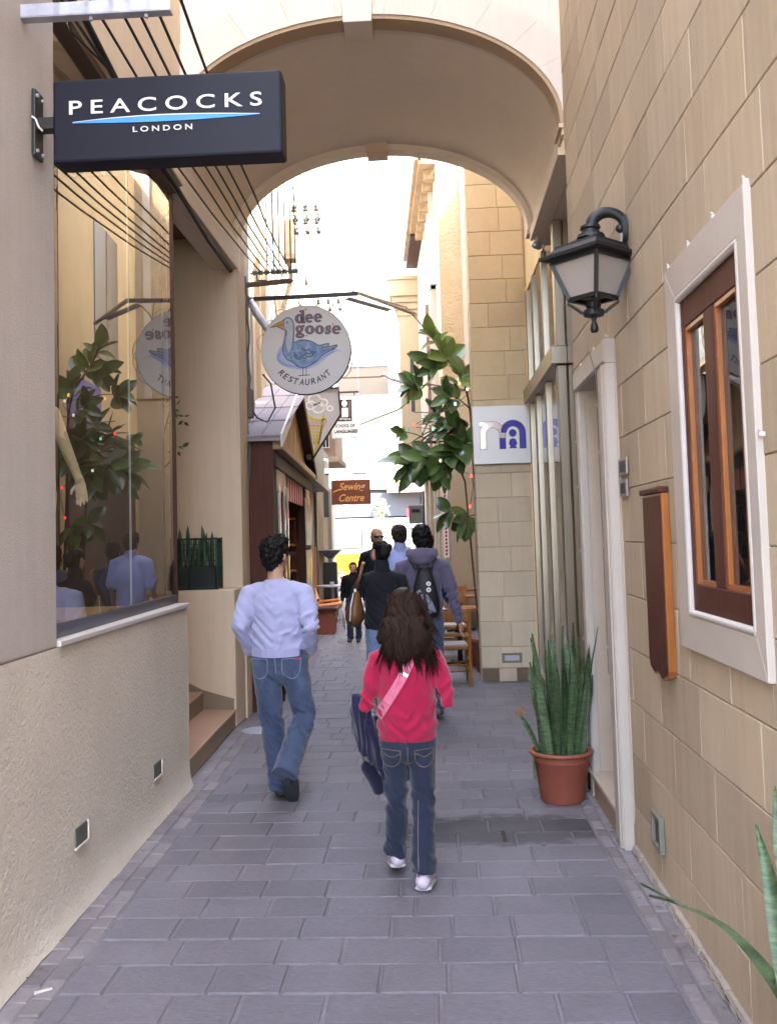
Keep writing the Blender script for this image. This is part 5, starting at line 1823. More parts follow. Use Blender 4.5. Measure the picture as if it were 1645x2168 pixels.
for k in range(15):
    a = PI - PI * k / 14 * 1.08
    P.append((lx + .088 + .080 * math.cos(a), ly, 3.248 + .066 * math.sin(a)))
b = MB(); b.tube(P, [.034] + [.033 - .011 * k / 14 for k in range(15)], 12)
b.build('arm', 'black_iron', lt, smooth=True)
b = MB(); b.ellipsoid((lx + .150, ly, 3.228), (.024, .020, .022)); b.build('scroll', 'black_iron', lt, smooth=True)
b = MB(); b.tube([(lx + .165, ly, 3.232), (1.015, ly, 3.232)], .022, 10); b.tube([(.990, ly, 3.225), (1.016, ly, 3.225)], [(.040, .075), (.040, .075)], 14, ref=(0, 1, 0)); b.build('wall_mount', 'black_iron', lt, smooth=True, angle=40)
top, bot = sqv(.205, 3.068), sqv(.118, 2.872)
fr = MB()
for k in range(4):
    fr.bar(top[k], bot[k], .02, .02)
    fr.bar(bot[k], bot[(k + 1) % 4], .018, .02)
    fr.bar(top[k], top[(k + 1) % 4], .016, .03)
fr.build('frame', 'black_iron', lt)
t2, b2 = sqv(.197, 3.066), sqv(.112, 2.876)
for k in range(4):
    j = (k + 1) % 4
    c = Vector((lx, ly, 2.97))
    q = [Vector(t2[k]), Vector(t2[j]), Vector(b2[j]), Vector(b2[k])]
    nrm = (q[1] - q[0]).cross(q[2] - q[0]).normalized()
    if nrm.dot(q[0] - c) > 0: nrm = -nrm
    MB().hexa([p for p in q] + [p + nrm * .004 for p in q]).build('pane', 'frost', lt)
b = MB(); b.lathe([(.012, 2.70), (.018, 2.705), (.022, 2.72), (.018, 2.74), (.010, 2.755), (.014, 2.775), (.05, 2.785), (.056, 2.80), (.05, 2.815), (.03, 2.82), (.04, 2.835), (.035, 2.86)], (lx, ly, 0), 14); b.build('finial', 'black_iron', lt, smooth=True, angle=50)
for k in range(4):
    p = Vector(bot[k]); c = Vector((lx, ly, 0))
    d = Vector((p.x - lx, p.y - ly, 0)).normalized()
    b = MB(); b.tube([p, p - Vector((0, 0, .02)) + d * .006, p - Vector((0, 0, .045)) - d * .03, Vector((lx, ly, 2.80)) + d * .055], .008, 6); b.build('stay', 'black_iron', lt)
for k in range(4):
    p = Vector(sqv(.235, 3.10)[k])
    b = MB(); b.lathe([(.005, 0), (.005, .02), (.009, .028), (.004, .045)], (p.x, p.y, p.z), 8); b.build('corner_knob', 'black_iron', lt)

# ================================================================ MENU BOARD, plaques, vent, clips
mn = thing('menu_board', 'long narrow brown wooden board with curved bottom on the right wall', 'board', (1.0, 4.6, 1.45))
pts = [(4.155, 1.86), (4.51, 1.86), (4.51, 1.10), (4.49, 1.065), (4.42, 1.045), (4.34, 1.06), (4.26, 1.035), (4.175, 1.06), (4.155, 1.09)]
b = MB(); b.prism(pts, ((RW - .010, 0, 0), (0, 1, 0), (0, 0, 1), (-1, 0, 0)), .034); b.build('board', 'wood_orange', mn)
b = MB(); b.prism([(u + (.008 if u < 4.33 else -.008), v + (.010 if v < 1.4 else -.010)) for u, v in pts], ((RW - .0445, 0, 0), (0, 1, 0), (0, 0, 1), (-1, 0, 0)), .004); b.build('face', 'wood_red', mn)
b = MB(); b.box(RW - .062, RW - .010, 4.148, 4.517, 1.861, 1.89); b.build('top_moulding', 'wood_red', mn, bevel=.008)
for i, (z, w_) in enumerate(((2.04, .20), (1.925, .17))):
    pq = thing('wall_plaque', ('upper' if i == 0 else 'lower') + ' small grey plaque beside the doorway surround', 'plaque', (RW, 5.06, z), None)
    MB().box(RW - .026, RW - .014, 5.06 - w_ / 2, 5.06 + w_ / 2, z - .045, z + .045).build('plate', plain('pewter_plate', (.30, .26, .25), .4, .3), pq, bevel=.003)
    b = MB()
    for k in range(5):
        yy = 5.06 - w_ / 2 + .025 + k * (w_ - .05) / 5
        b.box(RW - .029, RW - .0262, yy, yy + .012, z - .028, z + .028)
    b.build('dark_mark', 'dark_metal', pq)
vb = thing('wall_vent', 'small grey metal recess box low on the right wall', 'vent', (RW, 4.61, .28))
for q in ((4.52, 4.70, .345, .36), (4.52, 4.70, .20, .215), (4.52, 4.54, .2155, .3445), (4.68, 4.70, .2155, .3445)):
    MB().box(RW - .035, RW - .012, *q).build('vent_frame', plain('worn_green_metal', (.22, .22, .19), .5, .3), vb)
MB().box(RW - .018, RW - .011, 4.5405, 4.6795, .2155, .3445).build('vent_back', plain('vent_dark', (.10, .085, .07), .7), vb)
# white light clips on the frames
kc = 0
for ic_, (y, z) in enumerate(((2.962, 2.785), (3.3, 2.785), (3.62, 2.785), (3.93, 2.785), (2.935, 1.98), (5.205, 2.77), (5.6, 2.77), (6.1, 2.77))):
    b = MB(); xo = (-.002 if y < 4.5 else .03); b.box(RW - .030 - xo, RW - .010 - xo, y, y + .010, z - .002, z + .012); b.tube([(RW - .022 - xo, y + .005, z + .012), (RW - .030 - xo, y + .005, z + .022)], .004, 6)
    tag(b.build('light_clip', 'trim_white'), ('white clip on the near top corner of the window frame', 'white clip second from the near end of the window head', 'white clip third along the window head', 'white clip at the far top corner of the window frame', 'white clip halfway down the near side of the window frame', 'white clip at the near top corner of the doorway', 'white clip midway along the doorway lintel', 'white clip near the far end of the doorway lintel')[ic_], 'clip', 'light clips on the stone frames')
bulbm = emis('warm_bulb', (.45, .30, .18), .006)
cable = MB()
sl2 = thing('door_lights', 'string of tiny warm bulbs around the doorway surround', 'string lights', (RW, 5.7, 1.5))
for k, z in enumerate((1.05, 1.62, 2.15, 2.42)):
    b = MB(); b.ellipsoid((RW - .084, 5.41, z), (.006, .006, .011), nu=8, nv=6); b.build('bulb', bulbm, sl2)
for k, z in enumerate((1.0, 1.58, 2.0, 2.3)):
    b = MB(); b.ellipsoid((RW - .072, 6.335, z), (.006, .006, .011), nu=8, nv=6); b.build('bulb', bulbm, sl2)
b = MB(); b.tube([(RW - .08, 5.413, .9), (RW - .082, 5.412, 2.6), (RW - .082, 5.6, 2.765), (RW - .08, 6.3, 2.765), (RW - .07, 6.338, 2.6), (RW - .07, 6.337, .9)], .003, 5); b.build('cord', 'cable_grey', sl2)

# ================================================================ PLANTS
def blade(mb, base, tip, w, bend, twist, seg=9, thick=.006):
    """pointed upright leaf with a shallow fold"""
    base, tip = Vector(base), Vector(tip)
    ax = (tip - base)
    L = ax.length
    side0 = ax.cross(Vector((0, 1, 0)) if abs(ax.normalized().y) < .9 else Vector((1, 0, 0))).normalized()
    rs = []
    for i in range(seg + 1):
        t = i / seg
        p = base.lerp(tip, t) + Vector(bend) * (math.sin(PI * t * .5) ** 2 * t)
        wd = w * (.62 + .38 * math.sin(PI * min(t * 1.3, 1) * .5)) * (1 if t < .72 else max(.03, 1 - ((t - .72) / .28) ** 1.6))
        rot = Matrix.Rotation(twist[0] + twist[1] * t, 3, ax.normalized())
        s_ = rot @ side0
        n_ = ax.normalized().cross(s_)
        rs.append([p - s_ * wd / 2 + n_ * .012 * (wd / w), p + n_ * -thick, p + s_ * wd / 2 + n_ * .012 * (wd / w), p + n_ * thick])
    mb.rings(rs, True)
    return mb
def snake_plant(loc, label, n, hgt, pr, ph, spread, seed, wl=.055):
    rr = random.Random(seed)
    t = thing('potted_plant', label, 'plant', loc)
    x, y, z = loc
    b = MB()
    b.lathe([(pr * .70, 0), (pr * .73, ph * .05), (pr * .92, ph * .80), (pr * .95, ph * .82), (pr * .97, ph * .99), (pr * .88, ph * .99), (pr * .86, ph * .85)], (x, y, z), 36)
    po = b.build('pot', 'terracotta', t, smooth=True, angle=35)
    b = MB(); b.tube([(x + pr * 1.0 * math.cos(a), y + pr * 1.0 * math.sin(a), z + ph * .985) for a in np.linspace(0, 2 * PI, 37)], [(.017, .014)] * 37, 8); b.build('rim', 'terracotta', po, smooth=True)
    b = MB(); b.lathe([(pr * .87, ph * .86), (.001, ph * .88)], (x, y, z), 24); b.build('soil', 'soil', t)
    for i in range(n):
        a = rr.uniform(0, 2 * PI)
        r_ = pr * .72 * math.sqrt(rr.random())
        bx_, by_ = x + r_ * math.cos(a), y + r_ * math.sin(a)
        h = hgt * rr.uniform(.55, 1.0)
        lean = spread * rr.uniform(.3, 1.0) * (r_ / pr)
        tip = (bx_ + lean * math.cos(a) + rr.uniform(-.04, .04), by_ + lean * math.sin(a), z + ph * .85 + h)
        blade(MB(), (bx_, by_, z + ph * .82), tip, wl * rr.uniform(.75, 1.15), (rr.uniform(-.03, .03) + lean * .3 * math.cos(a), lean * .3 * math.sin(a), 0), (rr.uniform(0, 3), rr.uniform(-.8, .8))).build('leaf', 'snake_leaf', t, smooth=True, angle=60)
    return t
pp = snake_plant((.765, 6.19, 0), 'large snake plant with mottled upright leaves in a terracotta pot by the doorway', 40, .86, .19, .31, .16, 5)
# two drooping leaves at the left of the pot
b = MB(); blade(b, (.62, 6.17, .30), (.53, 6.14, .56), .035, (-.03, 0, .0), (.3, .2)); b.build('leaf', 'snake_leaf', pp, smooth=True)
b = MB(); b.tube([(.535, 6.14, .555), (.515, 6.14, .585), (.495, 6.14, .57), (.49, 6.14, .53)], [(.016, .004), (.015, .004), (.013, .004), (.004, .003)], 6); b.build('leaf', mat('dry_leaf', (.22, .11, .06), .8), pp)
b = MB(); b.rings([[(.585 - .0, 6.13 + .03 * w, .30 - .15 * t), (.575, 6.13, .30 - .15 * t), (.585, 6.13 - .03 * w, .30 - .15 * t), (.59, 6.13, .30 - .15 * t)] for t, w in ((0, .3), (.3, 1), (.7, 1), (1, .1))]); b.build('leaf', 'rubber_leaf', pp)
# near snake plant at the right edge
p2 = thing('potted_plant', 'snake plant at the right edge with one long leaf arching over the paving', 'plant', (.86, 2.36, 0))
b = MB(); b.lathe([(.10, 0), (.13, .22), (.14, .23), (.14, .26), (.12, .26), (.11, .22)], (.86, 2.36, 0), 24); b.build('pot', 'terracotta', p2, smooth=True, angle=40)
b = MB(); b.lathe([(.115, .22), (.001, .23)], (.86, 2.36, 0), 16); b.build('soil', 'soil', p2)
def bezier_leaf(pts, ws, name='leaf', m='snake_leaf', parent=None, up=(0, 0, 1)):
    P = fitc3(pts, 6)
    n_ = len(P)
    rs = []
    for i, p in enumerate(P):
        t = (P[min(i + 1, n_ - 1)] - P[max(i - 1, 0)]).normalized()
        s_ = t.cross(Vector(up)).normalized()
        nn = s_.cross(t)
        f = i / (n_ - 1) * (len(ws) - 1)
        k = min(int(f), len(ws) - 2)
        w = ws[k] + (ws[k + 1] - ws[k]) * (f - k)
        rs.append([p - s_ * w / 2 + nn * w * .16, p - nn * .004, p + s_ * w / 2 + nn * w * .16, p + nn * .006])
    return MB().rings(rs, True).build(name, m, parent, smooth=True, angle=70)
def fitc3(pts, n=6):
    out = []
    m = len(pts)
    pts = [Vector(p) for p in pts]
    for i in range(m - 1):
        p0, p1, p2_, p3 = pts[max(i - 1, 0)], pts[i], pts[i + 1], pts[min(i + 2, m - 1)]
        for k in range(n):
            t = k / n
            out.append(.5 * (2 * p1 + (p2_ - p0) * t + (2 * p0 - 5 * p1 + 4 * p2_ - p3) * t * t + (3 * p1 - p0 - 3 * p2_ + p3) * t ** 3))
    out.append(pts[-1])
    return out
bezier_leaf([(.88, 2.36, .22), (.915, 2.55, .33), (.925, 2.68, .385), (.905, 2.85, .43), (.87, 3.10, .445), (.80, 3.35, .42), (.745, 3.6, .36)], [.05, .055, .055, .046, .030, .018, .003], parent=p2)
bezier_leaf([(.80, 3.35, .42), (.76, 3.5, .405), (.725, 3.65, .385)], [.012, .010, .002], parent=p2)
bezier_leaf([(.88, 2.38, .22), (.915, 2.58, .34), (.928, 2.74, .50), (.942, 2.86, .67), (.936, 2.95, .81)], [.05, .062, .060, .046, .004], parent=p2, up=(0, 1, 0))
bezier_leaf([(.91, 2.42, .22), (.945, 2.64, .55), (.962, 2.80, .78), (.982, 2.90, .935)], [.05, .06, .05, .004], parent=p2, up=(0, 1, 0))
bezier_leaf([(.86, 2.34, .22), (.90, 2.36, .6), (.92, 2.4, .9)], [.05, .07, .006], parent=p2, up=(0, 1, 0))
# weeds at the foot of the wall
wd = MB()
for i in range(46):
    y = RND.uniform(2.9, 5.1)
    x = 1.0 + RND.uniform(-.012, .012)
    h = RND.uniform(.02, .075)
    wd.add([(x, y, .01), (x + .004, y + .005, .01), (x - RND.uniform(.0, .03), y + RND.uniform(-.03, .03), h)], [(0, 1, 2)])
o = wd.build('weeds', 'dull_leaf'); o['kind'] = 'stuff'
# black drain pipe by the doorway
dp = thing('drain_pipe', 'short black drainpipe with elbow standing behind the potted snake plant', 'pipe', (.99, 6.42, 0))
MB().tube([(.985, 6.42, 0), (.985, 6.42, .25), (1.0, 6.44, .29), (1.03, 6.46, .30)], .028, 10).build('pipe', 'dark_metal', dp, smooth=True)
MB().lathe([(.037, .20), (.037, .24)], (.985, 6.42, 0), 12).build('pipe_collar', 'dark_metal', dp, smooth=True, angle=40)

# caged planter on the left
cg = thing('caged_planter', 'dark green wire cage planter with snake plant on the low wall', 'planter', (-2.24, 8.86, 1.262))
for (x, y) in ((-2.035, 8.75), (-2.46, 8.75), (-2.035, 8.96), (-2.46, 8.96), (-2.29, 8.75)):
    MB().tube([(x, y, 1.262), (x, y, 1.745)], .011, 8).build('cage_post', plain('dark_green_paint', (.008, .03, .024), .5), cg, smooth=True)
b = MB()
for (a, c) in (((-2.46, 8.75), (-2.035, 8.75)), ((-2.46, 8.96), (-2.035, 8.96)), ((-2.035, 8.75), (-2.035, 8.96)), ((-2.46, 8.75), (-2.46, 8.96))):
    for z in (1.275, 1.735):
        b.tube([(*a, z), (*c, z)], .009, 6)
    for k in range(1, 18):
        t = k / 18
        p = (a[0] + (c[0] - a[0]) * t, a[1] + (c[1] - a[1]) * t)
        b.tube([(*p, 1.275), (*p, 1.735)], .0022, 4)
    for k in range(1, 9):
        b.tube([(*a, 1.275 + k * .051), (*c, 1.275 + k * .051)], .0022, 4)
b.build('wire_mesh', bpy.data.materials['dark_green_paint'], cg)
MB().box(-2.44, -2.055, 8.77, 8.94, 1.263, 1.47).build('inner_trough', 'dark_metal', cg)
for i in range(12):
    x = -2.40 + i * .028
    blade(MB(), (x, 8.86 + RND.uniform(-.05, .05), 1.45), (x + RND.uniform(-.06, .08), 8.86 + RND.uniform(-.05, .05), 1.60 + .27 * RND.random() + (.12 if i == 4 else 0)), .04, (0, 0, 0), (RND.uniform(-.4, .4), .3)).build('leaf', 'snake_leaf', cg, smooth=True)
# sprigs growing beside the shop window edge
sg = thing('shoot_plant', 'small leafy shoots poking out past the edge of the display window', 'plant', (-2.3, 7.9, 2.7))
b = MB(); b.tube([(-2.45, 8.0, 1.2), (-2.42, 8.0, 2.2), (-2.27, 8.0, 2.75), (-2.20, 8.0, 3.0)], .008, 5); b.tube([(-2.40, 8.0, 2.25), (-2.2, 8.0, 2.45)], .006, 5); b.build('stem', 'bark', sg)
for i in range(22):
    c = Vector(((-2.24, 8.0, 2.92), (-2.18, 8.0, 2.78), (-2.2, 8.0, 2.46))[i % 3]) + Vector((RND.uniform(-.07, .07), RND.uniform(-.06, .06), RND.uniform(-.09, .09)))
    d = Vector((RND.uniform(-1, 1), RND.uniform(-.6, .6), RND.uniform(-.5, 1))).normalized()
    e = d.orthogonal().normalized()
    MB().add([c, c + d * .03 + e * .016, c + d * .065, c + d * .03 - e * .016], [(0, 1, 2, 3)]).build('leaf', 'dull_leaf', sg)

# rubber plant on the right, beyond the pillar
rp = thing('rubber_plant', 'tall rubber plant with broad glossy leaves leaning over the lane', 'plant', (.62, 12.0, 0))
trunk = [(.62, 11.9, .4), (.56, 11.9, 1.4), (.52, 11.9, 2.4), (.50, 11.88, 3.2), (.42, 11.85, 3.62), (.20, 11.8, 3.95), (.04, 11.8, 4.22)]
b = MB(); b.tube(fitc3(trunk, 4), [.024 - .017 * i / 24 for i in range(25)], 7)
CL = [  # cluster centre, direction the shoot grows, leaves, leaf length
    ((.05, 11.8, 4.20), (-.4, 0, .9), 6, .27, 'rubber_young', (.20, 11.8, 3.95)),
    ((.16, 11.8, 4.00), (-.5, 0, .6), 8, .30, 'rubber_young', (.30, 11.85, 3.80)),
    ((.02, 11.75, 3.86), (-.9, 0, .1), 5, .28, 'rubber_leaf', (.25, 11.8, 3.9)),
    ((-.20, 11.75, 3.58), (-.9, 0, .2), 8, .28, 'rubber_leaf', (.25, 11.8, 3.55)),
    ((.40, 11.7, 3.70), (.3, -.3, .8), 5, .27, 'rubber_young', (.48, 11.85, 3.5)),
    ((.22, 11.7, 3.45), (-.6, -.3, .4), 6, .26, 'rubber_leaf', (.48, 11.85, 3.3)),
    ((.26, 11.7, 3.05), (-.5, -.4, .1), 8, .30, 'rubber_leaf', (.50, 11.88, 2.9)),
    ((.05, 11.72, 3.22), (-.6, -.2, .3), 5, .24, 'rubber_leaf', (.40, 11.8, 3.0)),
    ((-.40, 11.7, 3.02), (-.8, 0, .4), 4, .17, 'rubber_leaf', (.05, 11.75, 2.85)),
    ((.26, 11.7, 2.70), (-.4, -.4, -.4), 9, .33, 'rubber_leaf', (.50, 11.88, 2.7)),
    ((.42, 11.65, 2.85), (.0, -.5, .2), 6, .30, 'rubber_leaf', (.50, 11.88, 2.7)),
    ((-.10, 11.7, 2.66), (-.7, -.2, -.3), 7, .32, 'rubber_leaf', (.2, 11.75, 2.75)),
    ((-.30, 11.68, 2.58), (-.9, -.1, -.3), 7, .34, 'rubber_leaf', (-.05, 11.7, 2.70)),
    ((.12, 11.7, 2.48), (-.3, -.3, -.9), 6, .30, 'rubber_leaf', (.3, 11.8, 2.6)),
    ((.36, 11.7, 1.86), (-.6, -.3, -.5), 7, .26, 'rubber_leaf', (.53, 11.88, 1.95)),
    ((.14, 11.7, 1.98), (-.9, -.1, .0), 3, .26, 'rubber_leaf', (.36, 11.75, 1.95)),
]
for c, d, n_, L, m, src in CL:
    b.tube(fitc3([src, Vector(src).lerp(Vector(c), .5) + Vector((0, 0, .03)), c], 4), [.009, .009, .008, .008, .008, .007, .006, .005, .004], 6)
b.build('stem', 'bark', rp, smooth=True)
b = MB(); b.lathe([(.14, 0), (.2, .36), (.22, .38), (.22, .42), (.18, .42)], (.62, 11.9, 0), 20); b.build('pot', 'terracotta', rp, smooth=True, angle=40)
def broad_leaf(c, d, nrm, L, w, m):
    d = Vector(d).normalized()
    nrm = Vector(nrm)
    nrm = (nrm - d * nrm.dot(d)).normalized()
    s_ = d.cross(nrm)
    c = Vector(c)
    n_ = 9
    vs_, fs_ = [], []
    bend = rl.uniform(.05, .30)
    cup = rl.uniform(.10, .26)
    for i in range(n_ + 1):
        t = i / n_
        wd = w * (math.sin(PI * min(t * 1.02, 1) ** .92) ** .62) if 0 < t < 1 else .002
        p = c + d * (L * t) - nrm * (bend * L * t * t)
        up = cup * wd
        vs_ += [p + s_ * wd / 2 + nrm * up, p + s_ * wd / 4 + nrm * up * .35, p, p - s_ * wd / 4 + nrm * up * .35, p - s_ * wd / 2 + nrm * up]
    for i in range(n_):
        for j in range(4):
            fs_.append((5 * i + j, 5 * i + j + 1, 5 * i + j + 6, 5 * i + j + 5))
    return MB().add(vs_, fs_).build('leaf', m, rp, smooth=True)
rl = random.Random(21)
for c, d, n_, L, m, src in CL:
    n_ = int(n_ * 1.35 + .5); L *= 1.14
    ax = Vector(d).normalized()
    o1 = ax.orthogonal().normalized(); o2 = ax.cross(o1)
    for i in range(n_):
        a = i * 2.4 + rl.uniform(-.5, .5)
        k = i / n_
        dd = ax * (.25 + .7 * k) + (o1 * math.cos(a) + o2 * math.sin(a)) * (1.0 - .45 * k) + Vector((-.05, 0, -.22 * rl.random()))
        nrm = Vector((rl.uniform(-.7, .7), rl.uniform(-1, -.2), rl.uniform(-.1, 1)))
        l_ = L * rl.uniform(.72, 1.12)
        base_ = Vector(c) - ax * (.16 * (1 - k)) * rl.uniform(.4, 1)
        broad_leaf(base_, dd, nrm, l_, l_ * rl.uniform(.46, .60), m)
# second, strap-leaved plant
dr = thing('strap_leaf_plant', 'spiky strap leaved plant tangled among the rubber plant leaves', 'plant', (.4, 12.4, 0))
b = MB(); b.tube([(.55, 12.5, .3), (.42, 12.4, 2.4), (.12, 12.3, 3.2)], .012, 6); b.build('stem', 'bark', dr)
b = MB(); b.lathe([(.13, 0), (.17, .3), (.15, .3)], (.55, 12.5, 0), 16); b.build('pot', 'terracotta', dr, smooth=True, angle=40)
for i in range(38):
    c = Vector((.12, 12.3, 3.1)) if i % 2 else Vector((.26, 12.35, 2.9))
    d = Vector((rl.uniform(-1, .8), rl.uniform(-.7, .3), rl.uniform(-.5, .9))).normalized()
    L = rl.uniform(.30, .55)
    blade(MB(), c, c + d * L, .030, (0, 0, -.10), (rl.uniform(0, 3), .4), 6, .003).build('leaf', 'thin_leaf', dr, smooth=True)
# coloured fairy lights
fl = thing('fairy_lights', 'string of small coloured fairy lights tangled in the rubber plant', 'string lights', (.3, 11.6, 3))
cols = [emis('red_bulb', (1, .05, .04), .30), emis('amber_bulb', (1, .40, .06), .22), emis('white_bulb', (1, .85, .6), .12), emis('green_bulb', (.15, 1, .35), .12)]
pts = []
for i, (u, z) in enumerate(((.47, 2.42), (-.04, 3.52), (.36, 3.55), (.23, 2.92), (.46, 3.50), (-.20, 3.06), (.10, 2.62), (.02, 3.02), (.30, 3.30), (.44, 2.05))):
    y = 11.55 + .1 * math.sin(i * 2.1)
    pts.append((u, y, z))
    b = MB(); b.ellipsoid((u, y, z), (.016, .016, .022), nu=8, nv=6); b.build('bulb', cols[(0, 1, 1, 0, 2, 0, 2, 3, 2, 0)[i]], fl)
pts.sort(key=lambda p: p[2])
b = MB(); b.tube(fitc3(pts, 3), .004, 5); b.build('cord', 'cable', fl)
b = MB(); b.tube([(-.2, 11.5, 3.22), (.1, 11.5, 3.2), (.45, 11.5, 3.3)], .006, 5); b.build('cord', 'cable_grey', fl)
tag(MB().tube([(.515, 11.53, .0), (.515, 11.53, 6.5)], .022, 8).build('brown_pipe', 'bark', None), 'brown pipe running up the back edge of the stone pillar', 'pipe')

# ================================================================ TABLES AND CHAIRS
def round_table(loc, label, r, h, top_m, leg_m, group=None):
    t = thing('cafe_table', label, 'table', loc, group)
    x, y, z = loc
    MB().lathe([(r - .015, h - .03), (r, h - .022), (r, h - .006), (r - .008, h)], (x, y, 0), 36).build('tabletop', top_m, t, smooth=True, angle=40)
    MB().tube([(x, y, .03), (x, y, h - .03)], .035, 10).build('column', leg_m, t, smooth=True)
    for k in range(4):
        a = k * PI / 2 + .4
        MB().bar((x, y, .04), (x + .27 * math.cos(a), y + .27 * math.sin(a), .018), .05, .03).build('foot', leg_m, t)
    return t
tb = [round_table((.29, 12.65, 0), 'nearest round varnished table on the right behind the wooden chair', .32, .75, 'wood_orange', 'dark_metal'),
      round_table((.30, 15.1, 0), 'middle round varnished table on the right of the lane', .36, .75, 'wood_orange', 'dark_metal'),
      round_table((.42, 17.0, 0), 'farthest round varnished table on the right by the far wall', .36, .75, 'wood_orange', 'dark_metal')]
for i, (x, y) in enumerate(((.12, 12.55), (.18, 15.0), (.26, 16.9))):
    nk = MB(); nk.lathe([(.028, .75), (.03, .83), (.024, .86)], (x, y, 0), 10)
    tag(nk.build('sugar_pot', 'white_paint', None, smooth=True, angle=40), ('small white pot on the nearest varnished table', 'small white pot on the middle varnished table', 'small white pot on the farthest varnished table')[i], 'pot')
def wood_chair(label):
    t = thing('wooden_chair', label, 'chair', (0, 0, 0), 'varnished wooden chairs at the right hand tables')
    w, d, sh, bh = .40, .40, .45, .86
    # faces +y; back at y = 0
    for s_ in (-1, 1):
        MB().limb([(s_ * w / 2, -.05, 0), (s_ * w / 2, 0, .42), (s_ * w / 2, -.02, .66), (s_ * w / 2, -.045, bh)], [.017, .021, .021, .017], 10).build('rear_leg', 'wood_pine', t, smooth=True)
        MB().limb([(s_ * w / 2, d, 0), (s_ * w / 2, d, sh)], [.015, .02], 10).build('front_leg', 'wood_pine', t, smooth=True)
        for z in (.16, .28):
            MB().tube([(s_ * w / 2, -.02, z), (s_ * w / 2, d, z)], .010, 8).build('side_rung', 'wood_pine', t, smooth=True)
    for z in (.17, .24):
        MB().tube([(-w / 2, -.02, z), (w / 2, -.02, z)], .010, 8).build('rear_rung', 'wood_pine', t, smooth=True)
    MB().tube([(-w / 2, d, .22), (w / 2, d, .22)], .010, 8).build('front_rung', 'wood_pine', t, smooth=True)
    for (z, h) in ((.73, .12),):
        MB().box(-w / 2 + .012, w / 2 - .012, -.045, -.022, z, z + h).build('back_slat', 'wood_pine', t, bevel=.006)
    MB().box(-w / 2 + .012, w / 2 - .012, -.03, -.012, .56, .60).build('back_slat', 'wood_pine', t, bevel=.006)
    MB().box(-w / 2 - .01, w / 2 + .01, .012, d + .02, .405, .445).build('seat_frame', 'wood_pine', t, bevel=.008)
    s2 = MB().box(-w / 2 + .02, w / 2 - .02, .03, d - .005, .44, .468).build('seat', mat('pale_rush_seat', (.42, .38, .38), .8, .25, 3, .5, 30, .008, stretch=(1, 14, 1)), t, bevel=.01)
    return t
wc = wood_chair('varnished wooden chair standing nearest with its back to the camera by the stone pillar')
pose(wc, (.16, 10.82, 0), rad(4))
for (x, y, rz, lab) in ((.20, 13.6, 182, 'varnished wooden chair between the nearest and middle tables'), (.2, 14.1, 0, 'varnished wooden chair facing the middle table'), (.3, 16.0, 180, 'varnished wooden chair beyond the middle table')):
    c = copy_tree(wc); c['label'] = lab; pose(c, (x, y, 0), rad(rz))
# left: grey table with cup, orange chairs, black pedestal lamp
round_table((-2.16, 19.8, 0), 'grey metal round table with cups on the left beyond the planter', .34, .735, 'galv', 'galv')
cup = thing('coffee_cup', 'white coffee cup and saucer on the grey table', 'cup', (-2.16, 19.7, .735))
MB().lathe([(.025, .745), (.045, .78), (.048, .81), (.042, .81)], (-2.16, 19.7, 0), 14).build('cup', 'white_paint', cup, smooth=True, angle=50)
MB().lathe([(.03, .735), (.085, .745), (.085, .75)], (-2.13, 19.7, 0), 16).build('saucer', 'white_paint', cup, smooth=True, angle=50)
gl_ = thing('drinking_glass', 'small clear glass on the grey table beside the cup', 'glass', (-1.95, 19.75, .735))
MB().lathe([(.025, .735), (.032, .86), (.028, .86), (.022, .745)], (-1.95, 19.75, 0), 12).build('tumbler', 'glass', gl_, smooth=True, angle=50)
ORG_M = plain('orange_plastic', (.72, .20, .02), .35)
def orange_chair(label):
    t = thing('orange_chair', label, 'chair', (0, 0, 0), 'orange plastic chairs by the grey table')
    # faces +x
    b = MB(); b.hexa([(-.20, -.21, .43), (.22, -.21, .46), (.22, .21, .46), (-.20, .21, .43), (-.20, -.21, .455), (.22, -.21, .50), (.22, .21, .50), (-.20, .21, .455)]); b.build('seat', ORG_M, t, bevel=.012)
    b = MB(); b.hexa([(-.24, -.20, .50), (-.22, -.20, .49), (-.22, .20, .49), (-.24, .20, .50), (-.36, -.18, .86), (-.335, -.18, .87), (-.335, .18, .87), (-.36, .18, .86)]); b.build('backrest', ORG_M, t, bevel=.01)
    for s_ in (-1, 1):
        MB().tube([(.24, s_ * .20, 0), (.18, s_ * .18, .44)], .011, 8).build('leg', 'galv', t, smooth=True)
        MB().tube([(-.25, s_ * .20, 0), (-.17, s_ * .18, .43), (-.23, s_ * .18, .50), (-.27, s_ * .17, .62)], .011, 8).build('leg', 'galv', t, smooth=True)
    return t
oc = orange_chair('nearer orange plastic chair behind the planter box')
pose(oc, (-2.02, 18.0, 0), rad(8))
oc.scale = (1.1, 1.1, 1.0)
c = copy_tree(oc); c['label'] = 'farther orange plastic chair beside the grey table'; pose(c, (-2.16, 19.1, 0), rad(-5))
bl = thing('pedestal_lamp', 'black pedestal with upturned grey cone shade behind the grey table', 'lamp', (-2.35, 21.3, 0))
MB().box(-2.50, -2.20, 21.1, 21.4, 0, 1.18).build('pedestal', 'dark_metal', bl, bevel=.01)
b = MB(); b.rings([[(-2.35 + sx * r_, 21.25 + sy * r_, z) for sx, sy in ((-1, -1), (1, -1), (1, 1), (-1, 1))] for r_, z in ((.05, 1.181), (.05, 1.26), (.25, 1.44), (.25, 1.46))]); b.build('cone_shade', plain('grey_blue_metal', (.28, .29, .33), .35, .4), bl)

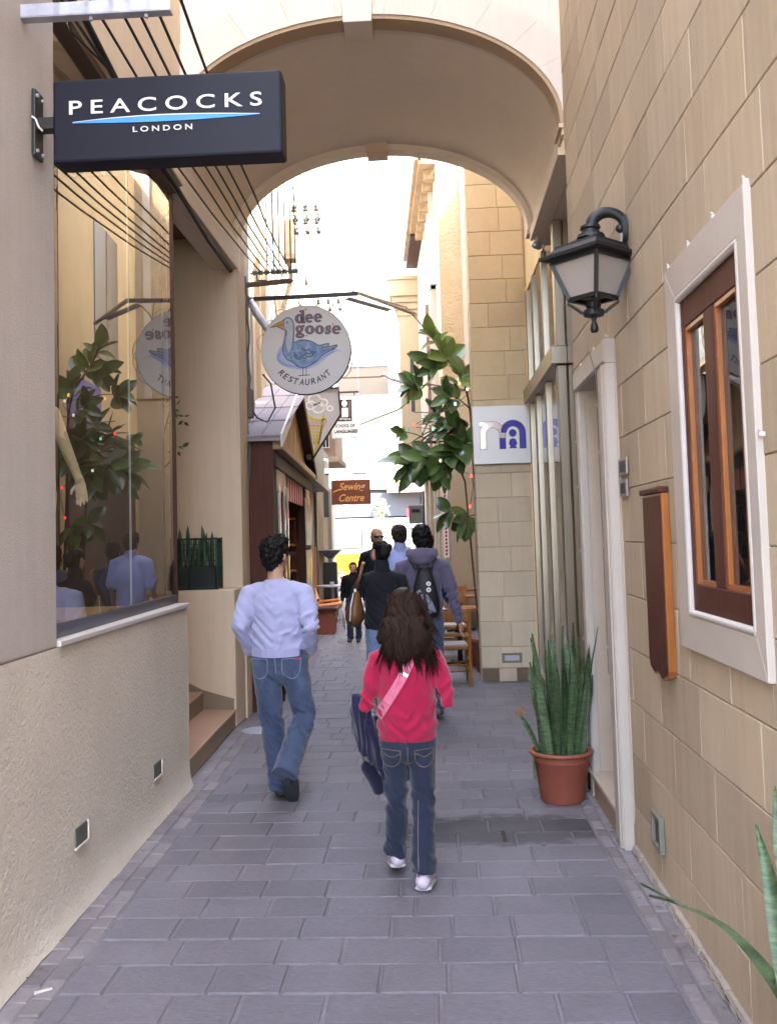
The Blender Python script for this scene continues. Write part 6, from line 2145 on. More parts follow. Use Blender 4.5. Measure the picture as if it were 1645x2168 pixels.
# ================================================================ LITTLE THINGS
ct = thing('litter_stub', 'small white paper scrap on the paving by the left wall', 'litter', (-1.545, 3.66, 0))
MB().hexa([(-1.572, 3.635, .001), (-1.517, 3.672, .001), (-1.522, 3.682, .001), (-1.577, 3.645, .001), (-1.571, 3.636, .010), (-1.517, 3.672, .008), (-1.521, 3.68, .010), (-1.576, 3.644, .011)]).build('paper', 'trim_white', ct)
cv2 = structure('drain_cover', (-1.5, 8.6, 0))
MB().lathe([(.16, -.001), (.16, .006), (.15, .009)], (-1.62, 8.55, 0), 24).build('cover_plate', 'galv', cv2)
# shop dummy behind the display window: built like a body, see below

lt2 = MB()
for i in range(70):
    y = RND.uniform(3.1, 6.6)
    side = RND.random() < .65
    x = lw(y) + .02 + abs(RND.gauss(0, .035)) if side else .985 - abs(RND.gauss(0, .03))
    a, r_ = RND.uniform(0, 6.28), RND.uniform(.004, .012)
    z0 = .004
    lt2.add([(x + r_ * math.cos(a + k * 1.57), y + r_ * math.sin(a + k * 1.57) * (.5 if k % 2 else 1), z0 + .003 * RND.random()) for k in range(4)], [(0, 1, 2, 3)])
o = lt2.build('leaf_litter', mat('dry_litter', (.16, .11, .07), .9, .5, 40)); o['kind'] = 'stuff'
# ================================================================ PEOPLE
def remesh(mb, name, m, parent, voxel=.009, smooth=4, fn=None, label=None):
    """join overlapping closed shapes into one continuous smooth surface"""
    me = bpy.data.meshes.new(name)
    me.from_pydata(mb.v, [], mb.f)
    bm_ = bmesh.new(); bm_.from_mesh(me)
    bmesh.ops.recalc_face_normals(bm_, faces=bm_.faces)
    bm_.to_mesh(me); bm_.free()
    ob = bpy.data.objects.new(name, me)
    COL.objects.link(ob)
    r = ob.modifiers.new('r', 'REMESH'); r.mode = 'VOXEL'; r.voxel_size = voxel; r.use_smooth_shade = True
    s_ = ob.modifiers.new('s', 'SMOOTH'); s_.factor = .5; s_.iterations = smooth
    dg = bpy.context.evaluated_depsgraph_get()
    me2 = bpy.data.meshes.new_from_object(ob.evaluated_get(dg))
    ob.modifiers.clear()
    ob.data = me2
    bpy.data.meshes.remove(me)
    n = len(me2.vertices)
    if fn:
        co = np.empty(n * 3); me2.vertices.foreach_get('co', co)
        no = np.empty(n * 3); me2.vertices.foreach_get('normal', no)
        co = co.reshape(-1, 3); no = no.reshape(-1, 3)
        d = np.array([fn(Vector(c), Vector(k)) for c, k in zip(co, no)])
        co = co + no * d[:, None]
        me2.vertices.foreach_set('co', co.ravel())
        me2.update()
    me2.polygons.foreach_set('use_smooth', [True] * len(me2.polygons))
    me2.materials.clear()
    me2.materials.append(M[m] if isinstance(m, str) else m)
    ob.name = name
    ORG[ob] = Vector((0, 0, 0))
    ob.parent = parent
    if label: ob['label'] = label
    return ob

def bvh_of(ob):
    me = ob.data
    return BVHTree.FromPolygons([v.co.copy() for v in me.vertices], [tuple(p.vertices) for p in me.polygons])

def project_ribbon(bvh, pts, w, off=.003, thick=.003, dirv=(0, 1, 0), start=-2.0, name='seam', m='cable', parent=None, n=24, closed=False):
    """ribbon laid on a surface seen from behind: pts are (x, z), cast along +y"""
    P = fitc(pts, max(2, n // max(len(pts) - 1, 1)), closed)
    if closed: P.append(P[0])
    L, Rr, N_ = [], [], []
    wl = w if callable(w) else (lambda t: w)
    last = None
    for i, p in enumerate(P):
        a, c = Vector(P[max(i - 1, 0)]), Vector(P[min(i + 1, len(P) - 1)])
        t = (c - a)
        t = t.normalized() if t.length > 1e-9 else Vector((1, 0))
        nn = Vector((-t.y, t.x))
        row = []
        for s_ in (-1, 1):
            q = Vector(p) + nn * (s_ * wl(i / len(P)) / 2)
            hit = bvh.ray_cast(Vector((q.x, start, q.y)), Vector(dirv))
            y = hit[0].y if hit[0] is not None else None
            row.append((q.x, y, q.y))
        ys_ = [r[1] for r in row if r[1] is not None]
        if not ys_:
            if last is None: continue
            ys_ = [last]
        last = min(ys_)
        row = [(r[0], (r[1] if r[1] is not None else last) - off, r[2]) for r in row]
        L.append(row[0]); Rr.append(row[1])
    rs = []
    for l, r in zip(L, Rr):
        rs.append([l, r, (r[0], r[1] - thick, r[2]), (l[0], l[1] - thick, l[2])])
    if len(rs) < 2: return None
    return MB().rings(rs, True).build(name, m, parent, keep=True)

def hand(mb, wrist, d, side, s=1.0, curl=.5, thumb_side=1):
    """palm, four bent fingers of different length and a thumb from the side of the palm"""
    w = Vector(wrist); d = Vector(d).normalized()
    sd_ = Vector(side); sd_ = (sd_ - d * sd_.dot(d)).normalized()
    nrm = d.cross(sd_)
    mb.limb([w - d * .02 * s, w + d * .03 * s, w + d * .085 * s], [(.028 * s, .021 * s), (.038 * s, .017 * s), (.040 * s, .014 * s)], 12, ref=tuple(sd_))
    for k, (o, L) in enumerate(((-.030, .068), (-.010, .080), (.011, .075), (.031, .060))):
        b0 = w + d * .082 * s + sd_ * o * s
        d1 = (d + nrm * curl * .5 + sd_ * o * 2).normalized()
        d2 = (d + nrm * curl * 1.3 + sd_ * o).normalized()
        d3 = (d + nrm * curl * 2.2).normalized()
        p1 = b0 + d1 * L * .45 * s; p2_ = p1 + d2 * L * .32 * s; p3 = p2_ + d3 * L * .25 * s
        mb.limb([b0 - d * .015 * s, p1, p2_, p3], [.0092 * s, .0088 * s, .0080 * s, .0070 * s], 8)
    o = -.034 * thumb_side
    b0 = w + d * .025 * s + sd_ * o * s * .8
    d1 = (d * .75 + sd_ * (-thumb_side) * .75 + nrm * .35).normalized()
    d2 = (d + sd_ * (-thumb_side) * .2 + nrm * .5).normalized()
    mb.limb([b0, b0 + d1 * .038 * s, b0 + d1 * .038 * s + d2 * .030 * s], [.013 * s, .0105 * s, .0085 * s], 8)

def head_shape(mb, c, s, rz=0, tilt=0, face=True):
    """c: base of skull centre line at chin height; faces +y before rz"""
    Rm = Matrix.Rotation(rz, 3, 'Z') @ Matrix.Rotation(tilt, 3, 'X')
    c = Vector(c)
    def P(x, y, z): return c + Rm @ Vector((x * s, y * s, z * s))
    def E(x, y, z, a, b_, e, mm=None): mb.ellipsoid(P(x, y, z), (a * s, b_ * s, e * s), Rm if mm is None else Rm @ mm)
    E(0, -.008, .142, .077, .096, .092)
    E(0, .022, .085, .064, .070, .085)
    E(0, .050, .030, .036, .040, .032)
    E(0, .082, .128, .050, .018, .016)
    if face:
        E(0, .098, .088, .013, .020, .022)
        E(0, .090, .108, .009, .014, .024)
        E(0, .083, .052, .024, .012, .010)
        for x in (-1, 1):
            E(x * .037, .062, .085, .022, .022, .024)
    for x in (-1, 1):
        E(x * .078, -.008, .105, .010, .020, .032, Matrix.Rotation(x * .3, 3, 'Z'))
    return P, Rm

SKIN = mat('skin', (.46, .265, .185), .55, .08, 8, .1, 120, .002)
SKIN_D = mat('tanned_skin', (.36, .19, .125), .55, .08, 8, .1, 120, .002)

def cloth(name, base, rough=.9, var=.1, weave=400, fold=.0, sheen=.3):
    k = NT(name)
    f = k.noise(k.coord(), 5, 5, .65)
    c = k.ramp(f, [(.3, sc(base, 1 - var)), (.7, sc(base, 1 + var))])
    k.l(c, k.b.inputs['Base Color'])
    k.b.inputs['Roughness'].default_value = rough
    k.b.inputs['Sheen Weight'].default_value = sheen
    k.b.inputs['Specular IOR Level'].default_value = .2
    k.bump(k.noise(k.coord((1, 1, 1)), weave, 2, .5), .25, .002)
    return k.m

def denim(name, dark, light, zf0, zf1, amt=.8):
    """blue jeans with paler wear patches on seat, thighs and knees"""
    k = NT(name)
    v = k.coord((1, 1, .55))
    f = k.noise(v, 5.5, 5, .6)
    tc = k.n('TexCoord'); sp_ = k.n('SeparateXYZ'); k.l(tc.outputs['Object'], sp_.inputs[0])
    r = k.ramp(k_range(k, sp_.outputs[2], 0, 1.05), [(0, (.35,) * 3), (zf0, (.30,) * 3), (zf1, (1,) * 3), (.86, (.9,) * 3), (1, (.35,) * 3)])
    m1 = k.ramp(f, [(.38, (0, 0, 0)), (.66, (amt,) * 3)])
    mm = k.mixc(1.0, m1, r, 'MULTIPLY')
    c = k.mixc(mm, dark, light)
    f2 = k.noise(k.coord((1, 1, .2)), 220, 3, .6)
    c = k.mixc(.35, c, k.ramp(f2, [(.3, sc(dark, .7)), (.75, sc(light, 1.0))]))
    k.l(c, k.b.inputs['Base Color'])
    k.b.inputs['Roughness'].default_value = .9
    k.b.inputs['Sheen Weight'].default_value = .2
    k.bump(f2, .2, .002)
    return k.m
def k_range(k, sock, a, b_):
    mr = k.n('MapRange'); mr.inputs['From Min'].default_value = a; mr.inputs['From Max'].default_value = b_
    k.l(sock, mr.inputs['Value']); return mr.outputs[0]

def hair_mat(name, a, b_):
    k = NT(name)
    f = k.noise(k.coord((60, 60, 5)), 1.6, 4, .7)
    c = k.ramp(f, [(.3, a), (.75, b_)])
    k.l(c, k.b.inputs['Base Color'])
    k.b.inputs['Roughness'].default_value = .5
    k.b.inputs['Specular IOR Level'].default_value = .14
    k.bump(f, .5, .006)
    return k.m
HAIR_BLK = hair_mat('black_hair', (.003, .003, .003), (.013, .010, .010))
HAIR_BRN = hair_mat('brown_hair', (.007, .0035, .003), (.042, .020, .013))
DENIM_MID = denim('mid_blue_denim', (.009, .020, .062), (.105, .150, .245), .30, .72)
DENIM_DARK = denim('dark_blue_denim', (.005, .010, .030), (.018, .033, .078), .3, .6, .6)
DENIM_LIGHT = denim('light_blue_denim', (.09, .14, .27), (.30, .38, .52), .2, .6, .9)

def wrinkle(amp, f, zone=None, stretch=(1, 1, 1), seed=0):
    def fn(p, n):
        q = Vector((p.x * f * stretch[0] + seed, p.y * f * stretch[1], p.z * f * stretch[2]))
        a = 1 - abs(noise.noise(q)) * 2.2
        b_ = noise.noise(q * 2.3 + Vector((7, 3, 1)))
        k = zone(p) if zone else 1
        return amp * k * (a * .75 + b_ * .4 - .35)
    return fn

DEF = dict(hipL=(-.085, 0, .92), hipR=(.085, 0, .92), kneeL=(-.09, .03, .50), kneeR=(.09, .03, .50), ankL=(-.09, 0, .085), ankR=(.09, 0, .085),
           toeL=(-.10, .16, .03), toeR=(.10, .16, .03), shL=(-.185, 0, 1.43), shR=(.185, 0, 1.43), elL=(-.23, -.02, 1.14), elR=(.23, -.02, 1.14),
           wrL=(-.24, .06, .90), wrR=(.24, .06, .90), hdL=(0, .1, -1), hdR=(0, .1, -1), neck=(0, -.01, 1.50), chin=(0, .015, 1.525), hrz=0, htilt=0)

def person(label, loc, heading, H, P=None, top='sweater', top_m=None, leg_m=None, shoe_m=None, skin=SKIN, voxel=.010, hair=None, hair_m=None,
           hem=.93, cuff=1.0, belly=1.0, shw=1.0, legw=1.0, flare=1.0, sole=True, collar=False, sleeve=1.0, hairfn=None, wr=1.0, coat_flare=0.0, hood=False, hemx=(.012, .012), shs=1.0, armw=1.0, sole_m=None):
    s = H / 1.75
    J = dict(DEF)
    J.update(P or {})
    V3 = {k: (Vector(v) * s if k not in ('hrz', 'htilt', 'hdL', 'hdR') else v) for k, v in J.items()}
    root = thing('person', label, 'person', (0, 0, 0))
    hipc = (V3['hipL'] + V3['hipR']) / 2
    shc = (V3['shL'] + V3['shR']) / 2
    # --- body
    b = MB()
    b.limb([hipc - Vector((0, 0, .05 * s)), hipc + Vector((0, .01, .08 * s)), hipc.lerp(shc, .5), hipc.lerp(shc, .85), shc + Vector((0, -.01, .02 * s))],
           [(.13 * s, .09 * s), (.13 * s, .09 * s), (.12 * s, .085 * s), (.13 * s, .08 * s), (.09 * s, .05 * s)], 16)
    b.limb([V3['neck'] - Vector((0, 0, .06 * s)), V3['neck'], V3['chin'] + Vector((0, -.025 * s, .07 * s))], [.062 * s, .055 * s, .055 * s], 12)
    for q in 'LR':
        b.limb([shc.lerp(V3['sh' + q], .5) - Vector((0, 0, .05 * s)), V3['sh' + q] - Vector((0, 0, .06 * s)), V3['el' + q], V3['wr' + q]], [.038 * s, .036 * s, .028 * s, .024 * s], 12)
        hand(b, V3['wr' + q], V3['hd' + q], (0, 1, 0) if abs(Vector(V3['hd' + q]).normalized().y) < .8 else (1, 0, 0), s, .45, 1 if q == 'L' else 1)
        b.limb([V3['hip' + q], V3['knee' + q], V3['ank' + q]], [.055 * s, .040 * s, .032 * s], 12)
        b.limb([V3['ank' + q], V3['toe' + q] + (V3['toe' + q] - V3['ank' + q]) * -.05], [.026 * s, .024 * s], 10)
    hp_, Rm = head_shape(b, V3['chin'], s, J['hrz'], J['htilt'])
    bod = remesh(b, 'body', skin, root, min(voxel, .0075), 3)
    # --- legwear
    b = MB()
    b.limb([hipc + Vector((0, 0, .13 * s)), hipc + Vector((0, -.005 * s, .04 * s)), hipc - Vector((0, .01 * s, .05 * s))],
           [(.155 * s * legw, .105 * s), (.168 * s * legw, .120 * s), (.160 * s * legw, .115 * s)], 20)
    for q in 'LR':
        h_, k_, a_ = V3['hip' + q], V3['knee' + q], V3['ank' + q]
        dn = (a_ - k_).normalized()
        hemp = a_ + dn * (hemx['LR'.index(q)] * s)
        b.tube([h_ + Vector((0, 0, .03 * s)), h_ - Vector((0, 0, .02 * s)), h_.lerp(k_, .5), k_, k_.lerp(a_, .5), a_.lerp(k_, .12), hemp],
               [(.085 * s * legw, .095 * s * legw), (.098 * s * legw, .105 * s * legw), (.086 * s * legw, .094 * s * legw), (.072 * s * legw, .078 * s * legw), (.070 * s * flare, .074 * s * flare), (.072 * s * flare, .080 * s * flare), (.074 * s * flare, .088 * s * flare)], 18, True, (1, 0, 0))
    def legfn(p, n):
        zz = p.z / s
        k = .35
        for q in 'LR':
            kz = V3['knee' + q].z / s
            k = max(k, 1.0 * math.exp(-((zz - kz) / .12) ** 2))
        k = max(k, 1.1 * math.exp(-((zz - .16) / .12) ** 2))
        q = Vector((p.x * 13 + p.z * 4, p.y * 9, p.z * 15 + p.x * 12 + 3.7 * H))
        f = (1 - abs(noise.noise(q)) * 2.3) * .7 + noise.noise(q * 2.2) * .35 - .3
        return .021 * k * max(f, -.55) * wr
    jeans = remesh(b, 'trousers', leg_m, root, voxel, 2, legfn)
    # --- shoes
    for q in 'LR':
        a_, t_ = V3['ank' + q], V3['toe' + q]
        d = (t_ - a_); d2 = d.copy()
        ln = d.length
        fwd = d.normalized()
        upv = Vector((0, 0, 1)) - fwd * fwd.z
        upv = upv.normalized() if upv.length > .3 else Vector((0, -1, 0))
        sidev = fwd.cross(upv).normalized()
        # heel-to-toe axis of the sole
        down = fwd.cross(sidev).normalized()
        if down.z > 0 and abs(down.z) > .2: down = -down
        foot = (Vector((fwd.x, fwd.y, 0)).normalized() if abs(fwd.z) < .75 else fwd)
        heel = a_ - foot * .045 * s + Vector((0, 0, -.045 * s)) * (1 if abs(fwd.z) < .75 else .3)
        toe = t_
        b = MB()
        mid = heel.lerp(toe, .5)
        lift = Vector((0, 0, .018 * s)) if abs(fwd.z) < .75 else Vector((0, .02 * s, 0))
        b.limb([heel + lift, heel.lerp(toe, .3) + lift * 1.4, heel.lerp(toe, .68) + lift * .7, toe + lift * .2], [(.042 * s * shs, .044 * s * shs), (.042 * s * shs, .048 * s * shs), (.052 * s * shs, .036 * s * shs), (.040 * s * shs, .026 * s * shs)], 14, ref=tuple(sidev))
        b.limb([a_ + Vector((0, 0, .03 * s)), heel.lerp(toe, .2) + lift], [.046 * s, .042 * s], 12)
        sh_ = remesh(b, 'shoe', shoe_m, root, .007, 2)
        if sole_m:
            so = MB(); dz = Vector((0, 0, -.020 * s))
            so.limb([heel + dz, heel.lerp(toe, .3) + dz, heel.lerp(toe, .68) + dz, toe + dz * .4], [(.050 * s, .016 * s), (.048 * s, .016 * s), (.057 * s, .016 * s), (.044 * s, .014 * s)], 16, ref=tuple(sidev))
            so.build('shoe_sole', sole_m, sh_, smooth=True, keep=True)
    # --- top
    tb_ = MB()
    hz = hem * s
    up_ = (shc - hipc).normalized()
    def at(z, dy=0):
        t = (z - hipc.z) / max(shc.z - hipc.z, .01)
        return hipc.lerp(shc, t) + Vector((0, dy, 0))
    ph, wz = hz, (hz + shc.z) / 2
    rr = [(hz, .170 + coat_flare, .125 + coat_flare), (hz + .03 * s, .174 + coat_flare, .128 + coat_flare), (hz + .10 * s, .176 + coat_flare * .6, .130 + coat_flare * .5), (wz, .172 * belly, .125), (shc.z - .14 * s, .174, .128), (shc.z - .055 * s, .150 * shw, .112), (shc.z + .008 * s, .108 * shw, .088), (shc.z + .052 * s, .072, .068)]
    tb_.tube([at(z, -.006 * s) for z, _, _ in rr], [(a * s, c * s) for _, a, c in rr], 26, True, (1, 0, 0))
    for q in 'LR':
        S_, E_, W_ = V3['sh' + q], V3['el' + q], V3['wr' + q]
        end = E_.lerp(W_, .92) if sleeve == 1.0 else None
        if sleeve == 1.0:
            tb_.limb([shc.lerp(S_, .5) + Vector((0, 0, -.03 * s)), S_ + Vector((0, 0, -.052 * s)), S_.lerp(E_, .5), E_, E_.lerp(W_, .55), end], [(.066 * s * shw, .08 * s), (.068 * s * shw * armw, .077 * s * armw), (.062 * s * armw, .067 * s * armw), (.056 * s * armw, .060 * s * armw), (.050 * s * armw, .054 * s * armw), (.040 * s * cuff, .043 * s * cuff)], 16)
        else:
            tb_.limb([shc.lerp(S_, .55), S_ + Vector((0, 0, -.012 * s)), S_.lerp(E_, sleeve)], [(.075 * s, .08 * s), (.073 * s, .077 * s), (.068 * s, .072 * s)], 16)
    if collar:
        tb_.limb([V3['neck'] - Vector((0, 0, .03 * s)), V3['neck'] + Vector((0, -.005, .035 * s))], [.078 * s, .072 * s], 14)
    if hood:
        c0 = V3['neck'] + Vector((0, -.085 * s, -.005 * s))
        tb_.ellipsoid(c0, (.155 * s, .085 * s, .055 * s), Matrix.Rotation(rad(18), 3, 'X'))
        tb_.ellipsoid(c0 + Vector((0, -.015 * s, -.045 * s)), (.11 * s, .065 * s, .06 * s))
        for x in (-1, 1):
            tb_.limb([c0 + Vector((x * .11 * s, .01, .01)), V3['neck'] + Vector((x * .085 * s, .05 * s, .0))], [.045 * s, .035 * s], 10)
    def topfn(p, n):
        k = .25
        for q in 'LR':
            k = max(k, 1.25 * math.exp(-((p - V3['el' + q]).length / (.13 * s)) ** 2))
            k = max(k, .9 * math.exp(-((p - V3['wr' + q]).length / (.12 * s)) ** 2))
        k = max(k, .75 * math.exp(-((p.z - hz - .10 * s) / (.10 * s)) ** 2))
        q = Vector((p.x * 11 + p.z * 6, p.y * 8 + 1.3 * H, p.z * 17 - abs(p.x) * 14))
        f = (1 - abs(noise.noise(q)) * 2.2) * .75 + noise.noise(q * 2.1) * .35 - .3
        return .022 * k * max(f, -.45) * wr
    topo = remesh(tb_, top, top_m, root, voxel, 3, topfn)
    # --- hair
    if hair_m:
        b = MB()
        ho = None
        if hair == 'short':
            b.ellipsoid(hp_(0, -.022, .150), (.088 * s, .098 * s, .096 * s), Rm)
            b.ellipsoid(hp_(0, -.050, .105), (.078 * s, .062 * s, .078 * s), Rm)
            b.ellipsoid(hp_(0, .030, .205), (.070 * s, .062 * s, .040 * s), Rm)
            b.ellipsoid(hp_(0, -.052, .058), (.056 * s, .040 * s, .055 * s), Rm)
            def hf(p, n):
                q = p * (34 / s)
                return (.014 * noise.noise(q) + .007 * noise.noise(q * 2.4) + .003) * s
            ho = remesh(b, 'hair', hair_m, root, .006, 2, hf)
        elif hair == 'crop':
            b.ellipsoid(hp_(0, -.016, .138), (.0795 * s, .094 * s, .086 * s), Rm)
            b.ellipsoid(hp_(0, -.045, .085), (.070 * s, .055 * s, .06 * s), Rm)
            ho = remesh(b, 'hair', hair_m, root, .008, 2)
        elif hair == 'tied':
            b.ellipsoid(hp_(0, -.018, .150), (.084 * s, .098 * s, .094 * s), Rm)
            b.ellipsoid(hp_(0, -.050, .100), (.076 * s, .060 * s, .075 * s), Rm)
            b.ellipsoid(hp_(.03, -.105, .115), (.060 * s, .050 * s, .078 * s), Rm)
            b.ellipsoid(hp_(.075, -.09, .155), (.035 * s, .04 * s, .04 * s), Rm)
            b.ellipsoid(hp_(0, .030, .205), (.066 * s, .055 * s, .035 * s), Rm)
            ho = remesh(b, 'hair', hair_m, root, .007, 2, lambda p, n: .007 * noise.noise(p * 28))
        elif hair == 'childhair':
            b.ellipsoid(hp_(0, -.028, .155), (.090 * s, .098 * s, .092 * s), Rm)
            b.ellipsoid(hp_(0, -.050, .10), (.092 * s, .068 * s, .085 * s), Rm)
            b.ellipsoid(hp_(0, .045, .212), (.055 * s, .05 * s, .025 * s), Rm)
            ho = remesh(b, 'hair', hair_m, root, .008, 2, lambda p, n: .012 * noise.noise(p * 26))
        if hairfn:
            hairfn(hp_, Rm, s, root, ho)
    pose(root, loc, heading)
    return dict(root=root, J=V3, hp=hp_, Rm=Rm, s=s, top=topo, jeans=jeans, body=bod, hipc=hipc, shc=shc)

def curl_tufts(n, ln, seed):
    def f(hp_, Rm, s, root, ho):
        rr = random.Random(seed)
        me = ho.data
        b = MB()
        vs_ = me.vertices
        for _ in range(n):
            v = vs_[rr.randrange(len(vs_))]
            d = (v.normal + Vector((rr.uniform(-.8, .8), rr.uniform(-.8, .8), rr.uniform(-.6, .6)))).normalized()
            o = d.orthogonal().normalized()
            p = v.co - v.normal * .004
            b.tube([p, p + d * ln * .5 + o * ln * .25, p + d * ln * .8 - o * ln * .1], [.0035, .003, .0006], 4)
        b.build('hair_tuft', ho.data.materials[0], ho, keep=True)
    return f

def put_local(ob, per):
    """leave a separate carried thing at the pose of its bearer"""
    pose(ob, per['root'].location, per['root'].rotation_euler[2])

# ---------------------------------------------------------------- man in the pale blue sweater
man = person('man in pale lilac blue sweater and faded blue jeans walking away with hands in pockets', (-1.07, 6.32, 0), rad(-3), 1.745,
    P=dict(hipL=(-.075, 0, .92), hipR=(.10, .0, .92), kneeL=(-.055, .02, .50), kneeR=(.165, .05, .53), ankL=(-.0, .03, .085), ankR=(.105, -.24, .27), toeL=(-.01, .21, .03), toeR=(.125, -.165, .06),
           shL=(-.185, 0, 1.395), shR=(.192, 0, 1.395), elL=(-.228, -.08, 1.14), elR=(.242, -.08, 1.14), wrL=(-.20, .09, .955), wrR=(.21, .09, .955), hdL=(.6, .35, -.7), hdR=(-.6, .35, -.7), hrz=rad(-22), neck=(0, -.01, 1.465), chin=(0, .015, 1.492)),
    top='sweater', top_m=cloth('pale_lilac_knit', (.335, .345, .535), .95, .06, 300), leg_m=DENIM_MID, shoe_m=plain('dark_grey_shoe', (.035, .035, .04), .6), voxel=.0085,
    hair='short', hair_m=HAIR_BLK, hem=.955, hemx=(.02, .085), legw=1.04, flare=1.10, shw=1.07, skin=SKIN, hairfn=curl_tufts(420, .022, 3))
bv = bvh_of(man['jeans'])
SEAM = plain('denim_seam', (.20, .22, .30), .9)
for q in ([(-.155, .925), (-.04, .925)], [(.055, .925), (.175, .925)], [(-.155, .922), (-.15, .83), (-.10, .795), (-.05, .83), (-.042, .922)], [(.055, .922), (.06, .83), (.115, .795), (.16, .83), (.172, .922)], [(.01, .935), (.012, .88), (.012, .83)]):
    project_ribbon(bv, q, .005, .0008, .0015, name='seam', m=SEAM, parent=man['jeans'])
project_ribbon(bv, [(.140, .922), (.168, .922)], .010, .002, .002, name='red_tab', m=plain('red_tab', (.5, .04, .04), .7), parent=man['jeans'], n=4)
bv = bvh_of(man['top'])
project_ribbon(bv, [(-.17, .968), (-.08, .962), (.09, .962), (.185, .968)], .052, -.002, .006, name='hem_rib', m=cloth('lilac_rib', (.315, .315, .50), .95, .05, 300), parent=man['top'])
# sole of the lifted shoe, ribbed
hpm = man['hp']
b = MB(); b.tube([hpm(.075, .0, .125), hpm(.082, .05, .125), hpm(.07, .098, .12)], .004, 6)
b.rings([[hpm(.055 + .022 * math.cos(a), .105, .118 + .018 * math.sin(a)) for a in np.linspace(0, 2 * PI, 10, endpoint=False)], [hpm(.055 + .022 * math.cos(a), .110, .118 + .018 * math.sin(a)) for a in np.linspace(0, 2 * PI, 10, endpoint=False)]])
b.build('sunglasses', 'black', man['root'], keep=True)
tab = MB(); tab.limb([(.085, -.285, .235), (.105, -.265, .16), (.118, -.225, .09), (.125, -.175, .035)], [(.036, .012), (.034, .012), (.045, .012), (.038, .012)], 14, ref=(1, 0, 0))
remesh(tab, 'shoe_sole', plain('charcoal_sole', (.022, .024, .030), .55), man['root'], .006, 1)

# ---------------------------------------------------------------- girl in red
GIRL_H = 1.43
g_ = GIRL_H / 1.75
girl = person('girl with long wavy brown hair in raspberry red sweater and dark jeans walking away', (-.165, 4.72, 0), rad(2), GIRL_H,
    P=dict(hipL=(-.08, 0, .885), hipR=(.085, 0, .885), kneeL=(-.075, .08, .50), kneeR=(.085, .02, .49), ankL=(-.085, .22, .13), ankR=(.075, -.05, .085), toeL=(-.10, .36, .05), toeR=(.10, .11, .03),
           shL=(-.175, 0, 1.395), shR=(.185, 0, 1.395), elL=(-.24, -.03, 1.07), elR=(.25, -.07, 1.10), wrL=(-.21, .18, 1.06), wrR=(.19, .17, 1.20), hdL=(.3, .9, .1), hdR=(-.4, .7, .5), htilt=rad(-4)),
    top='sweater', top_m=cloth('raspberry_knit', (.33, .010, .050), .95, .07, 300), leg_m=DENIM_DARK, shoe_m=plain('white_sneaker', (.55, .48, .60), .6), voxel=.0075,
    hem=.865, hemx=(-.012, -.012), shs=1.10, armw=.84, sole_m=plain('white_rubber', (.62, .60, .60), .5), legw=.92, flare=1.0, shw=1.0, skin=SKIN)
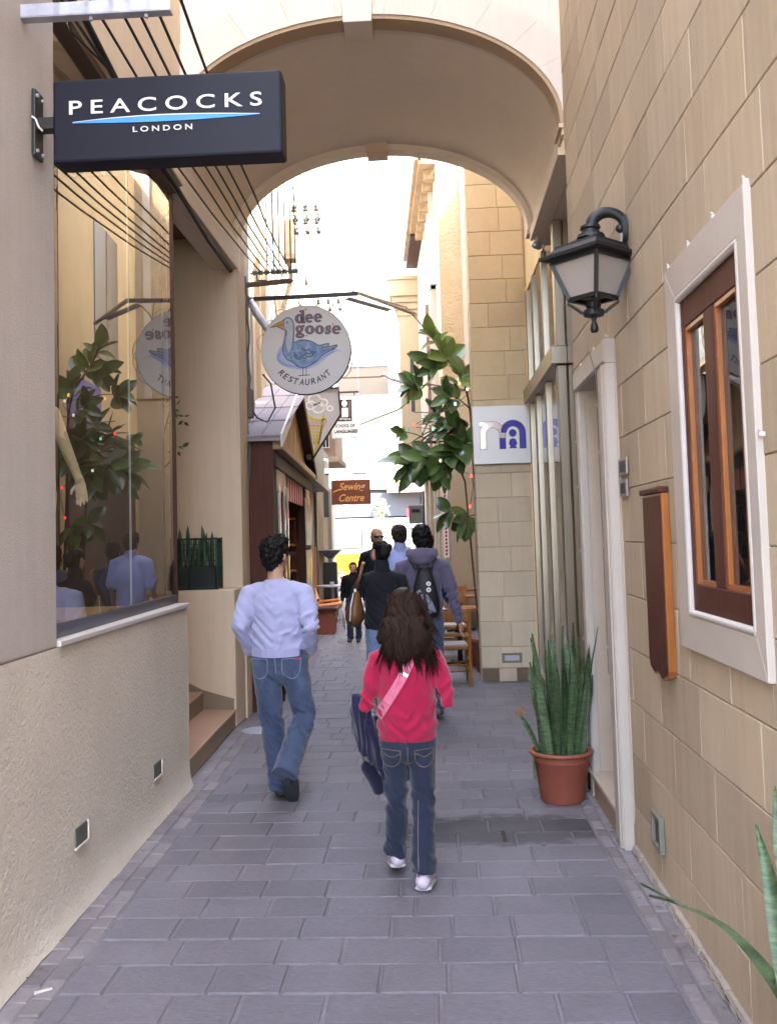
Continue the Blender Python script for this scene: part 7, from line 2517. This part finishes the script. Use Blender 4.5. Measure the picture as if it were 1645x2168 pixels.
def ghair():
    hp_, s, root = girl['hp'], girl['s'], girl['root']
    rr = random.Random(8)
    b = MB()
    b.ellipsoid(hp_(0, -.018, .150), (.088 * s, .104 * s, .096 * s), girl['Rm'])
    b.ellipsoid(hp_(0, -.060, .09), (.100 * s, .070 * s, .11 * s))
    c0 = hp_(0, -.075, .06)
    rings = [(c0.z, .100, .050, 0), (c0.z - .05, .108, .056, .0), (c0.z - .10, .116, .048, .010), (c0.z - .15, .10, .036, .02), (c0.z - .18, .06, .024, .04)]
    b.tube([(x0, c0.y - .008 - .012 * i, z) for i, (z, a, c, x0) in enumerate(rings)], [(a, c) for z, a, c, x0 in rings], 26, True, (1, 0, 0))
    for x in (-1, 1):
        b.limb([hp_(x * .07, .02, .12), hp_(x * .10, .02, .02), hp_(x * .13, .0, -.06)], [.030, .034, .03], 10)
    def hf(p, n):
        lat = Vector((p.x * 34 + 1.5 * math.sin(p.z * 24), p.y * 20, p.z * 4))
        return .010 * (1 - abs(noise.noise(lat)) * 2) - .002 + .004 * noise.noise(lat * 2.3)
    ho = remesh(b, 'hair', HAIR_BRN, root, .007, 2, hf)
    bvt = bvh_of(ho)
    bvs = bvh_of(girl['top'])
    st_ = MB()
    top_z = hp_(0, 0, .235).z
    for cl in range(64):
        ang = rr.uniform(-1.0, 1.0)
        x0 = .074 * math.sin(ang * PI / 2)
        zt0 = top_z - rr.uniform(.015, .09)
        xe0 = x0 * rr.uniform(1.35, 2.0) + rr.uniform(-.025, .035) + .018
        zl0 = c0.z - .06 - .22 * rr.random() ** 1.3
        if rr.random() < .30 and (xe0 > .05 or abs(xe0) < .03):
            zl0 -= rr.uniform(.05, .11)
        amp0, ph0, fq0 = rr.uniform(.006, .017), rr.uniform(0, 6.28), rr.uniform(20, 34)
        for i in range(8):
            x, zt, x_end, zl = x0 + rr.uniform(-.010, .010), zt0 + rr.uniform(-.01, .01), xe0 + rr.uniform(-.016, .016), zl0 + rr.uniform(-.05, .035)
            amp, ph, fq = amp0 * rr.uniform(.8, 1.2), ph0 + rr.uniform(-.35, .35), fq0
            pts, nst, ly = [], 22, None
            for k in range(nst + 1):
                t = k / nst
                z = zt + (zl - zt) * t
                xx = x + (x_end - x) * t ** 1.2 + amp * t ** 1.3 * math.sin(z * fq + ph)
                h1 = bvt.ray_cast(Vector((xx, -1, z)), Vector((0, 1, 0)))
                h2 = bvs.ray_cast(Vector((xx, -1, z)), Vector((0, 1, 0)))
                ys_ = [h[0].y for h in (h1, h2) if h[0] is not None and h[0].y < .06]
                y = min(ys_) if ys_ else (ly if ly is not None else -.02)
                if ly is not None:
                    y = min(y, ly + .010); y = ly + (y - ly) * .6
                ly = y
                pts.append((xx, y - .003 - .008 * abs(math.sin(z * fq * .8 + ph)) * t - .002 * (i % 3), z))
            r0 = rr.uniform(.0024, .0042)
            st_.tube(pts, [r0 * (.7 + .3 * min(1, k / 4)) * (1 - max(0, k / nst - .7) / .3 * .85) for k in range(nst + 1)], 4)
    st_.build('hair_strand', HAIR_BRN, ho, smooth=True, keep=True)
ghair()
bv = bvh_of(girl['jeans'])
SEAM_O = plain('ochre_seam', (.16, .12, .10), .9)
for q in ([(-.125, .675), (-.035, .67)], [(.035, .67), (.125, .675)], [(-.125, .675), (-.122, .61), (-.08, .585), (-.04, .61), (-.035, .67)], [(.035, .67), (.04, .61), (.08, .585), (.12, .61), (.125, .675)], [(-.115, .655), (-.08, .635), (-.04, .655)], [(.04, .655), (.08, .635), (.12, .655)], [(0, .69), (.0, .65), (.0, .60)], [(.045, .42), (.038, .25), (.035, .05)]):
    project_ribbon(bv, q, .004, .0008, .0013, name='seam', m=SEAM_O, parent=girl['jeans'])
# pink bag strap
bv = bvh_of(girl['top'])
sb = thing('bag_strap', 'pink cross body bag strap lying diagonally over the red sweater', 'strap', (0, 0, 0))
project_ribbon(bv, [(.085, 1.24), (.055, 1.165), (.01, 1.07), (-.04, .985), (-.095, .90), (-.145, .825)], .045, .005, .004, name='strap', m=cloth('pink_webbing', (.62, .16, .26), .8, .06, 300), parent=sb, n=30)
project_ribbon(bv, [(.040, 1.118), (.030, 1.135), (.047, 1.148), (.060, 1.131), (.040, 1.118)], .007, .011, .002, name='white_print', m='white_paint', parent=sb, n=16)
b_ = project_ribbon(bv, [(-.012, 1.033), (-.004, 1.048)], .046, .0095, .002, name='stripe', m='white_paint', parent=sb, n=4)
pose(sb, girl['root'].location, girl['root'].rotation_euler[2])
# navy jacket hanging over her left forearm
jk = thing('navy_jacket', 'dark navy jacket draped over the forearm of the girl in red', 'jacket', (0, 0, 0))
def drape(x0, y0, ztop, zbot, rx, ry, nf, seed, tiltx):
    b = MB()
    rings = []
    for i in range(15):
        t = i / 14
        z = ztop + (zbot - ztop) * t
        ring = []
        for j in range(48):
            a = 2 * PI * j / 48
            k = 1 + (.04 + .12 * t) * math.sin(nf * a + seed + 2.2 * t) + .30 * noise.noise(Vector((math.cos(a) * 2.2 + seed, math.sin(a) * 2.2, t * 3)))
            grow = .55 + .45 * min(1, t * 3) - .12 * t
            ring.append((x0 + tiltx * t + rx * grow * k * math.cos(a), y0 + ry * grow * k * math.sin(a), z - .035 * t * math.cos(a * 2 + seed) - .03 * t * math.cos(a)))
        rings.append(ring)
    b.rings(rings, True)
    return b
nv = cloth('navy_cloth', (.008, .007, .032), .9, .15, 300)
drape(-.195, .10, .92, .56, .065, .13, 4, 1.0, .03).build('jacket_body', nv, jk, smooth=True, keep=True)
drape(-.245, .03, .93, .68, .045, .09, 5, 2.6, .02).build('jacket_sleeve', nv, jk, smooth=True, keep=True)
b = MB(); b.limb([(-.19, .08, .56), (-.165, .10, .49), (-.15, .11, .43)], [(.05, .04), (.04, .03), (.03, .02)], 10); b.build('jacket_cuff', nv, jk, smooth=True, keep=True)
pose(jk, girl['root'].location, girl['root'].rotation_euler[2])
# clear bottle under her arm
bt = thing('water_bottle', 'clear ribbed plastic water bottle tucked under the left arm of the girl', 'bottle', (0, 0, 0))
prof = [(.004, 0), (.026, .002), (.030, .012)]
for i in range(7):
    prof += [(.030, .02 + i * .018), (.0275, .029 + i * .018)]
prof += [(.030, .150), (.022, .175), (.012, .19), (.012, .205)]
b = MB(); b.lathe(prof, (-.172, .02, .815), 18)
bk_ = NT('clear_plastic'); bk_.b.inputs['Base Color'].default_value = (.75, .78, .85, 1); bk_.b.inputs['Roughness'].default_value = .08; bk_.b.inputs['Transmission Weight'].default_value = .75; bk_.b.inputs['IOR'].default_value = 1.33
b.build('bottle_body', bk_.m, bt, smooth=True, keep=True)
b = MB(); b.lathe([(.014, 0), (.014, .018)], (-.172, .02, 1.02), 12); b.build('cap', plain('blue_cap', (.05, .15, .5), .5), bt, keep=True)
pose(bt, girl['root'].location, girl['root'].rotation_euler[2])

# ---------------------------------------------------------------- woman in the black jacket
wom = person('woman in short black padded jacket and pale jeans with dark pinned up hair', (-.50, 8.85, 0), rad(2), 1.66,
    P=dict(elL=(-.30, -.02, 1.13), wrL=(-.22, .12, 1.0), hdL=(.5, .7, .1), elR=(.24, -.02, 1.12), kneeL=(-.10, -.02, .50), ankL=(-.085, -.12, .10), toeL=(-.09, .03, .03), kneeR=(.09, .08, .52), ankR=(.09, .16, .085), toeR=(.10, .32, .03), htilt=rad(-8)),
    top='jacket', top_m=cloth('black_quilted_cloth', (.010, .010, .016), .8, .3, 60, sheen=.1), leg_m=DENIM_LIGHT, shoe_m=plain('black_shoe', (.02, .02, .02), .5), voxel=.012, hair='tied', hair_m=HAIR_BLK, hem=.90, collar=True, coat_flare=.012, legw=.98, wr=1.2)
b = MB()
hw = wom['hp']
b.limb([hw(-.075, -.07, .05), hw(-.085, -.075, .09), hw(-.075, -.07, .135)], [(.020, .012), (.026, .014), (.014, .010)], 10)
b.build('hair_clip', plain('tortoise_clip', (.30, .14, .10), .35), wom['root'], smooth=True, keep=True)
bg_ = thing('shoulder_bag', 'tan leather shoulder bag hanging from the left shoulder of the woman in black', 'bag', (0, 0, 0))
TAN = mat('tan_leather', (.17, .075, .026), .4, .15, 4, .2, 60, .003)
b = MB()
ringsb = [(.88, .02, .03), (.90, .05, .10), (.95, .075, .15), (1.02, .078, .155), (1.10, .055, .125), (1.17, .030, .075), (1.22, .018, .03)]
b.tube([(-.275 + .035 * (z - .88) / .3, -.04, z) for z, _, _ in ringsb], [(a * 1.15, c) for _, a, c in ringsb], 22, True, (1, 0, 0))
bagb = b.build('bag_body', TAN, bg_, smooth=True, keep=True)
b = MB(); b.tube([(-.265, -.135, 1.20), (-.29, -.185, 1.08), (-.30, -.195, .95)], [(.006, .003)] * 3, 6); b.build('zip', 'galv', bagb, keep=True)
b = MB(); b.box(-.262, -.240, -.11, -.09, 1.205, 1.235); b.build('buckle', 'steel', bagb, keep=True)
b = MB(); b.tube([(-.245, -.05, 1.20), (-.22, -.115, 1.30), (-.195, -.13, 1.38), (-.175, -.09, 1.455), (-.165, 0, 1.475), (-.18, .07, 1.42)], [(.016, .004)] * 6, 8, ref=(1, 0, 0)); b.build('strap', TAN, bg_, smooth=True, keep=True)
pose(bg_, wom['root'].location, wom['root'].rotation_euler[2])

# ---------------------------------------------------------------- young man with backpack
hood = person('young man in grey purple hooded sweatshirt wearing a black backpack', (-.125, 9.05, 0), rad(0), 1.795,
    P=dict(elL=(-.23, -.02, 1.13), wrL=(-.24, .02, .88), elR=(.27, -.03, 1.12), wrR=(.325, .0, .865), hdR=(.08, .05, -1), hdL=(0, .1, -1), kneeL=(-.09, .08, .52), ankL=(-.09, .15, .085), toeL=(-.10, .31, .03), kneeR=(.10, -.02, .50), ankR=(.10, -.14, .11), toeR=(.115, .01, .03), shL=(-.20, 0, 1.42), shR=(.20, 0, 1.42)),
    top='hooded_sweatshirt', top_m=cloth('grey_purple_fleece', (.105, .090, .145), .95, .12, 200), leg_m=DENIM_MID, shoe_m=plain('grey_trainer', (.1, .1, .1), .6), voxel=.010, hair='short', hair_m=HAIR_BLK, hem=.86, hood=True, shw=1.08, skin=SKIN, hairfn=curl_tufts(160, .016, 9))
bp = thing('backpack', 'black teardrop backpack with grey corded front and two white badges', 'backpack', (0, 0, 0))
b = MB()
rb_ = [(.93, .04, .02), (.95, .11, .05), (1.02, .135, .075), (1.12, .130, .080), (1.24, .105, .065), (1.34, .075, .045), (1.41, .05, .025)]
b.tube([(0.02, -.155 - .02 * math.sin((z - .93) * 6), z) for z, _, _ in rb_], [(a, c) for _, a, c in rb_], 24, True, (1, 0, 0))
packm = mat('black_nylon', (.010, .010, .014), .6, .3, 20, .3, 150, .003)
pk = b.build('pack_body', packm, bp, smooth=True, keep=True)
bvp = bvh_of(pk)
b = MB()
gp_ = [(-.075, .985), (.105, .985), (.085, 1.06), (.03, 1.16), (.005, 1.17), (-.045, 1.08)]
project_ribbon(bvp, [(-.04, .99), (-.03, 1.08), (-.005, 1.165)], lambda t: .075 * (1 - t) + .012, .0012, .004, name='grey_panel', m=plain('grey_mesh_panel', (.23, .25, .30), .8, var=.3), parent=pk, n=14)
project_ribbon(bvp, [(.085, .99), (.065, 1.08), (.03, 1.16)], lambda t: .065 * (1 - t) + .010, .0012, .004, name='grey_panel', m=bpy.data.materials['grey_mesh_panel'], parent=pk, n=14)
project_ribbon(bvp, [(-.055, 1.175), (-.02, 1.20)], .03, .002, .004, name='grey_panel', m=bpy.data.materials['grey_mesh_panel'], parent=pk, n=4)
for q in ([(-.07, 1.0), (0, 1.06), (-.03, 1.12), (.02, 1.17)], [(.10, .99), (.03, 1.05), (.07, 1.10), (.01, 1.16)]):
    project_ribbon(bvp, q, .006, .007, .003, name='cord', m='black', parent=pk)
for z in (1.205, 1.26):
    hit = bvp.ray_cast(Vector((.055, -1, z)), Vector((0, 1, 0)))
    y = hit[0].y if hit[0] else -.2
    b = MB(); b.tube([(.055, y + .004, z), (.055, y - .006, z)], .022, 16); bd = b.build('badge', 'white_paint', pk, keep=True)
    b = MB(); b.box(.050, .060, y - .0075, y - .0061, z - .010, z + .010); b.build('badge_mark', 'dark_metal', bd, keep=True)
for x in (-1, 1):
    b = MB(); b.tube([(x * .06 + .01, -.16, 1.40), (x * .09, -.10, 1.475), (x * .115, .0, 1.50), (x * .125, .10, 1.42), (x * .14, .125, 1.25), (x * .15, .02, 1.05), (x * .10, -.12, .98)], [(.024, .006)] * 7, 8, ref=(1, 0, 0)); b.build('shoulder_strap', packm, bp, smooth=True, keep=True)
pose(bp, hood['root'].location, 0)

# ---------------------------------------------------------------- people further down the lane
far1 = person('man in pale blue short sleeved shirt half hidden behind the backpack wearer', (-.42, 11.3, 0), rad(10), 1.83,
    P=dict(elL=(-.25, .0, 1.13), wrL=(-.24, .14, .95)), top='shirt', top_m=cloth('pale_blue_shirt', (.36, .42, .74), .85, .08, 200), leg_m=DENIM_MID, shoe_m=plain('brown_shoe', (.08, .04, .02), .6), voxel=.014, hair='short', hair_m=hair_mat('dark_brown_hair', (.014, .009, .008), (.05, .033, .028)), hem=.88, sleeve=.85, skin=SKIN_D, collar=True)
far2 = person('person in dark blue jacket mostly hidden beyond the backpack wearer', (-.10, 11.7, 0), rad(-4), 1.72,
    top='jacket', top_m=cloth('dark_blue_cloth', (.016, .026, .10), .85, .1, 200), leg_m=DENIM_DARK, shoe_m=plain('black_shoe', (.02, .02, .02), .5), voxel=.014, hair='short', hair_m=HAIR_BLK, hem=.88, collar=True)
bald = person('shaven headed man in black top and dark sunglasses coming up the lane', (-.80, 13.2, 0), rad(180 - 12), 1.83,
    P=dict(hrz=rad(38), elL=(-.27, -.02, 1.14), elR=(.25, .0, 1.13), wrL=(-.27, .06, .90)), top='jacket', top_m=cloth('black_top_cloth', (.008, .008, .009), .8, .2, 200, sheen=.05), leg_m=cloth('black_trouser', (.012, .012, .014), .9, .2), shoe_m=plain('black_shoe', (.02, .02, .02), .5), voxel=.012, hair='crop', hair_m=mat('shaved_stubble', (.10, .06, .048), .8, .15, 60), hem=.88, collar=True, skin=SKIN_D, shw=1.08)
hb = bald['hp']
b = MB()
for x in (-1, 1):
    b.limb([hb(x * .014, .096, .112), hb(x * .040, .092, .112), hb(x * .066, .070, .114)], [(.017, .008), (.020, .008), (.016, .007)], 10, ref=(0, 0, 1))
    b.tube([hb(x * .066, .070, .116), hb(x * .082, .0, .116)], .004, 5)
b.build('sunglasses', 'black', bald['root'], smooth=True, keep=True)
b = MB(); b.limb([hb(-.022, .094, .050), hb(0, .097, .052), hb(.022, .094, .050)], [.004, .005, .004], 6); b.build('mouth', plain('lip', (.22, .09, .07), .6), bald['root'], smooth=True, keep=True)
child = person('child with curly brown hair in long black coat walking towards the camera', (-1.36, 15.6, 0), rad(176), 1.33,
    P=dict(hrz=rad(4), chin=(0, .01, 1.49), neck=(0, 0, 1.46), elL=(-.235, .0, 1.12), elR=(.235, .0, 1.12)), top='coat', top_m=cloth('black_coat_cloth', (.007, .007, .008), .85, .2, 200, sheen=.05), leg_m=DENIM_DARK, shoe_m=plain('black_shoe', (.02, .02, .02), .5), voxel=.012, hair='childhair', hair_m=hair_mat('chestnut_hair', (.022, .010, .007), (.085, .040, .024)), hem=.60, collar=True, coat_flare=.02, skin=SKIN)
hc = child['hp']
b = MB()
for x in (-1, 1):
    b.ellipsoid(hc(x * .030, .088, .112), (.010, .006, .006), nu=8, nv=6)
    b.tube([hc(x * .015, .098, .130), hc(x * .046, .088, .132)], .003, 5)
b.build('eye', 'black', child['root'], keep=True)
b = MB(); b.limb([hc(-.018, .094, .050), hc(0, .097, .049), hc(.018, .094, .050)], [.003, .0045, .003], 6); b.build('mouth', plain('child_lip', (.30, .10, .09), .6), child['root'], keep=True)

# ---------------------------------------------------------------- shop dummy behind the display window
MQ = mat('dummy_cream', (.60, .50, .33), .35, .04, 3, .03)
mq = thing('shop_dummy', 'cream shop window dummy partly hidden behind the near column', 'mannequin', (0, 0, 0))
b = MB()
b.limb([(0, 0, .82), (0, 0, .95), (0, .0, 1.10), (0, .0, 1.28), (0, 0, 1.42)], [(.165, .13), (.165, .125), (.115, .09), (.15, .10), (.12, .07)], 20)
for x in (-1, 1):
    b.limb([(x * .085, 0, .86), (x * .08, 0, .48), (x * .07, 0, .08)], [(.09, .10), (.06, .065), (.04, .045)], 14)
    b.limb([(x * .15, 0, 1.42), (x * .24, .02, 1.16), (x * .315, .05, .95)], [.05, .04, .028], 12)
    hand(b, (x * .315, .05, .95), (x * .12, .0, -.95), (1, 0, 0), 1.05, .2)
b.limb([(0, 0, 1.45), (0, 0, 1.58)], [.05, .045], 12)
b.ellipsoid((0, .02, 1.68), (.075, .09, .115))
remesh(b, 'body', MQ, mq, .007, 2)
b = MB(); b.lathe([(.18, 0), (.18, .012), (.02, .02), (.015, .05)], (0, 0, 0), 24); b.build('base', 'steel', mq, keep=True)
pose(mq, (-2.35, 5.42, 1.265), rad(4))
mq.scale = (.86, .86, .86)
